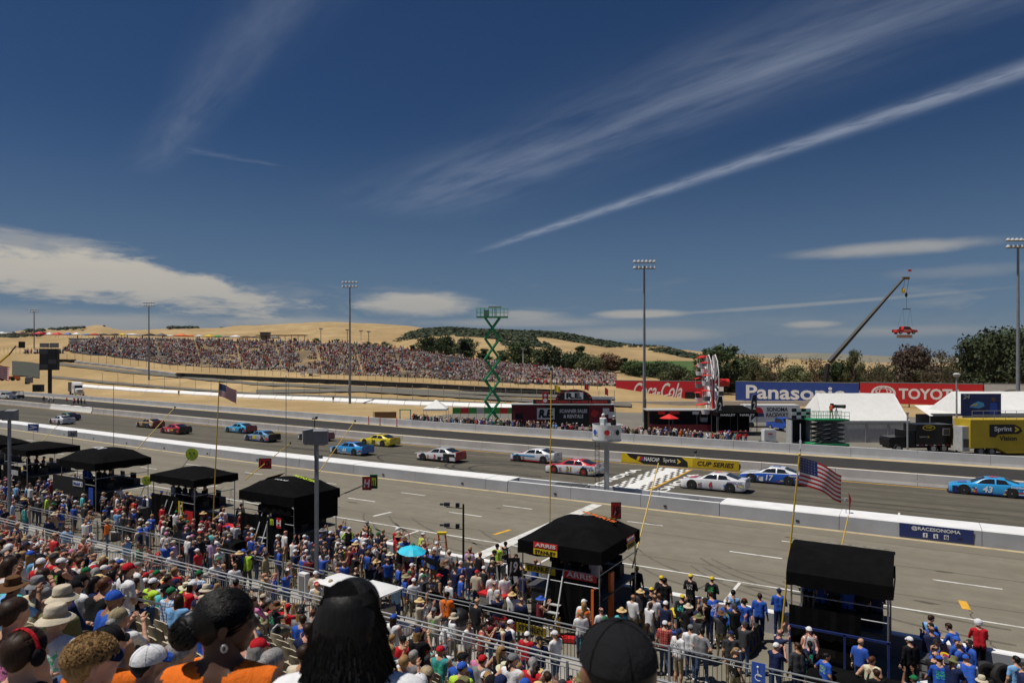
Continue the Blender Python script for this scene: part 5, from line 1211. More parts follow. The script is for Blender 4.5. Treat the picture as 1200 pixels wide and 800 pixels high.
# orange step ladder
p = DZ(518, TY(518, 25.7), 0); lad = thing('step_ladder', 'orange step ladder with yellow top behind the stall wall', 'ladder', p, .5)
for sx in (-1, 1):
    for sy in (-1, 1): b = MB(); b.tube((sx*.30, sy*.5, 0), (sx*.15, sy*.06, 1.95), .030, M['orange'], 6); b.build('leg', lad)
for i in range(5):
    k = (i+1)/6; b = MB(); b.box((0, -.5+.44*k, 1.95*k), (.56-.28*k, .08, .03), M['grey_light']); b.build('step', lad)
b = MB(); b.box((0, 0, 1.99), (.42, .26, .10), M['yellow']); b.build('top_cap', lad)
def umbrella(px, py, label, m, tilt, z=2.05, r=.62):
    p = G(px, py, z); o = thing('umbrella', label, 'umbrella', p-Z3*.0); n = 8; b = MB(); vs = [(0, 0, .02)]
    for ring, (rr, dz_) in enumerate(((.5, -.05), (1., -.2))):
        for i in range(n*2):
            a = math.pi*i/n; s_ = 1-.06*(i % 2); vs.append((r*rr*s_*math.cos(a), r*rr*s_*math.sin(a), dz_*(1+.15*(i % 2))*r/.62))
    k = 2*n; fs = [(0, 1+i, 1+(i+1) % k) for i in range(k)]+[(1+i, 1+k+i, 1+k+(i+1) % k, 1+(i+1) % k) for i in range(k)]
    b.add(vs, fs, m); c = b.build('canopy', o); 
    b = MB(); b.tube((0, 0, .08), (0, 0, -1.0), .014, M['grey'], 6); b.build('stick', o); o.rotation_euler = tilt; return o
umbrella(483, 640, 'open turquoise umbrella among the pit crowd', M['teal'], (.05, .1, 0), 2.1)
umbrella(508, 655, 'open black umbrella tilted among the pit crowd', M['black_cloth'], (-.5, .3, 0), 1.95)
# golf cart roofs by the fence
def golf_cart(px, py, label):
    p = G(px, py, 1.95); o = thing('golf_cart', label, 'golf cart', (p.x, p.y, 0), -.05)
    b = MB(); n = 10; vs = []
    for i in range(n+1):
        for j in range(n+1):
            u, v = -1+2*i/n, -1+2*j/n; vs.append((u*.80, v*.66, 1.95-.10*(abs(u)**4+abs(v)**4)-.03*u*u))
    b.add(vs, [(i*(n+1)+j, (i+1)*(n+1)+j, (i+1)*(n+1)+j+1, i*(n+1)+j+1) for i in range(n) for j in range(n)], M['white']); b.box((0, 0, 1.83), (1.56, 1.28, .05), M['white']); b.build('roof', o, smooth=40)
    for sx in (-1, 1):
        for sy in (-1, 1): b = MB(); b.tube((sx*.9, sy*.56, .6), (sx*.7, sy*.56, 1.84), .02, M['black'], 6); b.build('post', o)
    b = MB(); b.prism([(-1.2, .25), (1.2, .25), (1.2, .62), (.5, .66), (.45, .45), (-.3, .45), (-.4, .85), (-1.0, .75), (-1.2, .55)], -.58, .58, M['white']); b.build('body', o)
    b = MB(); b.box((.15, 0, .68), (.5, 1.1, .12), M['tan_plastic']); b.box((.42, 0, .95), (.1, 1.1, .45), M['tan_plastic']); b.build('seat', o)
    for sx in (-.8, .8):
        for sy in (-.56, .56): b = MB(); b.tube((sx, sy-.08, .23), (sx, sy+.08, .23), .23, M['rubber'], 14); b.build('wheel', o)
    b = MB(); b.box((-.6, -.3, 1.98), (.12, .1, .16), M['black']); b.build('beacon', o)
golf_cart(399, 677, 'white roofed golf cart parked beside the speaker post'); golf_cart(440, 686, 'white roofed golf cart parked behind the wheelchair sign')
# tarpaulin covered trailer by the fence
p0, p1 = G(195, 625, 1.3), G(265, 640, 1.3)
o = thing('covered_cart', 'long cart under a black tarpaulin marked 41', 'cart', ((p0.x+p1.x)/2, 21.6, 0), -.02); L_ = abs(p1.x-p0.x)
b = MB(); n = 14; vs = []
for i in range(n+1):
    for j in range(9):
        u = -1+2*i/n; a = math.pi*j/8; vs.append((u*L_/2, -.75*math.cos(a), .25+1.1*math.sin(a)**.5+random.uniform(-.02, .02)))
b.add(vs, [(i*9+j, (i+1)*9+j, (i+1)*9+j+1, i*9+j+1) for i in range(n) for j in range(8)], M['black_cloth']); b.build('tarpaulin', o, smooth=40)
for x in (-L_*.3, L_*.3): b = MB(); b.tube((x, -.6, .22), (x, .6, .22), .22, M['rubber'], 12); b.build('axle', o)
letter('41', M['white'], o, (L_*.38, -.76, .75), (1, 0, 0), (0, -.1, 1), .8, .42, .03); letter('HAAS', M['red'], o, (-L_*.2, -.77, .7), (1, 0, 0), (0, -.1, 1), .9, .3, .03)
# black covered cart at the lower right
p = G(1010, 790, 1.1); o = thing('covered_cart', 'black tarpaulin cart beside the blue pit crew', 'cart', (p.x, p.y, 0)); b = MB(); vs = []
for i in range(n+1):
    for j in range(9): u = -1+2*i/n; a = math.pi*j/8; vs.append((u*1.4, -.6*math.cos(a), .25+.85*math.sin(a)**.5+random.uniform(-.02, .02)))
b.add(vs, [(i*9+j, (i+1)*9+j, (i+1)*9+j+1, i*9+j+1) for i in range(n) for j in range(8)], M['black_cloth']); b.build('tarpaulin', o, smooth=40)
b = MB(); b.tube((-.8, -.5, .2), (-.8, .5, .2), .2, M['rubber'], 12); b.build('axle', o); b = MB(); b.tube((.8, -.5, .2), (.8, .5, .2), .2, M['rubber'], 12); b.build('axle', o)
# tyres leaning and stacked in the stalls
tyre_me = MB(); prof = [(.20, -.13), (.27, -.145), (.33, -.13), (.35, -.07), (.35, .07), (.33, .13), (.27, .145), (.20, .13), (.20, -.13)]
tyre_me.lathe(prof, (0, 0, 0), M['rubber'], 20); TYR = tyre_me.mesh('race_tyre'); smooth_mesh(TYR, 40)
rim_me = MB(); rim_me.lathe([(.001, .05), (.19, .06), (.20, .12), (.2, -.12), (.19, -.06), (.001, -.05)], (0, 0, 0), M['yellow'], 16); RIMY = rim_me.mesh('rim')
def tyre(p, rx=math.pi/2, rz=0., rimm='yellow', lab='race tyre'):
    o = inst('race_slick', TYR, None, p); o.rotation_euler = (rx, 0, rz); r_ = inst('rim', RIMY, o); setmat(r_, 0, M[rimm]); tag(o, lab, 'tyre', 'spare slicks in the pit stalls')
for i in range(4): tyre((1.6+.42*i-.2, 25.55+.1*i, .36), math.pi/2-.15, .2+.2*i, 'black', 'yellow lettered race tyre leaning on the low wall by official')
for i in range(5): tyre((-14.6+.1*i, 24.2+.38*i, .36), math.pi/2-.1, 1.2, 'yellow', 'race tyre in the row left of brand panel pit box')
for i in range(3): tyre((-8.4, 24.3, .15+.3*i), 0, 0, 'black', 'race tyre stacked flat beside the black and yellow crew')
for i in range(4): tyre((-31.6, 23.6+.4*i, .36), math.pi/2-.1, 1.3, 'red', 'race tyre in the row beside claw logo pit box')
for i in range(4): tyre((-5.0+.02*i, 24.0+.4*i, .36), math.pi/2-.1, 1.4, 'blue', 'race tyre in the row beside the blue framed pit box')
# round fuel-can lids held by the blue crew, gas cans, tool trolley
for k, (px, py) in enumerate(((1108, 771), (1127, 772))):
    p = G(px, py, .9); b = MB(); b.lathe([(.001, .03), (.20, .03), (.21, 0), (.001, 0)], (0, 0, 0), M['red'], 18); b.lathe([(.13, .033), (.16, .036), (.19, .033)], (0, 0, 0), M['yellow'], 18); b.lathe([(.001, .036), (.06, .036)], (0, 0, 0), M['blue'], 14)
    o = b.build('fuel_can', None, loc=p); o.rotation_euler = (.7, 0, YAW+.1)
    b = MB(); b.tube((0, 0, -.01), (0, 0, -.55), .14, M['red'], 12); b.build('can_body', o); tag(o, 'colourful round topped fuel can held by blue crew', 'fuel can', 'fuel cans of the blue crew')
for X, Y, m_, lab in ((-14.2, 22.6, 'red', 'red topped tool trolley between crowd and brand panel pit box'), (-32.6, 24.4, 'red', 'red tool trolley beside the claw logo pit box'), (-52.4, 25.0, 'blue', 'blue tool trolley beside the round logo pit box'), (-7.2, 24.2, 'yellow', 'yellow tool trolley behind the black and yellow crew'), (-41.5, 24.6, 'grey_dark', 'dark tool trolley left of the plain black pit box'), (.6, 24.4, 'grey_dark', 'dark tool trolley right of the blue framed pit box')):
    o = thing('tool_trolley', lab, 'trolley', (X, Y, 0), random.uniform(-.2, .2)); b = MB(); b.box((0, 0, .52), (1.1, .6, .72), M['tan_plastic'] if m_ == 'red' else M['black' if m_ == 'yellow' else m_]); b.build('chest', o)
    b = MB(); b.box((0, 0, .92), (1.18, .68, .08), M[m_]); b.build('lid', o)
    for sx in (-.45, .45):
        for sy in (-.22, .22): b = MB(); b.ball((sx, sy, .09), .085, M['rubber'], 8, 5); b.build('castor', o)
    for j in range(3): b = MB(); b.box((0, -.31, .28+.22*j), (1.0, .02, .18), M['grey']); b.build('drawer', o)
# air hoses and long wrench arms across the stalls
for k, (X, m_) in enumerate(((-12., 'yellow'), (-15.4, 'blue'), (-2, 'black'), (-27, 'green'), (-37, 'red'))):
    b = MB(); pts = [Vector((X+1.2*math.sin(i*.7+k), 26.5+i*.22, .03+(.75 if i < 2 else 0))) for i in range(10)]; pts[0].y = 26.2; pts[1].y = 26.6; pts[0].z = .82; pts[1].z = .82; b.path([p-pts[0] for p in pts], .016, M[m_], 5)
    tag(b.build('air_hose', None, loc=pts[0]), '%s air hose trailing over the stall wall' % m_, 'hose')
# flag stand over the finish line
p = Vector((DZ(711, TY(711, 45.9), 0).x, 45.9, 0)); fs_ = thing('flag_stand', 'white drum flag stand on a grey column above the pit wall', 'flag stand', p)
b = MB(); b.box((0, 0, 2.15), (.34, .34, 4.3), M['galv'], .3); b.build('column', fs_)
b = MB(); b.tube((0, 0, 4.26), (0, 0, 4.36), 1.05, M['steel'], 20); b.build('floor', fs_)
b = MB(); b.lathe([(1.0, 4.36), (1.04, 5.45), (1.0, 5.45), (.96, 4.4)], (0, 0, 0), M['white'], 24); dr = b.build('drum', fs_, smooth=40)
for a_, m_, s_ in ((-1.15, 'red', .5), (-2.1, 'blue', .42), (-.35, 'black', .5)):
    b = MB(); ca, sa = math.cos(a_), math.sin(a_)
    vs = [(1.05*math.cos(a_+d), 1.05*math.sin(a_+d), z) for d, z in ((-.25, 4.7), (.25, 4.7), (.25, 5.15), (-.25, 5.15))]; b.add(vs, [(0, 1, 2, 3)], M['white'])
    vs = [(1.056*math.cos(a_+.19*math.cos(q_)), 1.056*math.sin(a_+.19*math.cos(q_)), 4.93+.19*math.sin(q_)) for q_ in np.linspace(0, 2*math.pi, 14)[:-1]]; b.add(vs, [tuple(range(13))], M[m_]); b.build('emblem', dr)
b = MB(); b.tube((-.75, -.35, .86), (-.75, -.35, 4.4), .02, M['black'], 5); b.tube((-.40, -.45, .86), (-.40, -.45, 4.4), .02, M['black'], 5)
for i in range(11): b.tube((-.75, -.35, 1.0+.32*i), (-.40, -.45, 1.0+.32*i), .014, M['black'], 5)
b.build('ladder', fs_)
b = MB(); b.tube((.6, .2, 5.3), (.6, .2, 6.6), .02, M['grey'], 5); b.build('flag_rack', fs_)
person('stand front', p+Vector((-.35, .1, 4.36)), 0.1, 1.05, 'white', 'long', 'beige', False, 0, ('short', 'grey'), ('helmet', 'white', 'black'), label='flag man in white overalls and white helmet on the drum stand')
person('stand down', p+Vector((.45, .2, 4.36)), -.5, 1.0, 'black', 'long', 'black', False, 1, ('short', 'black'), ('cap', 'white', 'black'), label='flag man in black standing on the drum flag stand')
# banners fixed to the walls
ban = thing('wall_banner', 'dark blue social media banner fixed to the pit wall', 'banner', (G(1097, 632).x, YL(PITW, 0)-.012, 0))
x0, x1 = G(1054, 628).x-ban.location.x, G(1141, 638).x-ban.location.x
b = MB(); b.box(((x0+x1)/2, 0, .44), (x1-x0, .02, .74), M['blue_board'] if 0 else M['blue_dark']); b.build('sheet', ban)
letter('@RACESONOMA', M['white'], ban, ((x0+x1)/2, -.012, .59), (1, 0, 0), (0, 0, 1), (x1-x0)*.66, .25, .02)
for k, tx in enumerate(('f', 't', 'o')):
    cx = (x0+x1)/2-.5+.5*k; b = MB(); b.box((cx, -.013, .27), (.22, .006, .24), M['white']); b.build('icon', ban); letter(tx, M['blue_dark'], ban, (cx, -.018, .27), (1, 0, 0), (0, 0, 1), None, .17, .03)
bx_, by_ = G(728, 548).x, YL(INW, -20)-.02
ban = thing('wall_banner', 'black and yellow series banner fixed to track wall at finish line', 'banner', (G(797, 552).x, YL(INW, -20), 0))
x0, x1 = G(727, 545).x+.3, G(866, 556).x
def tw(px): t = TY(px, YL(INW, -20)); return DZ(px, t, 0).x-ban.location.x
xa, xb, xc = tw(728), tw(812), tw(866)
b = MB(); b.box(((xa+xb)/2, .02, .47), (xb-xa, .1, .9), M['black']); b.build('sheet', ban)
b = MB(); b.box(((xb+xc)/2+.0, .02, .47), (xc-xb-.01, .1, .9), M['sprint_yellow']); b.build('sheet', ban)
b = MB(); b.add([(xa, -.034, .03), (xa+2.3, -.034, .03), (xa+.9, -.034, .55), (xa+.55, -.034, .915), (xa, -.034, .915)], [(0, 1, 2, 3, 4)], M['yellow']); b.build('swoosh', ban)
b = MB(); b.add([(xb-1.1, -.034, .915), (xb-.5, -.034, .5), (xb-.45, -.034, .03), (xb, -.034, .03), (xb, -.034, .915)], [(0, 1, 2, 3, 4)], M['yellow']); b.build('swoosh', ban)
for k, m_ in enumerate(('yellow', 'red', 'blue')): b = MB(); q0 = xa+(xb-xa)*.22+.28*k; b.add([(q0, -.034, .3), (q0+.26, -.034, .3), (q0+.42, -.034, .7), (q0+.16, -.034, .7)], [(0, 1, 2, 3)], M[m_]); b.build('stripe', ban)
letter('NASCAR', M['white'], ban, (xa+(xb-xa)*.44, -.034, .5), (1, 0, 0), (0, 0, 1), (xb-xa)*.22, .38, .03, .2)
letter('Sprint', M['white'], ban, (xa+(xb-xa)*.685, -.034, .48), (1, 0, 0), (0, 0, 1), (xb-xa)*.17, .46, .01); letter('>', M['yellow'], ban, (xa+(xb-xa)*.815, -.034, .48), (1, 0, 0), (0, 0, 1), (xb-xa)*.045, .5, .05)
letter('CUP SERIES', M['black'], ban, ((xb+xc)/2, -.034, .47), (1, 0, 0), (0, 0, 1), (xc-xb)*.8, .42, .02, .25)
# small equipment on the pit wall deck and top
for X, Y, s_, m_, lab, z in ((-15.2, 45.7, (.8, .4, .25), 'black', 'black equipment case lying on the sunken deck', .4), (-13.0, 45.8, (.7, .35, .3), 'black', 'second black case on the sunken deck near red box', .4), (-12.0, 45.6, (.9, .4, .3), 'red', 'red box on the sunken deck behind pit wall', .4), (-22.0, 45.6, (2.6, .9, .5), 'grey', 'grey steel platform step below the flag stand', .4)):
    b = MB(); b.box((0, 0, s_[2]/2), s_, M[m_], .1); b.box((0, 0, s_[2]+.02), (s_[0]*.9, s_[1]*.9, .04), M['grey_dark'], .1); tag(b.build('equipment_case', None, loc=(X, Y, z)), lab, 'case')
for X, lab in ((-15.3, 'small camera on thin stand on the pit wall deck'), (-3.7, 'small camera on tripod on pit wall by right hand flag')):
    o = thing('wall_camera', lab, 'camera', (X, 45.6, .86 if X > -10 else .4)); b = MB(); b.tube((0, 0, 0), (0, 0, .75), .02, M['grey'], 5); b.build('stand', o); b = MB(); b.box((0, 0, .82), (.16, .3, .16), M['grey'], .4); b.build('camera_head', o)
o = thing('wall_camera', 'small black camera on post behind the yellow series banner', 'camera', (tw(815)+ban.location.x, 63.75, .9)); b = MB(); b.tube((0, 0, 0), (0, 0, .5), .025, M['white'], 5); b.build('stand', o); b = MB(); b.ball((0, 0, .62), .17, M['black'], 10, 6); b.build('camera_head', o)
# small equipment strewn around the stalls
rq = random.Random(31)
for k in range(30):
    X = rq.uniform(-56, 3.); Y = rq.uniform(23.4, 26.)
    if any(abs(X-c_) < 2.3 for c_ in (-11.2, -2.1, -28.1, -36.9, -47.7)): Y = rq.uniform(21.6, 22.4)
    nb = min((('brand panel', -11.2), ('barrel canopy', -2.1), ('claw logo', -28.1), ('plain black', -36.9), ('round logo', -47.7), ('far flat roofed', -58)), key=lambda q_: abs(q_[1]-X))[0]; c1, m_ = rq.choice((('red', 'red'), ('black', 'black'), ('blue', 'blue'), ('white', 'white'), ('grey', 'grey'), ('yellow', 'yellow')))
    ty = k % 3; rz = rq.uniform(0, 3)
    if ty == 0: o = thing('cool_box', '%s cool box on the ground near the %s pit box' % (c1, nb), 'cool box', (X, Y, 0), rz, 'pit equipment'); b = MB(); b.box((0, 0, .2), (.65, .38, .4), M[m_]); b.build('box', o); b = MB(); b.box((0, 0, .43), (.68, .41, .06), M['white']); b.build('lid', o)
    elif ty == 1: o = thing('floor_jack', '%s floor jack near the %s pit box' % (c1, nb), 'jack', (X, Y, 0), rz, 'pit equipment'); b = MB(); b.box((0, 0, .12), (.8, .3, .14), M[m_]); b.build('frame', o); b = MB(); b.tube((-.35, 0, .15), (-.95, 0, 1.05), .02, M['steel'], 6); b.build('handle', o)
    else: o = thing('gas_can', '%s dump can near the %s pit box' % (c1, nb), 'fuel can', (X, Y, 0), rz, 'pit equipment'); b = MB(); b.tube((0, 0, 0), (0, 0, .7), .15, M[m_], 12); b.build('can', o); b = MB(); b.tube((0, 0, .7), (.05, 0, .95), .1, M['grey'], 10, .03); b.build('spout', o)
# ------------------------------------------------------------------ far paddock
def frame(px, t, z=0.): return DZ(px, t, z)
FRZ = YAW                                       # rotation that turns local -Y to face the camera's ground axis
RV = Vector((RX, RY, 0)); FV = Vector((FX, FY, 0))
def light_pole(px, t, top_y, label, n=6, base_y=None):
    zt = CAMH+(HOR-top_y)*t/F; zb = 0. if base_y is None else CAMH-(base_y-HOR)*t/F
    p = DZ(px, t, zb); h = zt-zb; o = thing('light_pole', label, 'light pole', p, YAW, 'tall floodlight poles')
    b = MB(); b.tube((0, 0, -.3), (0, 0, h-.9), .30, M['pole_grey'], 10, .15); b.build('pole', o, smooth=40)
    for j in range(2):
        z = h-.3-1.0*j; b = MB(); b.box((0, 0, z), (3.6, .12, .14), M['pole_grey']); a = b.build('cross_arm', o)
        for i in range(n//1):
            x = -1.6+3.2*i/(n-1); l = MB(); l.lathe([(.10, .22), (.24, .10), (.30, -.10), (.001, -.14)], (x, -.22, z+.16), M['lamp_glass'], 10); l.build('lamp', a)
    b = MB(); b.box((0, -.3, 3.), (.5, .35, 1.6), M['pole_grey']); b.build('control_box', o)
light_pole(40, 275, 362, 'floodlight pole beside the dark scoreboard', 4, 448); light_pole(174.5, 216, 354, 'floodlight pole in front of left end of hill crowd', 5, 461)
light_pole(410, 160, 330, 'floodlight pole standing on dry grass before the crowd', 5); light_pole(755, 112, 305.5, 'floodlight pole rising behind the food stalls', 6); light_pole(1193, 100, 280, 'floodlight pole rising behind the yellow trailer', 6)
# scoreboard
t = 205; p = DZ(58.5, t, CAMH-(461-HOR)*t/F); s_ = t/F
o = thing('scoreboard', 'dark scoreboard on one black post beside the white truck', 'scoreboard', p, YAW)
b = MB(); b.tube((0, 0, -.3), (0, 0, 12), .55, M['black'], 10); b.build('post', o)
b = MB(); b.box((0, -.2, (461-421)*s_), (20.5*s_, 1.2, 25*s_), M['black']); bd = b.build('board', o)
for i in range(2):
    for j in range(4):
        b = MB(); b.box(((-5+10*i)*s_, -.82, (461-412-5.8*j)*s_), (9.2*s_, .05, 5.2*s_), M['grey_dark'] if (i+j) % 3 == 0 else M['black']); b.build('display_panel', bd)
b = MB(); b.box((-6*s_, -.2, (461-404.5)*s_), (9*s_, .8, 5*s_), M['grey']); b.build('sign_box', o); b = MB(); b.box((5.5*s_, -.2, (461-404.5)*s_), (9*s_, .8, 5.4*s_), M['grey']); b.build('sign_box', o)
# semi truck
def semi(label, p, rz, cabm, boxm, boxL=6.0):
    o = thing('semi_truck', label, 'truck', p, rz)
    b = MB(); b.prism([(0, .6), (1.5, .6), (1.62, 1.1), (1.55, 1.75), (.1, 2.0), (0, 1.9)], -.85, .85, M[cabm]); b.build('hood', o)
    b = MB(); b.prism([(-2.6, .6), (0, .6), (0, 2.0), (-.5, 2.85), (-1.0, 3.5), (-2.4, 3.75), (-2.6, 3.7)], -1.15, 1.15, M[cabm]); cb = b.build('cab', o)
    b = MB(); b.add([(-.04, -1.0, 2.03), (-.04, 1.0, 2.03), (-.5, .95, 2.80), (-.5, -.95, 2.80)], [(0, 1, 2, 3)], M['glass']); b.v = [(x+.03, y, z+.02) for x, y, z in b.v]; b.build('windshield', cb)
    for sy in (-1, 1): b = MB(); b.box((-1.0, sy*1.16, 2.3), (.8, .02, .7), M['glass']); b.build('side_window', cb)
    b = MB(); b.box((1.6, 0, 1.2), (.06, 1.1, .9), M['galv']); b.build('grille', o)
    for sy in (-1, 1): b = MB(); b.box((1.5, sy*.8, 1.0), (.2, .3, .25), M['lamp_glass']); b.build('headlight', o)
    b = MB(); b.box((1.65, 0, .6), (.25, 2.3, .35), M['white']); b.build('bumper', o)
    if boxL: b = MB(); b.box((-2.9-boxL/2, 0, 2.3), (boxL, 2.4, 2.7), M[boxm]); b.build('box_body', o)
    b = MB(); b.box((-1.0-boxL/2, 0, .75), (3.6+boxL, 1.0, .25), M['black']); b.build('chassis', o)
    for x in ([.9, -2.4]+([-2.4-boxL*.7] if boxL else [-3.4])):
        for sy in (-1, 1): b = MB(); b.tube((x, sy*1.12, .5), (x, sy*.8, .5), .5, M['rubber'], 16); wl = b.build('wheel', o); b = MB(); b.tube((x, sy*1.13, .5), (x, sy*1.12, .5), .27, M['steel'], 12); b.build('rim', wl)
    return o
t = 195; p = DZ(92, t, CAMH-(463-HOR)*t/F); semi('white long nose truck with dark box below scoreboard', p, -.25, 'white', 'grey_dark', 3.6)
# generator, dark case and boom lift
t = 210; p = DZ(34, t, CAMH-(450-HOR)*t/F); o = thing('generator', 'grey wheeled generator box beside boom lift', 'generator', p, YAW); b = MB(); b.box((0, 0, 1.2), (1.7, 1.2, 1.6), M['grey']); b.build('housing', o); b = MB(); b.box((0, 0, 2.1), (1.3, .9, .3), M['grey_light']); b.build('cowl', o); b = MB(); b.tube((-.5, -.7, .35), (-.5, .7, .35), .35, M['rubber'], 12); b.build('axle', o)
t = 200; p = DZ(45, t, CAMH-(459-HOR)*t/F); o = thing('speaker_stack', 'black speaker stack at the foot of floodlight pole', 'speaker stack', p, YAW); 
for i in range(2):
    b = MB(); b.box((-.7+1.4*i, 0, 1.1), (1.3, 1.2, 2.1), M['black']); b.build('cabinet', o)
t = 205; k = t/F
o = thing('boom_lift', 'orange and yellow boom lift with black basket raised', 'boom lift', DZ(8, t, CAMH-(446-HOR)*t/F), YAW)
b = MB(); b.box((1.0, 0, .9), (4.4, 2.2, .9), M['orange']); b.build('chassis', o)
for x in (-.6, 2.6):
    for sy in (-1, 1): b = MB(); b.tube((x, sy*1.3, .6), (x, sy*.9, .6), .6, M['rubber'], 14); b.build('wheel', o)
for a, c, r_, m_ in (((-1.2, 1.2), (-3.4, 4.2), .3, 'orange'), ((-3.4, 4.4), (.8, 8.0), .3, 'pole_yellow'), ((.8, 8.0), (2.7, 10.4), .2, 'black')):
    b = MB(); b.tube((a[0], 0, a[1]), (c[0], 0, c[1]), r_, M[m_], 8); b.build('boom_section', o)
b = MB(); b.box((3.2, 0, 10.2), (1.2, .3, .15), M['black']); b.build('jib', o); b = MB(); b.box((4.5, 0, 10.8), (1.3, 1.0, 1.9), M['black']); b.build('basket', o)
# vehicles and people on the strip at the left
def pickup(label, p, rz, m_, dz=0.):
    o = thing('pickup_truck', label, 'pickup truck', p, rz)
    b = MB(); b.prism([(-2.7, .45), (2.75, .45), (2.8, .75), (2.7, 1.0), (1.5, 1.12), (-2.7, 1.10)], -.95, .95, M[m_]); bo = b.build('body', o, smooth=25)
    b = MB(); b.prism([(1.5, 1.12), (.75, 1.85), (-.75, 1.88), (-1.0, 1.10)], -.82, .82, M[m_]); cb = b.build('cab', o)
    for sy in (-1, 1): b = MB(); b.add([(1.2, sy*.83, 1.18), (.70, sy*.83, 1.75), (-.68, sy*.83, 1.77), (-.85, sy*.83, 1.18)], [(0, 1, 2, 3)], M['glass']); b.build('side_window', cb)
    b = MB(); b.add([(1.47, -.74, 1.18), (1.47, .74, 1.18), (.80, .74, 1.82), (.80, -.74, 1.82)], [(0, 1, 2, 3)], M['glass']); b.v = [(x+.03, y, z+.01) for x, y, z in b.v]; b.build('windshield', cb)
    b = MB(); b.box((-1.85, 0, 1.115), (1.55, 1.6, .02), M['black']); b.build('bed', o)
    for x in (1.75, -1.7):
        for sy in (-1, 1): b = MB(); b.tube((x, sy*.97, .42), (x, sy*.7, .42), .42, M['rubber'], 16); wl = b.build('wheel', o); b = MB(); b.tube((x, sy*.985, .42), (x, sy*.96, .42), .23, M['galv'], 12); b.build('rim', wl)
    b = MB(); b.box((2.76, 0, .62), (.12, 1.8, .28), M['grey_dark']); b.build('bumper', o)
    for sy in (-1, 1): b = MB(); b.box((2.72, sy*.7, .88), (.1, .36, .16), M['lamp_glass']); b.build('headlight', o)
    return o
p = G(8, 467.5); pickup('white pickup truck parked on the drag strip by far wall', p, math.pi+.1, 'white')
p = G(22, 466.5); o = thing('utility_cart', 'black roofed utility cart beside the white pickup', 'cart', p, .1); b = MB(); b.box((0, 0, .6), (2.6, 1.4, .6), M['black']); b.build('body', o); b = MB(); b.box((0, 0, 1.9), (2.0, 1.4, .07), M['black']); b.build('roof', o)
for sx in (-1, 1):
    for sy in (-1, 1): b = MB(); b.tube((sx*.9, sy*.65, .9), (sx*.9, sy*.65, 1.9), .04, M['black'], 5); b.build('post', o); b = MB(); b.tube((sx*.9, sy*.7, .3), (sx*.9, sy*.5, .3), .3, M['rubber'], 10); b.build('wheel', o)
# inflatable white cover on the track wall
wv = thing('wall_cover', 'white sheet draped over a stretch of track wall', 'cover', (G(65, 482).x, YL(INW, G(65, 482).x)-.25, 0)); b = MB(); vs = []; pts = [G(x, 482.6+.045*(x-65)) for x in np.linspace(25, 101, 16)]
for p in pts:
    y = YL(INW, p.x); vs += [Vector((p.x, y-.12, 0.02))-wv.location, Vector((p.x, y+.10, .6))-wv.location, Vector((p.x, y+.12, 1.0+random.uniform(-.05, .08)))-wv.location, Vector((p.x, y+.55, 1.0+random.uniform(-.05, .08)))-wv.location]
b.add(vs, [(i*4+j, (i+1)*4+j, (i+1)*4+j+1, i*4+j+1) for i in range(15) for j in range(3)], M['white_cloth']); b.build('sheet', wv, smooth=50)
# tall scissor lift
def scissor(label, p, h, w_, n, m_, plat_h=1.1, depth=1.4, rail=True, arm=.10, pm=None):
    o = thing('scissor_lift', label, 'scissor lift', p, YAW)
    b = MB(); b.box((0, 0, .55), (w_+.6, depth+.3, .5), M[pm or m_]); b.build('base', o)
    for sx in (-1, 1):
        for sy in (-1, 1): b = MB(); b.tube((sx*(w_/2), sy*(depth/2+.18), .3), (sx*(w_/2), sy*(depth/2), .3), .3, M['rubber'], 12); b.build('wheel', o)
    dz = (h-.8)/n
    for i in range(n):
        z0, z1 = .8+dz*i, .8+dz*(i+1)
        for sy in (-1, 1):
            for s_ in (-1, 1):
                b = MB(); b.tube((-s_*w_/2*.9, sy*depth/2*.8, z0), (s_*w_/2*.9, sy*depth/2*.8, z1), arm, M[m_], 6); b.build('scissor_arm', o)
    b = MB(); b.box((0, 0, h+.08), (w_*1.9 if h > 8 else w_+.6, depth+.3, .16), M[pm or m_]); pf = b.build('platform', o); W_ = (w_*1.9 if h > 8 else w_+.6)/2
    for i in range(9):
        x = -W_+W_*2*i/8
        for sy in (-1, 1): b = MB(); b.tube((x, sy*(depth/2+.1), h+.1), (x, sy*(depth/2+.1), h+plat_h), .025, M[pm or m_], 5); b.build('rail_post', pf)
    for z in (.55, 1.0):
        for sy in (-1, 1): b = MB(); b.tube((-W_, sy*(depth/2+.1), h+plat_h*z), (W_, sy*(depth/2+.1), h+plat_h*z), .028, M[pm or m_], 5); b.build('guard_rail', pf)
    return o
t = 104; o = scissor('very tall green scissor lift raised above the far wall', DZ(577, t, 0), 16.6, 2.5, 5, 'green_lift', 1.4, 1.7, arm=.19)
b = MB(); b.box((.4, 0, 18.2), (2.0, .3, .25), M['grey_light']); b.tube((.4, 0, 16.7), (.4, 0, 18.2), .06, M['grey'], 6); b.build('light_bar', o); b = MB(); b.box((-.9, 0, 17.3), (.8, .6, .9), M['grey']); b.build('control_box', o)
t = 77; o2 = scissor('low wide green scissor lift carrying a television camera', DZ(969, t, 0), 3.35, 3.6, 5, 'grey_dark', .95, 1.6, arm=.11, pm='green_lift')
p = DZ(974, t, 3.5); person('stand front', p, -.3, 1.0, 'red', 'short', 'khaki', True, 1, ('short', 'black'), None, label='camera operator in red shirt on the low scissor lift')
o = thing('television_camera', 'black television camera on tripod on the low scissor lift', 'camera', DZ(980, t, 3.51), -.4)
for a in (0, 2.1, 4.2): b = MB(); b.tube((.4*math.cos(a), .4*math.sin(a), 0), (0, 0, 1.2), .03, M['black'], 5); b.build('tripod_leg', o)
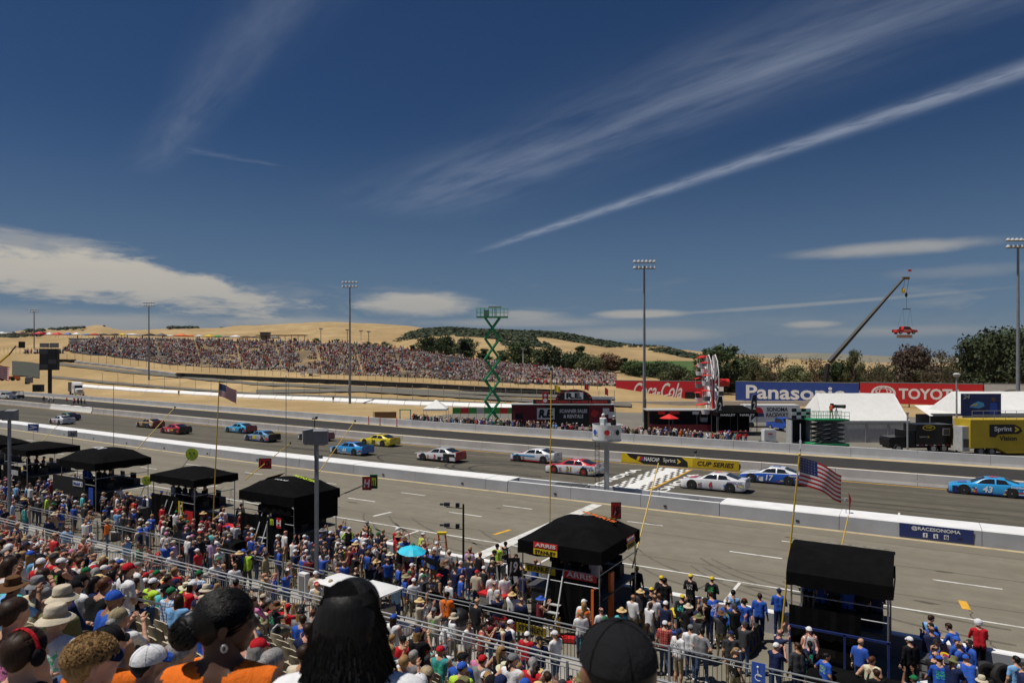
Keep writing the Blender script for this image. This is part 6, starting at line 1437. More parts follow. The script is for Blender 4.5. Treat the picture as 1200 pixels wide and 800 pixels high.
b = MB(); b.box((0, 0, 1.4), (.7, .3, .35), M['black']); b.tube((.3, 0, 1.42), (1.0, 0, 1.42), .17, M['black'], 10, .22); b.box((-.5, 0, 1.55), (.3, .25, .3), M['black']); b.build('camera_body', o)
# white tent and green banner fence behind the crowd
def canopy_tent(px, t, w_, label, m_, h=2.1, top=3.3, z=0., group='canopy tents', d=None):
    d = d or w_; o = thing('canopy_tent', label, 'tent', DZ(px, t, z), YAW, group); b = MB(); x, y = w_/2, d/2
    b.add([(-x, -y, h), (x, -y, h), (x, y, h), (-x, y, h), (0, 0, top)], [(0, 1, 4), (1, 2, 4), (2, 3, 4), (3, 0, 4)], m_)
    b.add([(-x, -y, h), (x, -y, h), (x, y, h), (-x, y, h), (-x, -y, h-.3), (x, -y, h-.3), (x, y, h-.3), (-x, y, h-.3)], [(0, 4, 5, 1), (1, 5, 6, 2), (2, 6, 7, 3), (3, 7, 4, 0)], m_); b.build('roof', o)
    for sx in (-1, 1):
        for sy in (-1, 1): q_ = MB(); q_.tube((sx*x*.97, sy*y*.97, 0), (sx*x*.97, sy*y*.97, h), .03 if w_ < 8 else .06, M['galv'], 5); q_.build('post', o)
    return o
canopy_tent(511, 112, 3.8, 'small white canopy tent behind the crowd at far wall', M['white_cloth'], 2.3, 3.7)
o = thing('banner_fence', 'green advertising fence behind crowd beside the tall scissor lift', 'banner fence', DZ(568, 112, 0), YAW)
for i in range(8): b = MB(); b.box((-4.6+1.3*i, 0, 1.9), (1.26, .04, 1.0), M[('green', 'red', 'green', 'grey_light', 'green', 'green', 'red', 'green')[i]]); b.build('banner_panel', o); b = MB(); b.tube((-5.25+1.3*i, .04, 0), (-5.25+1.3*i, .04, 2.45), .03, M['galv'], 5); b.build('post', o)
o = thing('crash_cushion', 'brown crowd barrier beside the teal bench at far wall', 'barrier', DZ(455, 118, 0), YAW); b = MB(); b.box((-.5, 0, .7), (3.8, .1, 1.1), M['brown']); b.build('panel', o); b = MB(); b.box((-2.6, 0, .7), (.1, .1, 1.3), M['grey']); b.build('post', o)
o = thing('bench_shelter', 'teal bench frame at the far wall', 'bench', DZ(475, 116, 0), YAW); b = MB(); b.box((0, 0, 1.75), (2.0, .6, .12), M['green']); b.build('roof', o); b = MB(); b.box((-.9, 0, .9), (.1, .5, 1.7), M['teal']); b.build('leg', o); b = MB(); b.box((.9, 0, .9), (.1, .5, 1.7), M['teal']); b.build('leg', o)
for x, lab in ((431, 'red marker post on the strip furthest from the tent'), (446, 'red marker post on the strip in the middle of three'), (468, 'red marker post on the strip closest to the tent')):
    pp = G(x, 497+.06*(x-431)); b = MB(); b.tube((0, 0, 0), (0, 0, 1.25), .07, M['red_bright'], 8); b.lathe([(.16, .0), (.16, .06), (.001, .07)], (0, 0, 0), M['black'], 10); tag(b.build('marker_post', None, loc=(pp.x, YL(FARW, pp.x)-.8, .02)), lab, 'marker post')
# merchandise trailer R.E.
t = 98; s_ = t/F
o = thing('merchandise_trailer', 'long dark red trailer selling scanners with arched sign', 'trailer', DZ(659, t, 0), YAW-.03)
b = MB(); b.box((0, 0, 2.25), (14.5, 2.5, 3.1), M['black']); bd = b.build('body', o)
b = MB(); b.box((-4.8, -1.27, 2.4), (4.6, .04, 2.6), M['maroon']); b.build('wrap_panel', bd); b = MB(); b.box((5.3, -1.27, 2.4), (3.2, .04, 2.6), M['maroon']); b.build('wrap_panel', bd)
b = MB(); b.box((0, -.2, 3.86), (14.6, 3.0, .12), M['grey_light']); b.build('awning', o)
b = MB(); b.box((1.3, -1.1, 4.25), (11.0, .08, .62), M['black']); ss = b.build('sign_board', o); letter('RACING ELECTRONICS  SCANNERS & HEADSETS', M['red_bright'], ss, (1.3, -1.15, 4.25), (1, 0, 0), (0, 0, 1), 10, .36, .02)
b = MB(); n = 14; poly = [(-2.6+1.6, 4.56)]+[(1.6-2.6*math.cos(math.pi*i/n), 4.56+1.45*math.sin(math.pi*i/n)) for i in range(1, n)]+[(4.2, 4.56)]; b.prism(poly, -1.14, -1.0, M['black']); ar = b.build('arch_sign', o)
b = MB(); b.box((1.6, -1.16, 5.1), (2.6, .03, 1.0), M['white']); b.build('logo_panel', ar); letter('R.E.', M['black'], ar, (1.6, -1.18, 5.1), (1, 0, 0), (0, 0, 1), 2.2, .8, .05)
for i in range(9): a0 = math.pi*(i+.1)/9; a1 = math.pi*(i+.6)/9; b = MB(); b.add([(1.6-r_*math.cos(a), -1.15, 4.56+r_*.56*math.sin(a)) for r_, a in ((2.5, a0), (2.5, a1), (2.25, a1), (2.25, a0))], [(0, 1, 2, 3)], M['red']); b.build('stripe', ar)
b = MB(); b.box((-2.4, -1.30, 2.55), (2.5, .03, 1.6), M['white']); b.build('logo_panel', bd); letter('R.E.', M['black'], bd, (-2.4, -1.32, 2.55), (1, 0, 0), (0, 0, 1), 2.1, 1.2, .06, .2)
letter('SCANNER SALES', M['white'], bd, (1.5, -1.275, 2.95), (1, 0, 0), (0, 0, 1), 3.9, .52, .03, .1); letter('& RENTALS', M['white'], bd, (1.5, -1.275, 2.2), (1, 0, 0), (0, 0, 1), 2.8, .52, .03, .1)
for x, z, m_ in ((4.5, 2.6, 'red'), (6.1, 2.9, 'white'), (6.9, 2.4, 'white')): b = MB(); b.box((x, -1.30, z), (.9, .03, .9), M[m_], mtx=Matrix.Rotation(.5 if m_ == 'red' else 0, 3, 'Y')); b.build('poster', bd)
b = MB(); b.box((-6.2, -1.30, 2.2), (1.1, .03, .8), M['black_gloss']); b.build('screen', bd)
for x in (-5.5, -4.3, 4.3, 5.5): b = MB(); b.tube((x, -1.2, .45), (x, -.9, .45), .45, M['rubber'], 12); b.build('wheel', o)
b = MB(); b.box((5.6, .6, 4.4), (3.0, .9, 1.0), M['grey_light']); b.build('roof_unit', o)
o = thing('feather_sign', 'red and white upright sign board beside arched sign', 'sign', DZ(639, 97, 3.9), YAW); b = MB(); b.box((0, 0, .9), (.85, .12, 1.7), M['red']); b.build('board', o)
b = MB(); b.disc((0, -.07, .55), .3, (0, -1, 0), M['white'], 14, .02); b.build('disc', o); b = MB(); b.disc((0, -.07, 1.25), .22, (0, -1, 0), M['white'], 14, .02); b.build('disc', o)
def small_flag(px, py, t, w_, h_, m_, label, base_z=0.):
    p = W(px, py, t); o = thing('small_flag', label, 'flag', (p.x, p.y, base_z), YAW); b = MB(); b.tube((0, 0, 0), (0, 0, p.z-base_z+h_/2), .03, M['galv'], 5); b.build('staff', o)
    b = MB(); vs = []
    for i in range(7):
        for j in range(2): vs.append((.03+w_*i/6, .12*math.sin(i*1.3)*i/6, p.z-base_z+h_/2-h_*j-.3*h_*(i/6)**1.5))
    b.add(vs, [(2*i, 2*i+1, 2*i+3, 2*i+2) for i in range(6)], m_); b.build('cloth', o)
small_flag(650, 455, 100, .8, .9, M['yellow'], 'yellow flag above the scanner trailer'); small_flag(685, 453, 100, .6, .8, M['red'], 'red flag above the arched scanner sign'); small_flag(709, 458, 112, .5, 1.1, M['red'], 'dark red flag on the dry bank')
# food stall with open front
o = thing('food_stall', 'low white roofed food stall open to the front', 'food stall', DZ(800, 98, 0), YAW)
b = MB(); b.box((0, 0, 3.05), (10.8, 3.6, .14), M['grey_light']); b.build('roof', o); b = MB(); b.box((0, 1.4, 1.5), (10.6, .1, 3.0), M['black']); b.build('back_wall', o)
for i in range(4): b = MB(); b.box((-5.2+3.4*i, -1.6, 1.5), (.18, .18, 3.0), M['brown'] if i == 0 else M['grey_dark']); b.build('post', o)
b = MB(); b.box((0, -1.5, .55), (10.0, .5, 1.0), M['maroon']); b.build('counter', o)
for x, z, m_, w_ in ((-3.4, 2.7, 'red_bright', 1.0), (-1.6, 2.75, 'red', 1.4), (1.4, 2.7, 'white', .9), (3.2, 2.75, 'red_bright', .8)): b = MB(); b.box((x, -1.72, z), (w_, .05, .4), M[m_]); b.build('menu_board', o)
o = thing('parasol', 'red parasol in front of the food stall', 'parasol', DZ(784, 94, 0), YAW); b = MB(); b.add([(0, 0, 2.75)]+[(1.35*math.cos(i*math.pi/4), 1.35*math.sin(i*math.pi/4), 2.15) for i in range(8)], [(0, 1+i, 1+(i+1) % 8) for i in range(8)], M['red_bright']); b.build('canopy', o); b = MB(); b.tube((0, 0, 0), (0, 0, 2.75), .04, M['grey'], 6); b.build('stick', o)
# harley tent, feather banners
o = thing('display_tent', 'black display tent with white lettered valance', 'tent', DZ(860, 93, 0), YAW); b = MB(); b.box((0, 0, 2.85), (5.4, 3.2, .5), M['black_cloth']); va = b.build('valance', o); b = MB(); b.add([(-2.7, -1.6, 3.1), (2.7, -1.6, 3.1), (2.7, 1.6, 3.1), (-2.7, 1.6, 3.1), (-1.2, 0, 4.0), (1.2, 0, 4.0)], [(0, 1, 5, 4), (1, 2, 5), (2, 3, 4, 5), (3, 0, 4)], M['black_cloth']); b.build('roof', o)
letter('HARLEY', M['white'], va, (-1.3, -1.61, 2.8), (1, 0, 0), (0, 0, 1), 2.0, .28, .03); letter('HARLEY', M['white'], va, (1.3, -1.61, 2.8), (1, 0, 0), (0, 0, 1), 2.0, .28, .03)
for x in (-2.6, 0, 2.6):
    for y in (-1.5, 1.5): b = MB(); b.tube((x, y, 0), (x, y, 2.7), .05, M['grey_dark'], 6); b.build('post', o)
b = MB(); b.box((0, 1.5, 1.4), (5.2, .05, 2.6), M['black_cloth']); b.build('back_wall', o)
for i, x in enumerate((-2.0, -.6, .8)): b = MB(); b.box((x, -1.4, .45), (1.1, .5, .3), M['red']); b.tube((x-.4, -1.4, .28), (x-.4, -1.15, .28), .28, M['rubber'], 10); b.build('display_bike', o)
def feather(px, t, label, mt='black', h=4.4, base=0.):
    o = thing('feather_banner', label, 'banner', DZ(px, t, base), YAW); b = MB(); pts = [(0, 0, 0), (0, 0, h*.7), (.06, 0, h*.85), (.25, 0, h*.97), (.6, 0, h)]; b.path(pts, .03, M['grey'], 5); b.build('pole', o)
    b = MB(); b.add([(.03, .02, h*.35), (.6, .05, h*.45), (.85, .08, h*.75), (.75, .05, h*.98), (.3, .02, h*.97), (.06, 0, h*.8)], [(0, 1, 2, 3, 4, 5)], M[mt]); bo = b.build('cloth', o); letter('2', M['white'], bo, (.45, -.02, h*.72), (1, 0, 0), (0, 0, 1), .4, 1.1, .02)
feather(840, 92, 'black feather banner left of display tent beside wheel', h=5.4); feather(880, 92, 'black feather banner right of the display tent', h=5.6)
# Ferris wheel seen almost edge on
t = 99; o = thing('ferris_wheel', 'small red and white Ferris wheel seen edge on', 'ferris wheel', DZ(836, t, 0), YAW+.0)
b = MB(); b.box((.1, 0, 2.7), (.55, .55, 5.4), M['red']); b.build('tower', o); b = MB(); b.box((.1, 0, .25), (2.6, 3.2, .5), M['grey_dark']); b.build('base', o)
hub = Vector((.0, 0, 6.9)); b = MB(); b.tube(hub+Vector((-.4, 0, .0)), hub+Vector((2.2, 0, 0)), .55, M['red_bright'], 12); b.tube((.1, 0, 5.2), (.1, 0, 6.9), .3, M['red'], 8); b.build('hub', o)
n = 12; RR = 4.1; axis = Vector((1, -.14, 0)).normalized(); ud = Vector((.14, 1, 0)).normalized()
for k in range(n):
    a = 2*math.pi*(k+.35)/n; e = hub+ud*RR*math.cos(a)+Z3*RR*math.sin(a)
    b = MB()
    for sx in (-.75, .15): b.tube(hub+axis*sx*1.0, e+axis*sx, .10, M['white'], 6)
    b.build('spoke', o); a2 = 2*math.pi*(k+1.35)/n; e2 = hub+ud*RR*math.cos(a2)+Z3*RR*math.sin(a2)
    b = MB(); b.tube(e-axis*.75, e2-axis*.75, .06, M['white'], 5); b.tube(e+axis*.15, e2+axis*.15, .06, M['white'], 5); b.build('rim_bar', o)
    c = e-axis*1.55; b = MB(); b.lathe([(.001, -.1), (.72, -.25), (.73, -.32)], c, M['red_bright'], 12); cr = b.build('gondola_roof', o); b = MB(); b.lathe([(.5, -1.7), (.62, -1.1), (.60, -1.1), (.001, -1.65)], c, M['white' if k % 3 else 'grey'], 12); b.tube(c+Vector((.5, 0, -1.1)), c+Vector((.5, 0, -.3)), .03, M['white'], 4); b.tube(c+Vector((-.5, 0, -1.1)), c+Vector((-.5, 0, -.3)), .03, M['white'], 4); b.build('gondola', cr)
# raceway trailer, blue truck, stage box, compressor
o = thing('raceway_trailer', 'white trailer with raceway lettering and round red emblem', 'trailer', DZ(902, 104, 0), YAW); b = MB(); b.box((0, 0, 2.1), (8.2, 2.4, 2.6), M['white']); bd = b.build('body', o); letter('SONOMA', M['black'], bd, (.7, -1.21, 2.75), (1, 0, 0), (0, 0, 1), 3.2, .62, .03); letter('RACEWAY', M['black'], bd, (.7, -1.21, 1.9), (1, 0, 0), (0, 0, 1), 3.4, .62, .03)
b = MB(); b.disc((-2.2, -1.21, 2.35), .75, (0, -1, 0), M['red'], 18, .02); b.build('emblem', bd); b = MB(); b.box((-2.2, -1.24, 1.9), (1.7, .03, .5), M['blue_dark']); b.build('emblem_band', bd)
for x in (2.2, 3.2, -3.2): b = MB(); b.tube((x, -1.2, .42), (x, -.9, .42), .42, M['rubber'], 12); b.build('wheel', o)
o = pickup('bright blue pickup truck parked in front of raceway trailer', DZ(918, 98, 0), YAW-math.pi/2+.25, 'blue')
o = thing('stage_box', 'black open stage box under a chequered sign', 'stage', DZ(936, 79.5, 0), YAW)
for x in (-1.1, 1.1): b = MB(); b.box((x, 0, 1.6), (.12, 1.6, 3.2), M['grey_light']); b.build('side_frame', o)
b = MB(); b.box((0, .6, 1.8), (2.1, .1, 2.8), M['black']); b.build('back_wall', o); b = MB(); b.box((0, 0, 3.25), (2.3, 1.6, .12), M['black']); b.build('roof', o); b = MB(); b.box((0, 0, .45), (2.1, 1.5, .5), M['grey_dark']); b.build('floor', o)
for i in range(4):
    for j in range(3): b = MB(); b.box((-.83+.55*i, -.7, 3.55+.40*j), (.54, .04, .39), M['white'] if (i+j) % 2 else M['black']); b.build('check_panel', o)
o = thing('light_tower', 'white compressor on a dark trailer by the far wall', 'compressor', DZ(900.5, 80.5, 0), YAW); b = MB(); b.box((0, 0, 1.25), (1.4, 1.2, 1.3), M['white']); b.build('housing', o); b = MB(); b.box((0, 0, 1.95), (1.2, 1.0, .12), M['grey_light']); b.build('lid', o); b = MB(); b.box((0, 0, .45), (1.9, 1.3, .25), M['black']); b.build('chassis', o); b = MB(); b.tube((-.3, -.7, .33), (-.3, .7, .33), .33, M['rubber'], 12); b.build('axle', o); b = MB(); b.box((0, -.61, 1.5), (.5, .02, .15), M['red']); b.build('badge', o)
o = thing('camera_jib', 'long black camera jib lying low beside compressor', 'jib', DZ(884, 81, 0), YAW); b = MB(); b.box((-.6, 0, 1.5), (4.6, .25, .25), M['black']); b.build('arm', o); b = MB(); b.box((1.5, 0, .8), (.5, .5, 1.6), M['black']); b.build('pedestal', o); b = MB(); b.box((-1.2, 0, .3), (3.4, .1, .1), M['black']); b.build('base_rail', o)
# marquee tents
def marquee(label, px0, px1, t, ye, yr, wallm, roofm, slope=True):
    s_ = t/F; w_ = (px1-px0)*s_; o = thing('marquee', label, 'marquee', DZ((px0+px1)/2, t, 0), YAW); ze = CAMH-(ye-HOR)*s_; d = 7.0; zr = CAMH-(yr-HOR)*(t+d*.5)/F; x = w_/2
    b = MB(); n = 8; vs = []
    for i in range(n+1):
        for j in range(5):
            k = j/4; vs.append((-x+2*x*i/n+(.9*k if i == 0 else (-.0)), d*.5*k, ze+(zr-ze)*k-.12*math.sin(k*math.pi)+.03*math.sin(i*3.)))
    b.add(vs, [(i*5+j, (i+1)*5+j, (i+1)*5+j+1, i*5+j+1) for i in range(n) for j in range(4)], roofm)
    b.add([(-x+.9, d*.5, zr), (x, d*.5, zr), (x, d, ze), (-x, d, ze)], [(0, 1, 2, 3)], roofm); b.add([(x, 0, ze), (x, d, ze), (x, d*.5, zr)], [(0, 1, 2)], roofm); b.add([(-x, 0, ze), (-x, d, ze), (-x+.9, d*.5, zr)], [(0, 2, 1)], roofm); b.build('roof', o, smooth=30)
    for i in range(4):
        b = MB(); x0 = -x+2*x*i/4; b.box((x0+x/4, .05, ze/2-.05), (x/2-.03, .06, ze-.12), wallm); b.build('wall_panel', o)
    for i in range(5): b = MB(); b.tube((-x+2*x*i/4, 0, 0), (-x+2*x*i/4, 0, ze), .06, M['galv'], 6); b.build('post', o)
    b = MB(); b.box((0, -.05, ze-.12), (2*x, .05, .3), M['grey_light']); b.build('gutter', o)
    return o
marquee('large white marquee behind the low scissor lift', 963, 1066, 84, 493, 460.5, M['grey_light'], M['white_cloth'])
mq = marquee('white marquee with blue racing poster above yellow trailer', 1128, 1235, 84, 484, 458.5, M['grey_light'], M['white_cloth'])
ps = thing('racing_poster', 'dark blue racing poster numbered 24 on marquee front', 'poster', DZ(1149.5, 81.5, 0), YAW); s_ = 81.5/F; b = MB(); b.box((0, 0, CAMH-(474-HOR)*s_), (47*s_, .06, 26*s_), M['blue_dark']); sh = b.build('sheet', ps)
zc = CAMH-(474-HOR)*s_; letter('24', M['grey_light'], sh, (-1.75, -.04, zc+.95), (1, 0, 0), (0, 0, 1), .8, .5, .03, .2)
b = MB(); b.prism([(-1.4, zc-.3), (-.9, zc+.15), (-.3, zc+.4), (.3, zc+.2), (.4, zc-.2), (-.3, zc-.45)], -.05, -.035, M['sky_blue']); b.build('printed_car', sh); b = MB(); b.prism([(-1.3, zc-.1), (-.4, zc+.15), (-.6, zc-.15)], -.058, -.052, M['yellow']); b.build('printed_car', sh)
b = MB(); b.prism([(1.0, zc-1.1), (2.0, zc-1.1), (1.9, zc+.1), (1.6, zc+.3), (1.1, zc+.2)], -.05, -.035, M['blue']); b.build('printed_figure', sh); b = MB(); b.disc((1.5, -.036, zc+.6), .26, (0, -1, 0), M['brown'], 12, .02); b.build('printed_figure', sh)
o = thing('awning_shelter', 'open shelter with white tilted awning between the marquees', 'shelter', DZ(1101, 92, 0), YAW); b = MB(); b.add([(-2.3, -1.6, 2.75), (2.5, -1.6, 2.75), (2.5, 1.2, 4.0), (-2.7, 1.2, 4.0)], [(0, 1, 2, 3)], M['white_cloth']); b.build('awning', o); b = MB(); b.box((0, 1.2, 1.4), (5.0, .1, 2.8), M['grey_dark']); b.build('back_wall', o)
for x in (-2.2, 2.4): b = MB(); b.tube((x, -1.5, 0), (x, -1.5, 2.75), .05, M['galv'], 6); b.build('post', o)
b = MB(); b.box((0, -.5, .5), (4.2, .6, 1.0), M['grey']); b.build('counter', o)
# black sponsor truck
o = thing('sponsor_truck', 'black box truck with yellow oval badge parked by far wall', 'truck', DZ(1078, 75.5, 0), YAW+.04); b = MB(); b.box((.9, 0, 1.95), (4.1, 2.3, 2.3), M['black_gloss']); bd = b.build('box_body', o); b = MB(); b.box((-1.7, 0, 1.6), (1.0, 2.1, 1.7), M['black_gloss']); cb = b.build('cab', o); b = MB(); b.box((-1.75, -1.06, 2.05), (.6, .03, .5), M['glass']); b.build('side_window', cb)
b = MB(); b.prism([(-4.0, .7), (-2.2, .7), (-2.2, 1.75), (-3.9, 1.7), (-4.05, 1.4)], -.95, .95, M['black_gloss']); b.build('hood', o); b = MB(); b.box((-.4, 0, .62), (7., 1.2, .25), M['black']); b.build('chassis', o)
b = MB(); n = 20; b.add([(.25+.72*math.cos(2*math.pi*i/n), -1.16, 2.75+.30*math.sin(2*math.pi*i/n)) for i in range(n)], [tuple(range(n))], M['yellow']); b.build('oval_badge', bd); b = MB(); b.add([(.25+.60*math.cos(2*math.pi*i/n), -1.165, 2.75+.22*math.sin(2*math.pi*i/n)) for i in range(n)], [tuple(range(n))], M['black']); b.build('oval_badge', bd); letter('cup', M['yellow'], bd, (.25, -1.17, 2.75), (1, 0, 0), (0, 0, 1), .7, .22, .03)
letter('Sprint', M['grey_light'], bd, (-.4, -1.16, 1.75), (1, 0, 0), (0, 0, 1), .8, .2, .01); letter('>', M['yellow'], bd, (.2, -1.16, 1.75), (1, 0, 0), (0, 0, 1), .2, .25, .05); b = MB(); b.box((2.2, -1.16, 2.3), (.8, .02, .75), M['grey_light']); vt = b.build('vent', bd); b = MB(); b.box((2.2, -1.18, 2.3), (.68, .02, .62), M['grey_dark']); b.build('louvre', vt)
for x in (-3.1, .8, 2.0): b = MB(); b.tube((x, -1.1, .48), (x, -.7, .48), .48, M['rubber'], 16); wl = b.build('wheel', o); b = MB(); b.tube((x, -1.12, .48), (x, -1.1, .48), .28, M['steel'], 12); b.build('rim', wl)
for i in range(9): b = MB(); b.box((-1.0+.48*i, -1.165, .86), (.24, .02, .08), M['red'] if i % 2 else M['white']); b.build('reflector', bd)
# yellow screen trailer
o = thing('screen_trailer', 'yellow semi trailer with black Sprint Vision lettering', 'trailer', DZ(1172, 73.5, 0), YAW+.03); z0, z1 = CAMH-(523-HOR)*73.5/F, CAMH-(490.5-HOR)*73.5/F
b = MB(); b.box((.9, 0, (z0+z1)/2), (10.1, 2.5, z1-z0), M['sprint_yellow']); bd = b.build('body', o); b = MB(); b.prism([(-1.2, z0), (-.2, .25), (5.9, .25), (5.9, z0)], -1.24, 1.24, M['sprint_yellow']); b.build('belly', o)
zc = (z0+z1)/2+.25; b = MB(); b.prism([(-2.1+.0, zc-.55), (-2.1, zc+.75), (.6, zc+.75), (1.2, zc+.45), (1.45, zc+.05), (1.0, zc-.25), (-1.2, zc-.30), (-1.5, zc-.62)], -1.29, -1.25, M['black']); lg = b.build('logo_shape', bd); b.v = []
letter('Sprint', M['white'], lg, (-.65, -1.295, zc+.22), (1, 0, 0), (0, 0, 1), 1.9, .62, .015); letter('>', M['yellow'], lg, (.85, -1.295, zc+.22), (1, 0, 0), (0, 0, 1), .45, .6, .06); letter('Vision', M['black'], bd, (-.1, -1.255, zc-.72), (1, 0, 0), (0, 0, 1), 1.9, .5, .03)
for x in (-3.0, -1.8): b = MB(); b.tube((x, -1.2, .48), (x, -.8, .48), .48, M['rubber'], 16); wl = b.build('wheel', o); b = MB(); b.tube((x, -1.22, .48), (x, -1.2, .48), .26, M['grey'], 12); b.build('rim', wl)
b = MB(); b.box((-4.45, -.3, z0+.95), (.8, 1.4, 2.6), M['grey_light']); un = b.build('cooling_unit', o); b = MB(); b.box((-4.45, -1.02, z0+.5), (.6, .03, .9), M['grey_dark']); b.build('vent', un); b = MB(); b.box((0, 0, .78), (8, 1., .2), M['black']); b.build('chassis', o)
for i in range(9): b = MB(); b.tube((-3.9+1.2*i, -1.15, z1), (-3.9+1.2*i, -1.15, z1+.95), .025, M['galv'], 5); b.build('rail_post', bd)
for z in (.5, .95): b = MB(); b.tube((-3.9, -1.15, z1+z), (5.9, -1.15, z1+z), .025, M['galv'], 5); b.build('guard_rail', bd)
p = DZ(1121, 75.5, 0); o = thing('lamp_post', 'grey post with round lamp beside the yellow trailer', 'lamp post', p, YAW); b = MB(); b.tube((0, 0, 0), (0, 0, 8.2), .11, M['galv'], 8, .08); b.build('post', o); b = MB(); b.lathe([(.001, .1), (.3, .2), (.38, .45), (.2, .6), (.001, .62)], (0, 0, 8.1), M['grey_light'], 12); b.build('lamp', o)
p = DZ(1063.5, 73.6, 0); o = thing('sign_post', 'slim galvanised post beside the black sponsor truck', 'post', p); b = MB(); b.tube((0, 0, 0), (0, 0, 4.4), .09, M['galv'], 8); b.build('post', o); b = MB(); b.box((0, 0, 4.4), (.3, .2, .15), M['grey']); b.build('cap', o)
p = DZ(938, 72.0, 0); o = thing('marker_pole', 'white pole on the strip behind right hand flag', 'pole', p); b = MB(); b.tube((0, 0, 0), (0, 0, 3.4), .05, M['white'], 6); b.build('pole', o); b = MB(); b.box((0, 0, 1.2), (.2, .2, .9), M['white']); b.build('sleeve', o)
# ------------------------------------------------------------------ billboards
def billboard(label, xa, ta, xb, tb, ya0, ya1, yb0, yb1, m_, posts=4):
    A, B = DZ(xa, ta, 0), DZ(xb, tb, 0); d = (B-A); L_ = d.length; ang = math.atan2(d.y, d.x)
    z0 = (CAMH-(ya1-HOR)*ta/F+CAMH-(yb1-HOR)*tb/F)/2; z1 = (CAMH-(ya0-HOR)*ta/F+CAMH-(yb0-HOR)*tb/F)/2
    o = thing('billboard', label, 'billboard', (A+B)/2, ang); b = MB(); b.box((0, 0, (z0+z1)/2), (L_, .25, z1-z0), M[m_]); f = b.build('board', o)
    for i in range(posts): x = -L_/2+L_*(i+.5)/posts; b = MB(); b.box((x, .3, z1/2), (.25, .25, z1), M['grey_dark']); b.build('post', o)
    b = MB(); b.box((0, .1, z1+.09), (L_, .5, .14), M['grey']); b.build('cap_rail', o)
    return o, f, L_, z0, z1
o, f, L_, z0, z1 = billboard('red billboard with white flowing soft drink lettering', 722, 178, 848, 168, 446.5, 468, 446.5, 467, 'coke_red')
zc = (z0+z1)/2; letter('Coca-Cola', M['white'], f, (-L_/2+L_*.40, -.13, zc-.1), (1, 0, 0), (0, 0, 1), L_*.46, (z1-z0)*.86, .014, .45); 
b = MB(); pts = [(-L_*.17+L_*.20*i/14, -.135, zc-.95-.45*math.sin(i/14*math.pi*1.2)-.25*i/14) for i in range(15)]; b.path([(x, y, z) for x, y, z in pts], .10, M['white'], 5); b.build('flourish', f)
letter('stop at', M['white'], f, (L_*.42, -.13, zc+.5), (1, 0, 0), (0, 0, 1), L_*.10, .7, .01)
b = MB(); b.box((-L_/2+L_*.72, -.4, z0+.9), (3.4, .3, 2.0), M['black_gloss']); b.build('screen', o)
for i in range(2):
    for j in range(4): b = MB(); b.box((L_/2-.55+.0-1.1*i, -.14, z0+.55+1.1*j), (1.1, .04, 1.1), M['black'] if (i+j) % 2 else M['white']); b.build('check_panel', f)
o, f, L_, z0, z1 = billboard('blue billboard with bold white electronics brand lettering', 862, 166, 1006.5, 152, 447.5, 470, 448.5, 472, 'blue_board', 6); letter('Panasonic', M['white'], f, (-.2, -.13, (z0+z1)/2-.1), (1, 0, 0), (0, 0, 1), L_*.80, (z1-z0)*.72, .022)
o, f, L_, z0, z1 = billboard('red billboard with white car maker name and oval emblem', 1008, 151.5, 1152, 141, 448.5, 472.5, 450, 475, 'red', 6); zc = (z0+z1)/2
letter('TOYOTA', M['white'], f, (L_*.09, -.13, zc), (1, 0, 0), (0, 0, 1), L_*.52, (z1-z0)*.52, .03)
for cx, rx, rz_ in ((-L_*.30, 2.4, 1.7), (-L_*.30, .85, 1.5), (-L_*.30, 1.6, .65)):
    b = MB(); n = 26; cz = zc+(.45 if rx == 1.6 else 0.08 if rx == .85 else 0)
    vs = [(cx+rx*k*math.cos(2*math.pi*i/n), -.135, cz+rz_*k*math.sin(2*math.pi*i/n)) for k in (1, .80) for i in range(n)]; b.add(vs, [(i, (i+1) % n, n+(i+1) % n, n+i) for i in range(n)], M['white']); b.build('emblem_ring', f)
o, f, L_, z0, z1 = billboard('pale grey billboard end behind the poster marquee', 1153.5, 141, 1260, 134, 450, 474, 451, 478, 'grey_light', 3)
b = MB(); n = 20; b.add([(-2.6+2.2*k*math.cos(2*math.pi*i/n), -.135, (z0+z1)/2+1.1*k*math.sin(2*math.pi*i/n)) for k in (1, .86) for i in range(n)], [(i, (i+1) % n, n+(i+1) % n, n+i) for i in range(n)], M['black']); b.build('emblem_ring', f)
# low white wall and rails below the billboards
o = thing('paddock_wall', 'long white low wall below the billboards', 'wall', DZ(800, 150, 0), YAW+.06)
for i in range(18): b = MB(); b.box((-14+3.2*i, 0, .6), (3.16, .3, 1.2), M['white_cloth']); b.build('panel', o)
# viewing stand on the right of the wheel
o = thing('viewing_stand', 'small scaffold viewing stand above the blue billboard', 'scaffold', DZ(897, 172, 0), YAW)
for x in (-1.8, 1.8):
    for y in (-1, 1): b = MB(); b.tube((x, y, 0), (x, y, 9.2), .06, M['brown'], 5); b.build('post', o)
for z in (5.6, 7.0): b = MB(); b.box((0, 0, z), (4, 2.2, .12), M['brown']); b.build('deck', o)
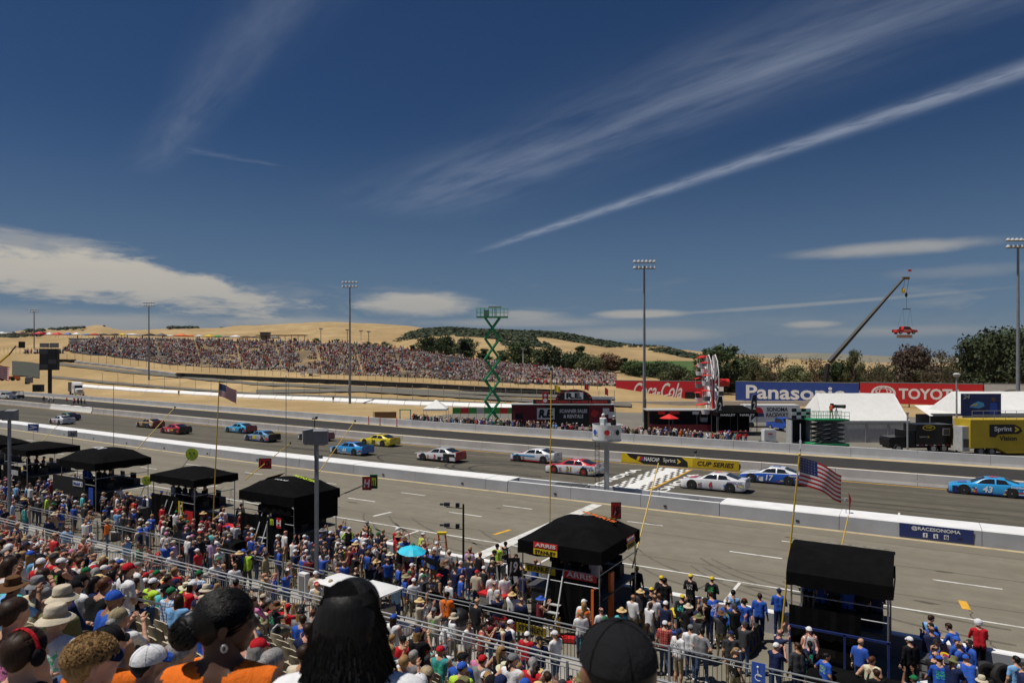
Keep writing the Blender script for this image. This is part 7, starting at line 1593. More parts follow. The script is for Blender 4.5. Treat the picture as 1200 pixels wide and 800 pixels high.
# ------------------------------------------------------------------ crane with hanging red pickup
t = 168; A, B = W(972, 424, t), W(1059, 326, t); base = DZ(966, t, 0)
o = thing('mobile_crane', 'mobile crane with long dark boom behind the billboards', 'crane', base)
b = MB(); b.tube(A-base, B-base, .75, M['black'], 6, .34); b.build('boom', o); b = MB(); b.tube((0, 0, 3.0), A-base+(A-B).normalized()*.5, .7, M['black'], 6, .55); b.build('boom_foot', o)
b = MB(); b.box((-1.5, 0, 1.7), (11, 2.7, 1.4), M['grey_dark'], YAW); b.build('carrier', o)
for i in range(4): b = MB(); c = Vector((RX, RY, 0))*(-5+2.6*i); b.tube(c+Vector((FX, FY, 0))*1.4+Z3*.6, c-Vector((FX, FY, 0))*1.4+Z3*.6, .6, M['rubber'], 12); b.build('axle', o)
tip = B-base; b = MB(); b.box(tip+Vector((RX, RY, 0))*.5, (1.7, .5, .6), M['brown'], YAW); b.build('boom_head', o)
hk = W(1062, 345.5, t)-base; q_ = MB(); q_.tube(tip+RV*1.3, hk, .05, M['black'], 4); q_.tube(tip+RV*.3, W(1058.5, 340, t)-base, .05, M['black'], 4); q_.build('cable', o); b = MB(); b.ball(W(1058.5, 340.5, t)-base, (.4, .4, .8), M['yellow'], 8, 6); b.build('hook_block', o); b = MB(); b.ball(hk, (.3, .3, .6), M['black'], 8, 6); b.build('hook', o)
sb = W(1062.5, 362, t)-base; b = MB(); b.tube(hk, sb, .04, M['black'], 4); b.tube(sb-RV*.9, sb+RV*.9, .10, M['grey_dark'], 6); b.build('spreader_bar', o); tp = W(1060, 383.5, t)-base; b = MB()
for s0, s1 in ((-.9, -1.7), (-.9, 0), (.9, .6), (.9, 2.0)): b.tube(sb+RV*s0, tp+RV*s1+Z3*.2, .016, M['black'], 4)
b.build('sling', o)
b = MB(); b.tube(tip+Z3*.3+RV*1.0, tip+Z3*2.2+RV*1.0, .03, M['grey'], 4); b.build('flag_staff', o); b = MB(); b.box(tip+Z3*1.9+RV*1.5, (.8, .04, .5), M['red'], YAW); b.build('flag', o)
tr = pickup('red pickup truck hanging in the air from the crane', W(1060, 391.5, t), YAW+.12, 'red_bright'); letter('TOYOTA', M['white'], tr, (.1, -.955, .85), (1, 0, 0), (0, 0, 1), 1.9, .32, .03)
b = MB(); b.box((0, 0, -.55), (4.2, .05, .8), M['grey_light']); bn = b.build('hanging_banner', tr); letter('HOTTEST DEALS', M['red'], bn, (.2, -.03, -.5), (1, 0, 0), (0, 0, 1), 3.2, .35, .02)
# ------------------------------------------------------------------ tents and vehicles on the ridge above the crowd
cols_ = [('white', 2), ('grey_dark', 2), ('brown', 2), ('brown', 2), ('red', 2), ('white', 2), ('red_bright', 2), ('blue', 2), ('white', 2), ('sky_blue', 2), ('red', 3), ('grey_dark', 2), ('black', 2), ('yellow', 2), ('white', 3), ('grey', 2), ('black', 3), ('grey_dark', 3), ('white', 2), ('orange', 4), ('orange', 3), ('white', 2), ('yellow', 2), ('green', 2), ('grey', 3), ('white', 2), ('brown', 3), ('grey_dark', 4), ('brown', 4), ('grey', 4)]
for i, (m_, w_) in enumerate(cols_):
    px = 2+i*11.0+random.uniform(-2, 2); _, _, _, _, tt, yt = hcol(px); t = tt+random.uniform(6, 20); z = hill_z(px, t)
    canopy_tent(px, t, random.uniform(2.6, 4.4)*(1.2 if w_ > 2 else 1), '%s canopy tent on the ridge, %s' % (m_.replace('_', ' '), 'above the dry slope' if px < 75 else 'above the left end of hill crowd' if px < 175 else 'above the hill crowd near flat roofed stand'), M[m_], 2.0, random.uniform(2.4, 3.1), z, 'canopy tents on the ridge')
o = thing('grandstand_roof', 'long flat roofed brown stand at top of the hill crowd', 'stand', DZ(330, 297, hill_z(330, 297)), YAW-.15); b = MB(); b.box((0, 0, 3.0), (22, 4, .35), M['brown']); b.build('roof', o)
for i in range(8): b = MB(); b.tube((-10.4+3*i, 0, 0), (-10.4+3*i, 0, 3), .12, M['brown'], 6); b.build('post', o)
o = thing('control_hut', 'grey hut at the top of the hill crowd', 'hut', DZ(311, 300, hill_z(311, 300)), YAW); b = MB(); b.box((0, 0, 2), (3.6, 3, 4), M['grey']); b.build('walls', o); b = MB(); b.box((0, 0, 4.1), (4.2, 3.4, .25), M['grey_dark']); b.build('roof', o); b = MB(); b.box((0, -1.52, 2.5), (2.4, .05, .9), M['glass']); b.build('window', o)
for i, (px, lab) in enumerate(((376, 'thin lamp pole on ridge nearest the flat roofed stand'), (407, 'thin lamp pole on ridge behind the tall floodlight pole'), (423, 'thin white lamp pole on the ridge above the crowd'), (432, 'thin dark lamp pole on the ridge above the crowd'), (538, 'lamp pole among the dark trees above the crowd'), (613, 'lamp pole with twin heads in front of dark trees'))):
    _, _, _, _, tt, yt = hcol(px); t = tt+4; o = thing('lamp_pole', lab, 'lamp pole', DZ(px, t, hill_z(px, t)), YAW); b = MB(); b.tube((0, 0, 0), (0, 0, 6), .14, M['white'] if 'white' in lab or 'twin' in lab else M['grey_dark'], 6); b.build('pole', o); b = MB(); b.box((0, 0, 6.1), (1.4, .5, .5), M['grey_light']); b.build('lamp_head', o)
# hillside speaker stack and cart
o = thing('white_cart', 'white box trailer standing below the hill crowd', 'trailer', TG(366, 440.5), YAW); b = MB(); b.box((0, 0, 1.4), (3, 1.6, 1.5), M['white']); b.build('box', o); b = MB(); b.tube((-.5, -.8, .45), (-.5, .8, .45), .4, M['rubber'], 10); b.build('axle', o); b = MB(); b.box((-3.0, 0, .9), (1.2, .8, 1.2), M['white']); b.build('water_tank', o)
# ------------------------------------------------------------------ hillside crowd: thousands, far away
def far_person(V, Fc, Cc, p, h, shirt, legs, hd, rz=0.):
    """small seated or standing figure: legs, tapered torso, shoulders and head"""
    o = len(V); w_ = .25; ca, sa = math.cos(rz), math.sin(rz)
    def ring(z, rx, ry): 
        for a, b in ((-1, -1), (1, -1), (1, 1), (-1, 1)): V.append((p[0]+ca*a*rx-sa*b*ry, p[1]+sa*a*rx+ca*b*ry, p[2]+z))
    ring(0, .22, .20); ring(h*.36, .24, .16); ring(h*.70, .27, .14); ring(h*.74, .10, .10); ring(h*.76, .14, .13); ring(h, .11, .11)
    for j in range(5):
        for i in range(4): Fc.append((o+4*j+i, o+4*j+(i+1) % 4, o+4*j+4+(i+1) % 4, o+4*j+4+i)); Cc.append(legs if j == 0 else shirt if j < 3 else hd)
    Fc.append((o+20, o+21, o+22, o+23)); Cc.append(hd)
CROWDM = attr_mat('crowd_cloth', 'col')
def crowd_obj(name, V, Fc, Cc):
    me = bpy.data.meshes.new(name); me.from_pydata(V, [], Fc); a = me.color_attributes.new('col', 'FLOAT_COLOR', 'CORNER')
    a.data.foreach_set('color', np.repeat(np.array([(c[0], c[1], c[2], 1) for c in Cc], dtype=np.float32), [len(f) for f in Fc], axis=0).ravel())
    me.materials.append(CROWDM); o = link(bpy.data.objects.new(name, me)); return kind(o, 'stuff')
CC = [(.80, .78, .77)]*20+[(.02, .02, .022)]*5+[(.28, .27, .27)]*4+[(.02, .03, .09)]*2+[(.50, .04, .05)]*6+[(.06, .12, .34)]*2+[(.55, .30, .25)]*4+[(.40, .30, .18)]*3+[(.30, .15, .09)]*3+[(.45, .10, .02)]+[(.10, .35, .45)]+[(.35, .08, .12)]
HD = [(.55, .34, .25), (.45, .27, .19), (.55, .34, .25), (.05, .03, .02), (.70, .68, .65), (.5, .4, .26), (.45, .04, .05)]
LG = [(.04, .05, .09), (.12, .10, .07), (.03, .03, .03), (.25, .20, .14)]
V, Fc, Cc = [], [], []
rng = random.Random(3)
from mathutils import noise as mnz
steps = MB()
for row in range(26):
    k = (row+.5)/26
    px = 74.; line = []
    while px < 722:
        tb, yb, tf, yf, tt, yt = hcol(px); t = tf+(tt-tf)*k; z = hz_(tf, yf)+(hz_(tt, yt)-hz_(tf, yf))*k+.15
        fade = 1.0
        if px < 130: fade = max(0, (px-72)/58)*1.15; fade = 1.0 if k > .0 and (k < .15+fade) else 0
        if px > 560: fade = .9
        aisle = ((px+row*.35) % 47) < 2.6 or mnz.noise(Vector((px*.035, row*.3, 2.))) > .34
        if fade and not aisle and rng.random() < .86:
            p = DZ(px, t+rng.uniform(-.3, .3), z); far_person(V, Fc, Cc, p, rng.uniform(.82, 1.0) if rng.random() < .88 else 1.6, rng.choice(CC), rng.choice(LG), rng.choice(HD), YAW+rng.uniform(-.4, .4))
        line.append(DZ(px, t, z)); px += .72*F/t*rng.uniform(.85, 1.25)
    for a, c in zip(line[4:-1:8], line[12::8]):
        d = (c-a); nn = Vector((-d.y, d.x, 0)).normalized()*.5
        steps.add([a-nn-Z3*.1, c-nn-Z3*.1, c+nn-Z3*.02, a+nn-Z3*.02, a-nn-Z3*.8, c-nn-Z3*.8], [(0, 1, 2, 3), (4, 5, 1, 0)], M['grey_dark'])
kind(steps.build('hillside_terraces'), 'structure')
crowd_obj('hillside_crowd', V, Fc, Cc)
V, Fc, Cc = [], [], []
for i in range(110):                                  # standing line along the ridge foot at the left and the bank at the right
    px = rng.uniform(26, 74) if i < 40 else rng.uniform(600, 722); p = TG(px, 414.5 if i < 40 else 450.5+.006*(px-600)*2); far_person(V, Fc, Cc, p+Z3*.1, 1.7, rng.choice(CC), rng.choice(LG), rng.choice(HD))
for i in range(70): px = rng.uniform(90, 560); _, _, _, _, tt, yt = hcol(px); t = tt+rng.uniform(1, 6); far_person(V, Fc, Cc, DZ(px, t, hill_z(px, t)), 1.7, rng.choice(CC), rng.choice(LG), rng.choice(HD))
crowd_obj('ridge_crowd', V, Fc, Cc)
# ------------------------------------------------------------------ trees
LEAF = {n: leaf_mat('leaf_'+n, *[tuple(x*1.35 for x in c) for c in cs]) for n, cs in dict(dark=((.020, .036, .012), (.040, .062, .020), (.065, .085, .028)), olive=((.045, .055, .022), (.075, .085, .032), (.10, .10, .045)), rust=((.075, .040, .022), (.12, .060, .032), (.06, .055, .025)), gum=((.055, .05, .028), (.09, .075, .042), (.06, .05, .03)), plum=((.055, .034, .024), (.085, .052, .036), (.06, .05, .032)), oak=((.022, .034, .014), (.038, .05, .02), (.05, .06, .026))).items()}
def tree_meshes(seed, h, w_, dens=1500, gap=.25, trunkh=.28, conic=0., leaf=.34, clumps=22):
    rg = random.Random(seed); tr = MB(); tr.tube((0, 0, -.3), (0, 0, h*trunkh), h*.035, M['bark'], 8, h*.026)
    cl = []
    for i in range(clumps):
        k = rg.random(); z = h*(trunkh*.75+(1-trunkh*.75)*(k**.8)*.96); prof = math.sin(math.pi*min(1, (z/h-trunkh*.5)/(1.02-trunkh*.5)))**.65 if not conic else (1-(z/h))*1.1+.12
        r = w_/2*prof*math.sqrt(rg.random())*.92; a = rg.uniform(0, 2*math.pi); c = Vector((r*math.cos(a), r*math.sin(a), z)); cl.append((c, rg.uniform(.13, .24)*w_*(.7 if conic else 1)))
        if i % 2 == 0:
            base = Vector((0, 0, h*rg.uniform(trunkh*.5, trunkh+.2))); mid = base.lerp(c, .5)+Vector((0, 0, h*.04)); tr.tube(base, mid, h*.014, M['bark'], 5, h*.009); tr.tube(mid, c, h*.009, M['bark'], 5, h*.003)
    tr.tube((0, 0, h*trunkh), (0, 0, h*.8), h*.024, M['bark'], 6, h*.006)
    lf = MB(); per = max(8, dens//clumps)
    for c, r in cl:
        for _ in range(per):
            d = Vector((rg.gauss(0, 1), rg.gauss(0, 1), rg.gauss(0, .8))).normalized()*r*(rg.random()**.45); p = c+d; s_ = leaf*rg.uniform(.5, 1.2)
            n = (d.normalized()*.7+Vector((rg.uniform(-1, 1), rg.uniform(-1, 1), rg.uniform(-.2, 1)))).normalized(); a = n.orthogonal().normalized(); a.rotate(Matrix.Rotation(rg.uniform(0, 6.28), 3, n)); b = n.cross(a)
            lf.add([p-a*s_, p-b*s_*.5, p+a*s_, p+b*s_*.5+n*s_*.15], [(0, 1, 2, 3)], LEAF['dark'])
    return tr.mesh('trunk'), lf.mesh('crown')
TM = {'round': tree_meshes(1, 9, 9, 4400, clumps=32), 'tall': tree_meshes(2, 12, 7, 3000, trunkh=.3, clumps=28), 'cone': tree_meshes(3, 10, 5, 2600, conic=1, trunkh=.12, clumps=34), 'loose': tree_meshes(4, 10, 7, 1100, trunkh=.35, clumps=20, leaf=.24), 'bush': tree_meshes(5, 4, 5.5, 1600, trunkh=.12, clumps=18, leaf=.26), 'broad': tree_meshes(6, 10, 13, 7000, clumps=46, leaf=.42, trunkh=.2), 'bare': tree_meshes(7, 9, 5, 420, trunkh=.3, clumps=20, leaf=.2)}
TH = {'round': (9, 9), 'tall': (12, 7), 'cone': (10, 5), 'loose': (10, 7), 'bush': (4, 5.5), 'broad': (10, 13), 'bare': (9, 5)}
def tree(kd, px, t, ytop, wpx, lf, label, z=None, group='trees behind the paddock'):
    z = hill_z(px, t) if z is None else z; h = CAMH+(HOR-ytop)*t/F-z; w_ = wpx*t/F; o = thing('tree', label, 'tree', DZ(px, t, z-.1), random.uniform(0, 6.28), group)
    sz = h/TH[kd][0]; sx = w_/TH[kd][1]; inst('trunk', TM[kd][0], o, sc=(sx, sx, sz)); c = inst('crown', TM[kd][1], o, sc=(sx, sx, sz)); setmat(c, 0, LEAF[lf])
# behind the right end of the crowd
for k, (kd, px, yt, wp, lf) in enumerate((('cone', 484, 405, 14, 'dark'), ('round', 503, 396, 24, 'dark'), ('round', 523, 395, 20, 'dark'), ('cone', 543, 398, 24, 'dark'), ('tall', 548, 397, 20, 'olive'), ('cone', 567, 409, 18, 'dark'), ('cone', 588, 411, 18, 'dark'), ('round', 612, 403, 30, 'dark'), ('cone', 634, 414, 16, 'dark'), ('round', 646, 408, 30, 'dark'), ('round', 667, 415, 26, 'dark'), ('cone', 680, 406, 22, 'dark'), ('round', 690, 418, 24, 'olive'), ('round', 711, 416, 26, 'rust'), ('cone', 731, 420, 20, 'dark'), ('round', 742, 424, 20, 'dark'), ('round', 758, 427, 22, 'dark'), ('round', 774, 425, 26, 'dark'), ('round', 786, 428, 22, 'dark'), ('bush', 800, 436, 24, 'olive'))):
    t = 268+12*(k % 3) if px < 600 else 250+10*(k % 3)
    tree(kd, px, t, yt-1, wp*1.55, lf, {'dark': 'dark evergreen tree', 'olive': 'olive green tree', 'rust': 'rust brown tree'}[lf]+(' behind the right end of hill crowd' if px < 600 else ' above the bank behind the scanner trailer' if px < 720 else ' behind the red soft drink billboard'), z=hill_z(px, t)-(3.2 if px < 700 else 1.5), group='trees behind the hill crowd')
for k, (kd, px, yt, wp, lf, lab) in enumerate((('tall', 832, 408, 34, 'dark', 'tall dark tree left behind the Ferris wheel'), ('tall', 851, 404, 36, 'dark', 'tallest dark tree behind the Ferris wheel'), ('round', 868, 418, 34, 'olive', 'olive tree right of Ferris wheel'), ('round', 884, 424, 28, 'olive', 'olive tree left of viewing stand'), ('loose', 886, 417, 20, 'olive', 'loose olive tree above the blue billboard'), ('loose', 913, 419, 32, 'gum', 'brownish gum tree left of the crane boom'), ('round', 929, 430, 32, 'olive', 'low olive tree above the blue billboard letters'), ('loose', 952, 420, 30, 'rust', 'rusty thin tree beside the crane boom'), ('round', 982, 424, 34, 'dark', 'dark tree under the crane boom'), ('tall', 1001, 410, 16, 'olive', 'slim olive tree right of crane boom'), ('loose', 1009, 423, 10, 'olive', 'small slim tree right of crane boom'), ('bare', 1021, 421, 12, 'gum', 'nearly bare thin tree between crane and plum tree'), ('bare', 1030, 423, 12, 'gum', 'second bare thin tree between crane and plum tree'), ('bare', 1041, 427, 14, 'gum', 'low bare tree beside plum tree'), ('broad', 1067, 411, 46, 'plum', 'broad plum coloured tree behind car maker billboard'), ('loose', 1102, 412, 30, 'gum', 'grey brown gum tree beside the plum tree'), ('broad', 1158, 394, 56, 'oak', 'huge dark tree behind the pale billboard end'), ('broad', 1185, 393, 50, 'oak', 'huge dark tree beside right hand floodlight pole'), ('broad', 1230, 398, 60, 'oak', 'dark tree at the edge beyond the floodlight pole'))):
    t = 196+9*(k % 3); tree(kd, px, t, yt, wp*1.3, lf, lab, z=-1.5)
# ground cover of bushes behind the billboards
rg = random.Random(9)
for k in range(34):
    px = 790+k*13+rg.uniform(-5, 5); t = rg.uniform(205, 235); tree('bush', px, t, 434+rg.uniform(-4, 4), rg.uniform(24, 40), rg.choice(['olive', 'dark', 'gum', 'olive']), 'low scrub bush behind the billboards', z=0., group='scrub bushes behind the billboards')
for k, (px, yt, wp) in enumerate(((439, 391, 7), (463, 389.5, 13), (470, 390, 12), (478, 391, 8), (533, 384, 7), (575, 404, 9), (588, 405, 12), (605, 403, 8), (122, 381, 3), (735, 418, 16), (700, 416, 12))):
    t = 1180 if px < 500 else 900
    if px == 122: t = 1450
    z = None; h = 9*max(.6, wp/9); yb = yt+h*F/t; tree('round', px, t, yt, wp, 'oak', 'lone oak on the golden hill', z=CAMH+(HOR-yb)*t/F, group='lone oaks on the golden hills')
for k, px in enumerate((371, 395, 431, 440, 450, 455, 346, 700, 712)):
    _, _, _, _, tt, yt = hcol(px); t = tt+14; tree('bush', px, t, yt-6+rg.uniform(-2, 2), rg.uniform(7, 12), rg.choice(['olive', 'gum', 'dark']), 'shrub on the ridge above the hill crowd', group='shrubs on the ridge')
# oak woods on the far hill: one mass
def woods(name, fn, n, seed, smin, smax, lf):
    rg = random.Random(seed); b = MB()
    for _ in range(n):
        p = fn(rg)
        if p is None: continue
        s_ = rg.uniform(smin, smax)
        for _ in range(16):
            d = Vector((rg.gauss(0, 1), rg.gauss(0, 1), rg.gauss(0, 1))).normalized()*s_*rg.uniform(.5, 1); d.z = abs(d.z)*.9; c = p+d; q_ = s_*rg.uniform(.35, .6); nn = (d.normalized()+Vector((0, 0, .5))).normalized(); a = nn.orthogonal().normalized(); a.rotate(Matrix.Rotation(rg.uniform(0, 6.28), 3, nn)); bb = nn.cross(a)
            b.add([c-a*q_, c-bb*q_*.8, c+a*q_, c+bb*q_*.8], [(0, 1, 2, 3)], LEAF[lf])
    kind(b.build(name), 'stuff')
from mathutils import noise as mnoise
def hill_point(cols_, t0, t1, zb, x, s):
    y = float(np.interp(x, [c[0] for c in cols_], [c[1] for c in cols_])); zt = CAMH+(HOR-y)*t1/F; t = t0+(t1-t0)*s; k = s*s*(3-2*s)*.55+s*.45; return DZ(x, t, zb+(zt-zb)*k)
def oak_fn(rg):
    x = rg.uniform(455, 835); s = rg.random()**.7; p = hill_point(OAKH, 480, 1150, 3, x, s); nz = mnoise.noise(Vector((p.x*.012, p.y*.012, 1.7)))
    lim = -.45 if s > .8 else -.2 if s > .6 else .1 if s > .42 else .45
    return p if nz > lim+(.25 if x > 660 and s < .75 else 0) else None
woods('oak_woods', oak_fn, 6500, 11, 3.2, 6.0, 'oak')
def gold_fn(rg):
    x = rg.uniform(-20, 130); s = rg.uniform(.6, .98); p = hill_point(GOLD, 520, 1500, 5, x, s); nz = mnoise.noise(Vector((p.x*.006, p.y*.02, 4.7))); return p if nz > .12 and (x < 98) else None
woods('ridge_woods', gold_fn, 900, 12, 3.5, 6.5, 'oak')
def gold2(rg):
    x = rg.choice((rg.uniform(196, 232), rg.uniform(258, 306))); s = rg.uniform(.86, .97); p = hill_point(GOLD, 520, 1500, 5, x, s); nz = mnoise.noise(Vector((p.x*.006, p.y*.02, 8.7))); return p if nz > -.1 else None
woods('ridge_woods', gold2, 260, 13, 3, 5, 'oak')
# ------------------------------------------------------------------ grandstand
GX0, GX1 = -66.0, 14.0
rows = [(15.2-.8*r, .92+.366*r) for r in range(15)]+[(3.2, 6.45), (2.4, 6.95), (1.6, 7.45), (.8, 7.85), (0., 8.22)]
gs_ = thing('grandstand', 'stepped concrete grandstand full of spectators', 'grandstand', (GX0/2+GX1/2, 8, 0)); off = Matrix.Translation(-gs_.location)
for i, (y, z) in enumerate(rows):
    b = MB(); b.box(((GX0+GX1)/2, y+.2, z-.45), (GX1-GX0, .8-.004, .9), concrete); o = b.build('step', gs_); o.matrix_parent_inverse = off
b = MB(); b.box(((GX0+GX1)/2, 16.05, .44), (GX1-GX0, .9, .88), concrete); o = b.build('step', gs_); o.matrix_parent_inverse = off
b = MB(); b.box(((GX0+GX1)/2, -1.2, 7.9), (GX1-GX0, 1.6, .9), concrete); o = b.build('step', gs_); o.matrix_parent_inverse = off
b = MB(); b.box(((GX0+GX1)/2, 18.4, .16), (GX1-GX0+10, 3.7, .32), concrete); kind(b.build('walkway'), 'structure')
AISLES = (-1.2, -13.9, -28.0, -43.0)
def deck_z(Y): 
    r = min(rows, key=lambda q_: abs(q_[0]-Y)); return r[1]
# galvanised handrails down the aisles, with looped ends
for a in AISLES:
    for k, (ya, yb) in enumerate(((14.8, 11.6), (11.0, 7.8), (7.2, 4.2))):
        za, zb = deck_z(ya), deck_z(yb); b = MB(); pts = [(0, 0, 0), (0, 0, .72), (0, -.06, .88), (0, -.2, .95), (0, yb-ya+.2, zb-za+.97), (0, yb-ya+.05, zb-za+.90), (0, yb-ya, zb-za+.75), (0, yb-ya, zb-za)]
        b.path(pts, .024, M['galv'], 8); o = b.build('aisle_handrail', None, True, loc=(a, ya, za)); b = MB(); b.tube((0, 0, .48), (0, yb-ya, zb-za+.48), .018, M['galv'], 6); b.build('mid_rail', o)
        tag(o, 'looped galvanised handrail in the grandstand aisle', 'handrail', 'aisle handrails of the grandstand')
# ------------------------------------------------------------------ fences of the walkway
def picket_fence(label, Y, z0, z1, X0, X1, post_dx, dx, mp, mr, near, double=False):
    o = thing('railing', label, 'railing', ((X0+X1)/2, Y, z0)); L_ = X1-X0; h = z1-z0; b = MB(); b.tube((-L_/2, 0, h), (L_/2, 0, h), .028, M['galv'] if double else mr, 8); b.build('top_rail', o)
    b = MB(); b.tube((-L_/2, 0, .1), (L_/2, 0, .1), .02, mr, 6); b.build('bottom_rail', o); b = MB(); b.tube((-L_/2, 0, h-.13), (L_/2, 0, h-.13), .018, mr, 6); b.build('mid_rail', o)
    if double: b = MB(); b.tube((-L_/2, .14, h+.06), (L_/2, .14, h+.06), .026, M['galv'], 8); b.build('top_rail', o)
    n = int(L_/post_dx); pm = MB(); pm.box((0, 0, h/2+.02), (.06, .06, h+.04), mr); pme = pm.mesh('post')
    for i in range(n+1): inst('post', pme, o, (-L_/2+i*post_dx, 0, 0))
    km = MB(); km.box((0, 0, (h-.13+.1)/2), (.016, .016, h-.23), mp); kme = km.mesh('picket'); rest = MB(); cnt = 0
    xs = sorted(np.arange(-L_/2+dx, L_/2, dx), key=lambda x: abs(x+(X0+X1)/2-near))
    for i, x in enumerate(xs):
        if i < 290: inst('picket', kme, o, (float(x), 0, 0))
        else: rest.box((float(x), 0, (h-.13+.1)/2), (.016, .016, h-.23), mp)
    if len(rest.v): kind(rest.build('pickets', o), 'stuff')
    return o
picket_fence('dark picket fence between walkway and pit crowd', 20.0, .32, 1.45, -64, 8, 2.4, .13, M['black'], M['pole_grey'], -14)
picket_fence('silver railing along the front of grandstand', 16.35, .88, 2.0, -64, 8, 2.0, .12, M['pole_grey'], M['pole_grey'], -9, True)
# black cloth hung on the fence
b = MB(); vs = []
for i in range(30): x = -15.5+5.2*i/29; vs += [(x, 20.06+.05*math.sin(i*1.3), 1.50+.05*math.sin(i*.9)), (x, 20.2+.08*math.sin(i*1.9), 1.12+.1*math.sin(i*.5))]
b.add(vs, [(2*i, 2*i+1, 2*i+3, 2*i+2) for i in range(29)], M['black_cloth']); tag(b.build('fence_drape'), 'rolled black cloth hung along the walkway fence', 'cloth')
for tx, bgm, fg, x in (('ARRIS', 'red', 'white', -12.3), ('STANLEY', 'yellow', 'black', -11.2)):
    o = thing('fence_banner', '%s brand strip hanging behind walkway fence' % bgm, 'banner', (x, 20.12, .95)); b = MB(); b.box((0, 0, 0), (.95 if fg == 'white' else 1.15, .02, .30), M[bgm]); b.build('sheet', o); letter(tx, M[fg], o, (0, -.012, 0), (1, 0, 0), (0, 0, 1), .75 if fg == 'white' else .95, .18, .02)
def access_sign(px, py, label):
    t = TY(px, 19.93); p = W(px, py, t); o = thing('access_sign', label, 'sign', p); b = MB(); b.box((0, 0, 0), (.36, .02, .62), M['blue']); b.build('plate', o)
    b = MB(); n = 12; b.path([(.09*math.cos(2*math.pi*i/n+.6), -.014, -.10+.09*math.sin(2*math.pi*i/n+.6)) for i in range(10)], .014, M['white'], 4); b.tube((-.02, -.014, .12), (-.01, -.014, -.06), .016, M['white'], 4); b.tube((-.01, -.014, -.04), (.09, -.014, -.05), .014, M['white'], 4); b.ball((-.02, -.014, .19), .032, M['white'], 8, 5); b.build('wheelchair_symbol', o)
access_sign(465, 703, 'blue wheelchair sign on the fence beside golf carts'); access_sign(889, 789, 'blue wheelchair sign on the fence below the blue crew')
def bin_(px, py, label, m_):
    p = G(px, py, .32); p.y = 19.4; t = TY(px, 19.4); p = DZ(px, t, .32); o = thing('trash_can', label, 'trash can', p); b = MB(); b.lathe([(.26, 0), (.30, .05), (.31, .78), (.30, .80)], (0, 0, 0), M[m_], 18); b.build('drum', o, smooth=40); b = MB(); b.lathe([(.33, .80), (.33, .86), (.28, 1.0), (.15, 1.1), (.001, 1.12)], (0, 0, 0), M['black'], 18); b.build('lid', o, smooth=40)
    b = MB(); b.lathe([(.312, .3), (.313, .6)], (0, 0, 0), M['white' if m_ == 'red' else 'grey'], 18); b.build('label_band', o)
bin_(505, 705, 'red drum trash can with black dome lid on walkway', 'red'); bin_(538, 715, 'dark drum trash can beside the man in orange', 'grey_dark')
b = MB(); b.box((0, 0, .55), (.42, .25, 1.1), M['white']); b.box((0, -.13, .6), (.3, .02, .8), M['grey']); tag(b.build('dispenser', None, loc=DZ(356, TY(356, 19.5), .32)), 'white upright box on the walkway beside speaker post', 'dispenser')
# ------------------------------------------------------------------ seats
sm = MB(); n = 9; vs = []
for i in range(n):
    for j in range(5):
        u = -1+2*i/(n-1); v = j/4; w_ = .23*(1-.10*v**2); zz = .42+.46*v-.05*u**4*v; yy = -.20-.10*v+.05*u*u; vs.append((u*w_, yy, zz))
fb = [(i*5+j, (i+1)*5+j, (i+1)*5+j+1, i*5+j+1) for i in range(n-1) for j in range(4)]; sm.add(vs, fb, M['tan_plastic']); vs2 = [(x, y-.025, z) for x, y, z in vs]; sm.add(vs2, [tuple(reversed(f)) for f in fb], M['tan_plastic'])
rim_idx = [i*5+4 for i in range(n)]; sm.add([vs[k] for k in rim_idx]+[vs2[k] for k in rim_idx], [(i, i+1, n+i+1, n+i) for i in range(n-1)], M['tan_plastic'])
SEATB = sm.mesh('stadium_seat'); smooth_mesh(SEATB, 60)
pn = MB(); pn.box((0, .02, .42), (.44, .42, .05), M['tan_plastic']); pn.tube((0, -.05, 0), (0, -.05, .40), .03, M['grey'], 6); SEATP = pn.mesh('seat_pan')
NSEAT = [0]
def seat(x, y, z):
    NSEAT[0] += 1
    o = inst('stadium_seat', SEATB, None, (x, y, z)); inst('seat_pan', SEATP, o)
    ro = 'first second third fourth fifth sixth seventh eighth ninth tenth eleventh twelfth thirteenth fourteenth fifteenth'.split()[round((15.2-y)/.8)]
    return tag(o, 'tan plastic seat in the %s row up from the silver railing' % ro, 'seat', 'tan seats of the grandstand')
# ------------------------------------------------------------------ who sits and stands where
CAND = []
def cand(pose_, loc, rz, place, group, sc=1., force=False, **kw): CAND.append((Vector(loc), pose_, rz, place, group, sc, force, kw))
rg = random.Random(21)
SITP = ['sit lap', 'sit lap', 'sit lap turned', 'sit knees', 'sit left', 'sit left', 'sit right', 'sit phone', 'sit high', 'sit shade', 'sit wide', 'sit lap', 'sit lap', 'sit knees', 'sit knees', 'sit right', 'sit left', 'sit lap turned', 'sit lap']
STP = ['stand down', 'stand fold', 'stand phone', 'stand hip', 'stand front', 'stand wide', 'stand down', 'stand phone', 'stand fold', 'stand hip', 'stand high']
EMPTY = [(158, 200, 690, 735), (300, 350, 715, 775)]
seats = []
for r, (y, z) in enumerate(rows[:15]):
    x = 5.
    while x > GX0+2:
        x -= .56
        if any(abs(x-a) < .75 for a in AISLES): continue
        u, v, t = pix((x, y, z+1.2))
        if not (-30 < u < 1235 and v < 838): continue
        empty = rg.random() > (.70 if t < 15 else .80) or any(a < u < b_ and c < v < d for a, b_, c, d in EMPTY)
        if t < 24: seats.append((t, x, y, z))
        if not empty: 
            o_ = outfit(rg); st = rg.random() < .05
            cand(rg.choice(STP) if st else rg.choice(SITP), (x+rg.uniform(-.05, .05), y+rg.uniform(-.03, .05), z), rg.uniform(-.25, .5), 'in the grandstand', 'spectators in the grandstand', rg.uniform(.94, 1.05), **o_)
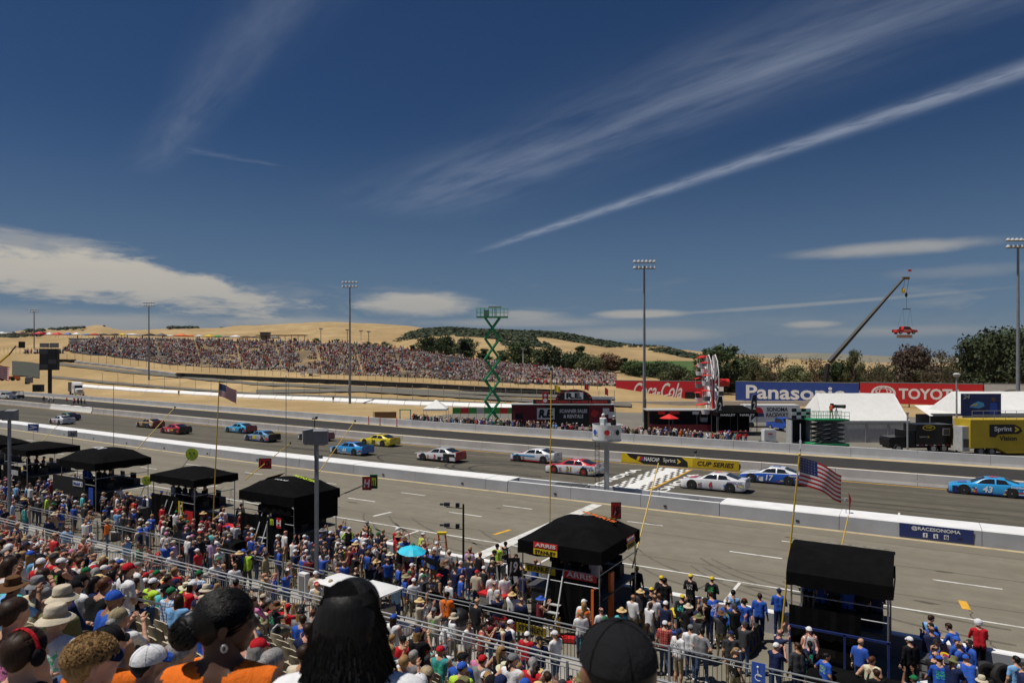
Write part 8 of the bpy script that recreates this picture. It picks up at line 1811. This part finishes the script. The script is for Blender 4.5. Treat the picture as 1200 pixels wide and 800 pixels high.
seats.sort(); 
for t, x, y, z in seats[:290]: seat(x, y, z)
# walkway
for i in range(86):
    x = rg.uniform(-62, -17) if i < 74 else rg.uniform(-17, -8); y = rg.uniform(17.0, 19.5); cand(rg.choice(STP), (x, y, .32), rg.uniform(-2.5, 2.5), 'on the walkway', 'people on the walkway', rg.uniform(.95, 1.04), **outfit(rg))
def at_head(px, py, zf, hgt=1.70): p = G(px, py, zf+hgt); return Vector((p.x, p.y, zf))
def spec(pose_, px, py, zf, rz, label, hgt=1.70, sc=1., Y=None, **kw):
    p = at_head(px, py, zf, hgt)
    if Y is not None: p = DZ(px, TY(px, Y), zf)
    cand(pose_, p, rz, '', kw.pop('group', 'people in the pits'), sc, True, label=label, **kw)
spec('stand front', 523, 694, .32, .4, 'man in bright orange shirt beside trash cans on walkway', shirt='orange', pants='black', hair=('short', 'black'), skin=2, Y=19.0)
spec('stand down', 164, 620, .32, -.7, 'man in navy shirt and blue hat standing on walkway', shirt='navy', hat=('bucket', 'blue', 'blue'), sleeve='short', pants='denim')
spec('stand down', 617, 741, .32, .1, 'man in red shirt and white cap standing on the walkway', shirt='red', hat=('cap', 'white', 'white'), sc=1.0)
spec('stand front', 590, 732, .32, .6, 'man in navy shirt and red brimmed cap on the walkway', shirt='navy', hat=('cap', 'navy', 'red'), hair=('short', 'black'))
spec('stand hip', 597, 727, .32, -.4, 'man in white shirt and white cap by the walkway fence', shirt='white', hat=('cap', 'white', 'navy'))
spec('stand down', 311, 648, .32, -1.0, 'man in khaki field jacket walking along the walkway', shirt='khaki', sleeve='long', pants='khaki', hair=('short', 'black'), skin=2)
spec('stand down', 464, 692, .32, .2, 'man in striped blue shirt at the wheelchair sign', shirt='striped blue', hair=('short', 'black'), Y=19.2, pants='denim')
spec('stand phone', 290, 645, .32, .2, 'marshal in lime vest standing by walkway fence', shirt='lime', stripe='charcoal', sleeve='long', pants='charcoal')
spec('stand down', 30, 592, .32, .2, 'woman in teal tank top standing at the walkway', shirt='teal', sleeve='none', hair=('bun', 'black'))
BY = dict(shirt='black', sleeve='long', pants='black', stripe='charcoal', hat=('cap', 'yellow', 'black'), hair=('short', 'brown'))
for px, py, ps_, rz, lab in ((775, 675, 'stand down', .3, 'crew man in black and yellow looking along the pit'), (809, 673, 'stand fold', 0., 'crew man in black suit and yellow cap on the wall'), (834, 676, 'stand fold', -.1, 'crew man in black suit with wide stance near the wall'), (764, 690, 'stand front', .5, 'crew man in black and yellow bending to tools'), (799, 697, 'stand wide', -.2, 'heavy crew man in black with yellow collar'), (746, 664, 'stand down', .1, 'crew man in black with headset beside orange rack')):
    spec(ps_, px, py, 0, rz, lab, **BY)
spec('stand hip', 779, 678, 0, .2, 'man in black shirt with dark hair beside yellow capped crew', shirt='black', pants='charcoal', hair=('short', 'black'))
spec('stand down', 779, 725, .0, .1, 'fan in red jersey and white cap behind the fence', shirt='red plaid', hat=('cap', 'white', 'red'), Y=21.2)
spec('stand down', 809, 721, .0, .1, 'fan in white shirt and grey cap behind the fence', shirt='white', hat=('cap', 'grey', 'grey'), Y=21.3)
spec('stand wide', 822, 740, .0, -.2, 'fan in grey shirt behind the fence beside blue crew', shirt='grey', hair=('short', 'black'), Y=21.2)
BC = dict(shirt='blue', sleeve='long', pants='navy', stripe='blue', hair=('short', 'brown'))
for px, py, ps_, rz, lab, kw in ((859, 692, 'stand fold', .0, 'man in light blue shirt watching from the stall wall', dict(shirt='sky', sleeve='long', pants='black', hair=('short', 'black'), stripe='sky')), (872, 702, 'stand down', .1, 'young crew member in blue with red headset', dict(BC, extra='headset')), (890, 696, 'stand down', .0, 'crew man in blue fire suit with bare head', BC), (913, 690, 'stand fold', .2, 'crew man in blue suit and cap beside barrel canopy', dict(BC, hat=('cap', 'navy', 'red'))), (837, 706, 'stoop', .6, 'crew man in blue suit bending over the wall', BC), (1088, 722, 'stand front', -.6, 'crew man in blue and white suit hugging another', dict(BC, shirt='sky')), (1093, 730, 'stand phone', 2.4, 'crew man in blue suit with dark cap facing him', dict(BC, hat=('cap', 'black', 'black'))), (1125, 745, 'stoop', .9, 'crew man in blue suit leaning over the fuel cans', BC), (1102, 771, 'stand front', .2, 'crew man in blue with white back lettering', dict(BC, hat=('cap', 'blue', 'blue'))), (1136, 783, 'stoop', .1, 'crew man in blue suit with white straps bending', dict(BC, stripe='white')), (853, 722, 'kneel', .2, 'crew man in blue kneeling with small white cap', dict(BC, hat=('cap', 'white', 'white')))):
    spec(ps_, px, py, 0, rz, lab, 1.70 if ps_ not in ('stoop', 'kneel') else (1.45 if ps_ == 'stoop' else 1.2), **kw)
spec('stand down', 1067, 747, 0, .6, 'crew man in black with white cap beside blue crew', shirt='black', sleeve='long', pants='black', hat=('cap', 'white', 'white'))
spec('stand front', 1148, 728, 0, .2, 'official in red jacket and white helmet at the stall wall', shirt='red', sleeve='long', pants='black', hat=('helmet', 'white', 'black'))
spec('stand down', 1192, 770, 0, .4, 'man in pale blue shirt beside the leaning tyres', shirt='sky', hair=('short', 'black'))
spec('stand front', 465, 619, 0, .3, 'official in red jacket and white helmet by the umbrella', shirt='red', sleeve='long', pants='black', hat=('helmet', 'white', 'white'))
spec('stand phone', 472, 629, 0, .5, 'camera man in blue shirt and lime vest by official', shirt='lime', sleeve='long', stripe='blue', pants='charcoal', hair=('short', 'grey'))
spec('stand front', 493, 625, 0, -.4, 'marshal in orange and lime vest behind the umbrella', shirt='lime', sleeve='long', stripe='orange', pants='charcoal', hat=('cap', 'white', 'white'))
spec('stand front', 576, 645, 0, -.9, 'man in black polo reading papers near camera crew', shirt='black', pants='black', hair=('short', 'black'))
spec('stand phone', 582, 638, 0, .2, 'camera operator with lime vest under black rig', shirt='lime', sleeve='short', pants='charcoal', hat=('cap', 'black', 'black'))
spec('stand down', 592, 635, 0, .1, 'man in black and white team jacket by the start line', shirt='black', stripe='white', pants='black', hat=('cap', 'black', 'black'))
spec('stoop', 597, 657, 0, -.3, 'crew man in black and yellow holding the number 19 board', 1.5, shirt='black', stripe='yellow', sleeve='long', pants='black', hair=('short', 'brown'))
spec('stand down', 684, 702, 0, .4, 'blond woman in orange top and turquoise skirt by pit box', shirt='orange', sleeve='none', pants='turquoise', hair=('long', 'blond'), Y=21.4)
for px, py, ps_, lab in ((430, 611, 'stand fold', 'crew man in black and green suit seen from behind'), (409, 618, 'stand hip', 'crew man in black and green suit with white cap'), (398, 640, 'stand front', 'crew man in black with green sleeves near the crowd')):
    spec(ps_, px, py, 0, .3, lab, shirt='black', stripe='lime', sleeve='long', pants='black', hair=('short', 'grey'), hat=('cap', 'white', 'white') if px == 409 else None)
for px, py, c_, lab in ((28, 545, 'yellow', 'crew man in yellow suit beside yellow lettered pit box'), (36, 548, 'yellow', 'crew man in yellow suit with dark cap'), (140, 570, 'white', 'crew man in white shirt near the plain black pit box'), (282, 590, 'black', 'crew man in black and red suit at claw logo pit box'), (238, 590, 'red', 'crew man in red shirt at the plain black pit box'), (190, 592, 'red', 'crew man in red suit behind the tarpaulin cart'), (157, 585, 'red', 'crew man in red suit beside the blue panels')):
    spec('stand down', px, py, 0, rg.uniform(-.5, .5), lab, shirt=c_, sleeve='long' if c_ != 'white' else 'short', pants='black', hair=('short', 'brown'), hat=('cap', 'black', 'red') if rg.random() < .6 else None)
# crowd of fans between fence and stalls
def dark(k):
    if rg.random() < .74: k['shirt'] = rg.choice(['black', 'black', 'navy', 'charcoal', 'black', 'blue', 'navy', 'maroon', 'white'])
    return k
def fill(n, x0, x1, y0, y1, place, minr=.48, poses=STP, look=0.):
    pts = []
    tries = 0
    while len(pts) < n and tries < n*30:
        tries += 1; x, y = rg.uniform(x0, x1), rg.uniform(y0, y1)
        if any((x-a)**2+(y-b)**2 < minr**2 for a, b in pts): continue
        if any((x-c[0].x)**2+(y-c[0].y)**2 < .18 for c in CAND[-60:] if c[6]): continue
        pts.append((x, y)); cand(rg.choice(poses), (x, y, 0), look+rg.uniform(-.8, .8), place, 'fans in the pits', rg.uniform(.93, 1.04), **dark(outfit(rg)))
fill(84, -25.5, -14.6, 20.4, 25.5, 'by the umbrellas', .5, STP+['stand high', 'stand high', 'stand raise', 'stand phone'])
fill(88, -56, -26, 20.4, 23.2, 'behind the black canopies', .5)
fill(10, -14, -8, 20.5, 21.8, 'near brand panel pit box', .6)
fill(22, -8.5, 2.5, 20.5, 23.0, 'near the barrel canopy', .55)
fill(26, -68, -56, 20.6, 24, 'in the fans near the yellow pit box', .55)
for x0, x1, y1, n_ in ((-34.4, -31.2, 26, 9), (-44.6, -40, 26, 12), (-54.8, -50.8, 27, 10), (-24.8, -21, 26, 12), (-14.4, -13.4, 26, 5), (-8.8, -5.2, 24, 12)): fill(n_, x0, x1, 22.6, y1, 'between the pit boxes', .5, STP+['stand front', 'stoop', 'kneel'])
for i in range(12): cand(rg.choice(['stand front', 'stoop', 'stand down', 'kneel', 'stand hip']), (rg.uniform(-.2, 3.6), rg.uniform(22.6, 25.4), 0), rg.uniform(-2, 2), 'by the fuel cans', 'people in the pits', 1., shirt=rg.choice(['blue', 'blue', 'navy', 'black']), sleeve='long', pants='navy', hair=('short', rg.choice(['black', 'brown'])), hat=rg.choice([None, ('cap', 'blue', 'blue'), ('cap', 'black', 'black')]), skin=rg.choice([0, 1]))
DARK = dict(sleeve='short', pants='black')
for o, n_, y_, dk, cols2 in ((bx1, 3, -.6, 1.49, ('black', 'black', 'white')), (bx2, 6, -.25, 1.54, ('blue', 'blue', 'navy', 'blue', 'black', 'navy')), (bx3, 5, -.6, 1.49, ('black', 'blue', 'charcoal', 'black', 'navy')), (bx4, 6, -.6, 1.49, ('white', 'black', 'navy', 'charcoal', 'grey', 'black')), (bx5, 5, -.6, 1.49, ('blue', 'blue', 'black', 'navy', 'black')), (bx6, 3, -.6, 1.49, ('black', 'maroon', 'black')), (bx7, 2, -.6, 1.49, ('yellow', 'black'))):
    hx = {bx1: 1.35, bx2: 1.2, bx3: 1.7, bx4: 1.7, bx5: 1.8, bx6: 1.5, bx7: 1.6}[o]
    for i in range(n_):
        p = o.location+Vector((-hx+2*hx*(i+.5)/n_, y_+rg.uniform(-.1, .3), dk)); sit_ = not (o == bx2 and i in (0, 2))
        cand('sit knees' if sit_ and i % 2 else ('sit lap' if sit_ else 'stand down'), p, rg.uniform(-.2, .2), 'under a pit box canopy', 'team members on the pit boxes', 1., shirt=cols2[i], hair=('short', rg.choice(['black', 'brown', 'grey'])), hat=rg.choice([None, ('cap', 'black', 'black'), ('headset', 'charcoal', 'black')]), skin=rg.choice([0, 1, 1]), **DARK)
        if sit_: b = MB(); b.box((p.x-o.location.x, p.y-o.location.y-.05, dk+.22), (.42, .42, .42), M['black']); b.build('stool', o)
# ------------------------------------------------------------------ heroes right in front of the camera
def fine(**k): return pose(h=.017, hh=.0075, **k)
def hero(pm, px, row, **kw):
    Y, z = rows[row]; p = DZ(px, TY(px, Y), z); return person(pm, p, kw.pop('rz', YAW), **kw)
def strands(o, hc, yaw, n, L_, m_, seed, spread=.09, back=.09):
    rg_ = random.Random(seed); b = MB()
    for i in range(n):
        a = rg_.uniform(math.pi*.95, math.pi*2.05); r0 = .094; d = Vector((math.cos(a), math.sin(a), 0)); e0 = rg_.uniform(.1, 1.2); p = Vector((r0*math.cos(a)*.96, r0*math.sin(a)-.02, .05)); ln = L_*rg_.uniform(.75, 1.12); pts = [Vector((math.cos(a)*r0*math.cos(q_)*.97, math.sin(a)*r0*math.cos(q_)*1.02-.018, .045+.090*math.sin(q_))) for q_ in (1.5, 1.15, .8, .4)]+[p]
        for k in range(1, 7):
            f = k/6; pts.append(p+d*(.002+.052*f*rg_.uniform(.4, 1.3))+Vector((rg_.uniform(-.008, .008), rg_.uniform(-.008, .008), -ln*f)))
        for q0, q1 in zip(pts[:-1], pts[1:]): b.tube(q0, q1, .0026, m_, 3, .0022, False)
    c = b.build('hair_strands', o, True); kind(c, 'stuff'); c.location = hc; c.rotation_euler.z = yaw; return c
HB = fine(kind_='stand', arms=('down', 'down'), yaw=-1.12, pitch=.03)
o = hero(HB, 259, 17, sc=.98, shirt='orange', sleeve='none', pants='denim', skin=3, hair=('bun', 'black'), label='dark haired woman with bun and silver earring in orange top')
rot_ = Matrix.Rotation(-1.12, 3, 'Z')
b = MB(); n = 14; cc = HB[1]+rot_ @ Vector((.094, -.012, -.052)); b.path([cc+rot_ @ Vector((.004, .009*math.cos(2*math.pi*i/n), .012*math.sin(2*math.pi*i/n))) for i in range(n+1)], .0045, M['steel'], 6); b.build('earring', o)
hb = net_mesh('hair', [cp((0, -.032, .042), (0, .020, .050), .089, .082), cp((0, -.055, .0), (0, -.05, -.03), .064, .05)], .008, .02, lambda C_: (C_[:, 1] < .05) | (C_[:, 2] > .085)); 
b2 = MB(); rgb = random.Random(5)
for i in range(170):                                  # loose curls of the bun
    d = Vector((rgb.gauss(0, 1), rgb.gauss(0, 1), rgb.gauss(0, 1))).normalized(); c0 = Vector((0, -.142, -.005)); p0 = c0+Vector((d.x*.05, d.y*.045, d.z*.052)); t1 = d.orthogonal().normalized()*.022
    b2.tube(p0-t1, p0+d*.008, .006, HAIRS['black'], 4, .005, False); b2.tube(p0+d*.008, p0+t1, .005, HAIRS['black'], 4, .004, False)
for ch in o.children:
    if ch.name.startswith('hair'): c2 = b2.build('bun_curls', ch); kind(c2, 'stuff')
def hair_lines(o, hc, yaw, n, m_, seed, target=None, r=.0021, curl=0.):
    # fine strands laid over the scalp, combed back towards the target or curled
    rg_ = random.Random(seed); b = MB(); ce = Vector((0, -.008, .043)); rad = Vector((.0885, .1075, .0945))
    for i in range(n):
        if curl:
            d = Vector((rg_.gauss(0, 1), rg_.gauss(-.3, 1), abs(rg_.gauss(.2, .7)))).normalized(); q0 = ce+Vector([d[k]*rad[k]*1.02 for k in range(3)]); a_ = d.orthogonal().normalized(); a_.rotate(Matrix.Rotation(rg_.uniform(0, 6.28), 3, d)); b_ = d.cross(a_); s_ = rg_.uniform(.7, 1.3)*curl
            pts = [q0+(a_*math.cos(t)+b_*math.sin(t))*s_+d*(.004+.006*math.sin(t*.7)) for t in np.linspace(0, 4.2, 7)]
        else:
            a = rg_.uniform(-.35, math.pi+.35); d0 = Vector((math.cos(a), max(.25, math.sin(a))*rg_.uniform(.5, 1), rg_.uniform(-.15, .75))).normalized(); d1 = Vector(target).normalized(); d1 = (d1+Vector((rg_.uniform(-.25, .25), 0, rg_.uniform(-.25, .25)))).normalized(); pts = []
            for k in range(9):
                d = d0.slerp(d1, k/8) if d0.angle(d1) < 3.1 else d0; pts.append(ce+Vector([d[j]*rad[j] for j in range(3)])*(1.0+.012*rg_.random()))
        for q0, q1 in zip(pts[:-1], pts[1:]): b.tube(q0, q1, r, m_, 3, r, False)
    c = b.build('hair_strands', o, True); kind(c, 'stuff'); c.location = hc; c.rotation_euler.z = yaw; return c
hair_lines(o, HB[1], -1.12, 520, HAIRS['black'], 8, (0, -1, -.25))
HL = fine(kind_='stand', arms=('down', 'down'), yaw=-.12, pitch=.0)
o = hero(HL, 408, 17, sc=1.06, shirt='white', sleeve='short', pants='denim', skin=1, hair=('long', 'black'), label='woman with long straight black hair in white shirt')
strands(o, HL[1], -.12, 1500, .30, HAIRS['black'], 3)
HC_ = fine(kind_='stand', arms=('fold', 'fold'), yaw=.1)
hero(HC_, 727, 17, sc=1.09, shirt='charcoal', pants='denim', skin=2, hair=('short', 'black'), hat=('cap', 'black', 'black'), label='man in plain black cap seen from behind')
HS = fine(kind_='sit', arms=('lap', 'lap'), yaw=-.25, lean=.02); HS2 = fine(kind_='sit', arms=('lap', 'lap'), yaw=-.7, lean=.04); HS3 = fine(kind_='sit', arms=('lap', 'lap'), yaw=-.55, lean=.02, fat=1.1)
o = hero(HS, 18, 17, shirt='black', sleeve='long', pants='charcoal', skin=0, hair=('short', 'brown'), extra='headset', sc=.95, label='man in black jacket with red headset and short hair'); hair_lines(o, HS[1], -.25, 420, HAIRS['brown'], 6, (0, -1, -.6), .002)
o = hero(HS2, 92, 17, shirt='grey', pants='denim', skin=4, hair=('short', 'blond'), hat=('visor', 'navy', 'navy'), sc=1.0, label='curly blond person wearing a navy visor'); hair_lines(o, HS2[1], -.7, 900, HAIRS['blond'], 4, None, .0016, .011)
hero(HS3, 118, 16, shirt='orange', pants='khaki', skin=0, hair=('short', 'black'), hat=('cap', 'black', 'black'), sc=1.03, label='man in orange shirt and black cap with orange button')
hero(HS2, 166, 16, shirt='blue', pants='denim', skin=1, hair=('short', 'black'), hat=('cap', 'white', 'blue'), sc=1.0, label='person in blue shirt with white cap and blue bill')
hero(HS3, 203, 15, shirt='cream', pants='khaki', skin=0, hair=('short', 'grey'), sc=1.05, rz=.3, label='person in pale yellow green printed shirt')
hero(HS, 60, 15, shirt='white', pants='denim', skin=0, hair=('short', 'grey'), hat=('bucket', 'beige', 'tan'), sc=1.0, label='person in white printed shirt and beige bucket hat')
hero(HS3, 330, 16, shirt='olive', pants='khaki', skin=1, hair=('short', 'black'), hat=('cap', 'black', 'black'), sc=.97, label='person in camouflage shirt and black cap between the women')
hero(HS, 8, 16, shirt='pink', sleeve='none', pants='denim', skin=0, hair=('tail', 'brown'), label='person in pink tank top left of the black jacket')
# named spectators placed by what the photo shows of them
def grand(px, py, pose_, label, hgt=1.29, rz=.2, **kw):
    best = None
    for (y, z) in rows[:15]:
        t = TY(px, y); yy = HOR+(CAMH-(z+hgt))*F/t
        if best is None or abs(yy-py) < best[0]: best = (abs(yy-py), y, z, t)
    _, y, z, t = best; p = DZ(px, t, z); global CAND
    CAND = [c for c in CAND if c[6] or (c[0]-p).length > .62 or c[3] != 'in the grandstand']
    cand(pose_, p, rz, '', 'spectators in the grandstand', 1.0, True, label=label, **kw)
grand(163, 660, 'sit wide', 'man in white shirt and black cap leaning forward', shirt='white', hat=('cap', 'black', 'black'), skin=0, hair=('short', 'brown'))
grand(115, 675, 'sit left', 'person in pink top under straw hat with black band', shirt='pink', sleeve='none', hat=('straw', 'straw', 'black'), hair=('long', 'brown'))
grand(188, 668, 'sit left', 'person in lavender shirt and light blue cap', shirt='lavender', hat=('cap', 'sky', 'white'))
grand(197, 690, 'sit lap', 'man in blue plaid shirt and green cap', shirt='blue plaid', hat=('cap', 'green', 'white'), sleeve='short')
grand(133, 658, 'sit knees', 'man in black tank top and royal blue cap', shirt='black', sleeve='none', hat=('cap', 'blue', 'blue'), skin=4)
grand(65, 645, 'sit left', 'woman in bright blue top and khaki cap', shirt='turquoise', sleeve='none', hat=('cap', 'khaki', 'khaki'), hair=('tail', 'auburn'))
grand(252, 650, 'sit right', 'woman with long blond hair in brown top', shirt='brown', hair=('long', 'blond'))
grand(275, 650, 'sit lap', 'man in beige field shirt and tan cap', shirt='beige', hat=('cap', 'tan', 'tan'), sleeve='long')
grand(332, 700, 'sit left', 'person in charcoal shirt under wide straw hat', shirt='charcoal', hat=('straw', 'straw', 'straw'))
grand(313, 702, 'sit lap', 'person in charcoal shirt and grey cap beside straw hat', shirt='charcoal', hat=('cap', 'grey', 'grey'))
grand(350, 715, 'sit lap', 'long haired person in grey with red neckerchief', shirt='grey', hair=('long', 'blond'), hat=('cap', 'black', 'black'))
grand(450, 730, 'sit lap', 'man in blue plaid shirt with black hair at the rail', shirt='blue plaid', hair=('short', 'black'))
grand(497, 752, 'sit right', 'woman in turquoise strap top with brown hair', shirt='turquoise', sleeve='none', hair=('long', 'auburn'))
grand(519, 757, 'sit lap', 'man in white shirt and grey cap beside turquoise top', shirt='white', hat=('cap', 'grey', 'grey'))
grand(586, 765, 'sit wide', 'man in charcoal shirt and dark cap at the railing', shirt='charcoal', hat=('cap', 'navy', 'navy'))
grand(627, 778, 'sit lap', 'person under a tan straw hat near railing', shirt='tan', hat=('straw', 'straw', 'brown'))
grand(640, 776, 'sit lap', 'balding man with white headphones', shirt='black', hair=('short', 'grey'), hat=('headset', 'white', 'white'))
grand(668, 776, 'sit phone', 'dark haired person holding up a phone near railing', shirt='beige', hair=('short', 'black'))
grand(22, 640, 'sit raise', 'man raising his hand beside the aisle', shirt='grey', hair=('short', 'brown'), skin=1)
NAMED_ONLY_GRAND = True
# ------------------------------------------------------------------ build: the largest as single people, the rest as one mass per place
def dist(c): return (c[0]-Vector((0, 0, CAMH))).length
CAND.sort(key=lambda c: (not c[6], dist(c)))
LIM = 318; singles = CAND[:LIM]; mass = CAND[LIM:]
for loc, ps_, rz, place, group, sc, force, kw in singles: person(ps_, loc, rz, sc, place=place, group=group, **kw)
COARSE = {}
def coarse(ps_):
    kd = 'sit' if ps_.startswith('sit') else 'stand'; arm = ps_.split()[-1] if len(ps_.split()) > 1 else 'front'
    arms = {'lap': ('lap', 'lap'), 'knees': ('knee', 'knee'), 'phone': ('phone', 'phone'), 'high': ('high', 'high'), 'raise': ('down', 'raise'), 'shade': ('lap', 'shade')}.get(arm, ('lap', 'lap') if kd == 'sit' else ('fold', 'down') if arm in ('fold', 'hip') else ('down', 'down'))
    k = (kd, arms)
    if k not in COARSE:
        me, hc, yw, pt = pose(kind_=kd, arms=arms, h=.055, hh=.034, yaw=.2); v = np.array([x.co for x in me.vertices]); f = [tuple(p.vertices) for p in me.polygons]; m_ = [p.material_index for p in me.polygons]; COARSE[k] = (v, f, m_, hc)
    return COARSE[k]
def coarse_hat(k, n=8):
    if k not in COARSE:
        b = MB()
        if k == 'hair': dome(b, .09, .105, .10, .01, 0, 8, 3)
        elif k == 'cap': dome(b, .094, .11, .095, .03, 0, 8, 3); b.add([(-.07, .08, .04), (.07, .08, .04), (.05, .17, .025), (-.05, .17, .025)], [(0, 1, 2, 3)], 0)
        else: dome(b, .094, .11, .11, .03, 0, 8, 3); brim(b, 0, .09, .19, .04, .03, 10)
        COARSE[k] = (np.array(b.v), b.f)
    return COARSE[k]
def base_col(m):
    n = m.node_tree.nodes; p = n['Principled BSDF'].inputs['Base Color']
    if p.is_linked:
        for x in n:
            if x.bl_idname == 'ShaderNodeMix' and not x.inputs[6].is_linked: c = x.inputs[6].default_value; d = x.inputs[7].default_value; return tuple((c[i]+d[i])/2 for i in range(3))
    return tuple(p.default_value[:3])
def join_mass(name, items):
    V, Fc, Cc = [], [], []
    for loc, ps_, rz, place, group, sc, force, kw in items:
        v, f, m_, hc = coarse(ps_); ca, sa = math.cos(rz)*sc, math.sin(rz)*sc; o = len(V)
        def put(vv): V.extend([(loc.x+ca*a-sa*b-0, loc.y+sa*a+ca*b, loc.z+sc*c) for a, b, c in vv])
        put(v); sk = base_col(SKINS[kw.get('skin', 0)]); sh = base_col(CLOTH[kw.get('shirt', 'white')]); pn_ = base_col(CLOTH[kw.get('pants', 'denim')]); sl = kw.get('sleeve', 'short')
        slots = [sh, sk if sl == 'none' else sh, sh if sl == 'long' else sk, pn_, sk if kw.get('short') else pn_, (.1, .1, .1), sk, (.02, .02, .02), sk]
        Fc.extend([tuple(i+o for i in q_) for q_ in f]); Cc.extend([slots[i] for i in m_])
        ht = kw.get('hat'); hk = ('hair', base_col(HAIRS[kw['hair'][1]])) if not ht or ht[0] == 'headset' else (('cap' if ht[0] in ('cap', 'visor', 'beanie', 'helmet') else 'straw'), base_col(CLOTH[ht[1]]))
        hv, hf = coarse_hat(hk[0]); o = len(V); put(hv+np.array(hc)); Fc.extend([tuple(i+o for i in q_) for q_ in hf]); Cc.extend([hk[1]]*len(hf))
    if V: 
        o = crowd_obj(name, V, Fc, Cc); smooth_mesh(o.data, 60)
for nm, key in (('grandstand_crowd', 'spectators in the grandstand'), ('walkway_crowd', 'people on the walkway'), ('pit_crowd', None)):
    join_mass(nm, [c for c in mass if (c[4] == key if key else c[4] not in ('spectators in the grandstand', 'people on the walkway'))])
# onlookers standing along the far wall
items = []
rg2 = random.Random(5)
for i in range(185):
    px = rg2.choice((rg2.uniform(484, 604), rg2.uniform(600, 870), rg2.uniform(600, 870))); X = DZ(px, TY(px, 81.5), 0).x; Y = YL(FARW, X)+rg2.choice((1.3, 1.8, 2.5, 3.6))+rg2.uniform(-.3, .3); p = DZ(px, TY(px, Y), 0); kw = outfit(rg2)
    if rg2.random() < .35: kw['shirt'] = rg2.choice(['black', 'navy', 'charcoal'])
    items.append((p, rg2.choice(STP), math.pi+rg2.uniform(-.6, .6), '', '', rg2.uniform(.95, 1.05), False, kw))
for px, py in ((934, 505), (937, 508), (868, 508), (874, 507), (1052, 505), (1100, 497), (1090, 500), (1110, 498), (850, 503)): items.append((DZ(px, 82, 0), 'stand down', 2.9, '', '', 1., False, dict(outfit(rg2), shirt=rg2.choice(['red', 'black', 'blue', 'white']))))
for i in range(14): px = rg2.uniform(46, 100); p = G(px, 472.5+.06*(px-46)+rg2.uniform(-1, .5)); items.append((p, 'stand down', 0, '', '', 1., False, dict(outfit(rg2), shirt=rg2.choice(['black', 'white', 'red', 'grey']))))
for px, py in ((209.5, 460), (390.5, 468)): items.append((TG(px, py+4), 'stand down', 1., '', '', 1., False, dict(outfit(rg2), shirt='maroon')))
join_mass('onlookers', items)
print('people', len(PEOPLE), 'mass', len(mass), 'seats', NSEAT[0])
# mild air between here and the distant hills
HZ = bpy.data.materials.new('haze'); HZ.use_nodes = True; hn = NT(HZ.node_tree); hn.n.clear(); ho = hn.new('ShaderNodeOutputMaterial'); hv = hn.new('ShaderNodeVolumePrincipled'); hv.inputs['Color'].default_value = (.62, .78, .98, 1); hv.inputs['Density'].default_value = 2.2e-5; hv.inputs['Anisotropy'].default_value = .1; hn.l.new(hv.outputs[0], ho.inputs['Volume'])
b = MB(); b.box((-2000, 7000, 129), (29000, 21000, 260), HZ); kind(b.build('haze'), 'stuff')
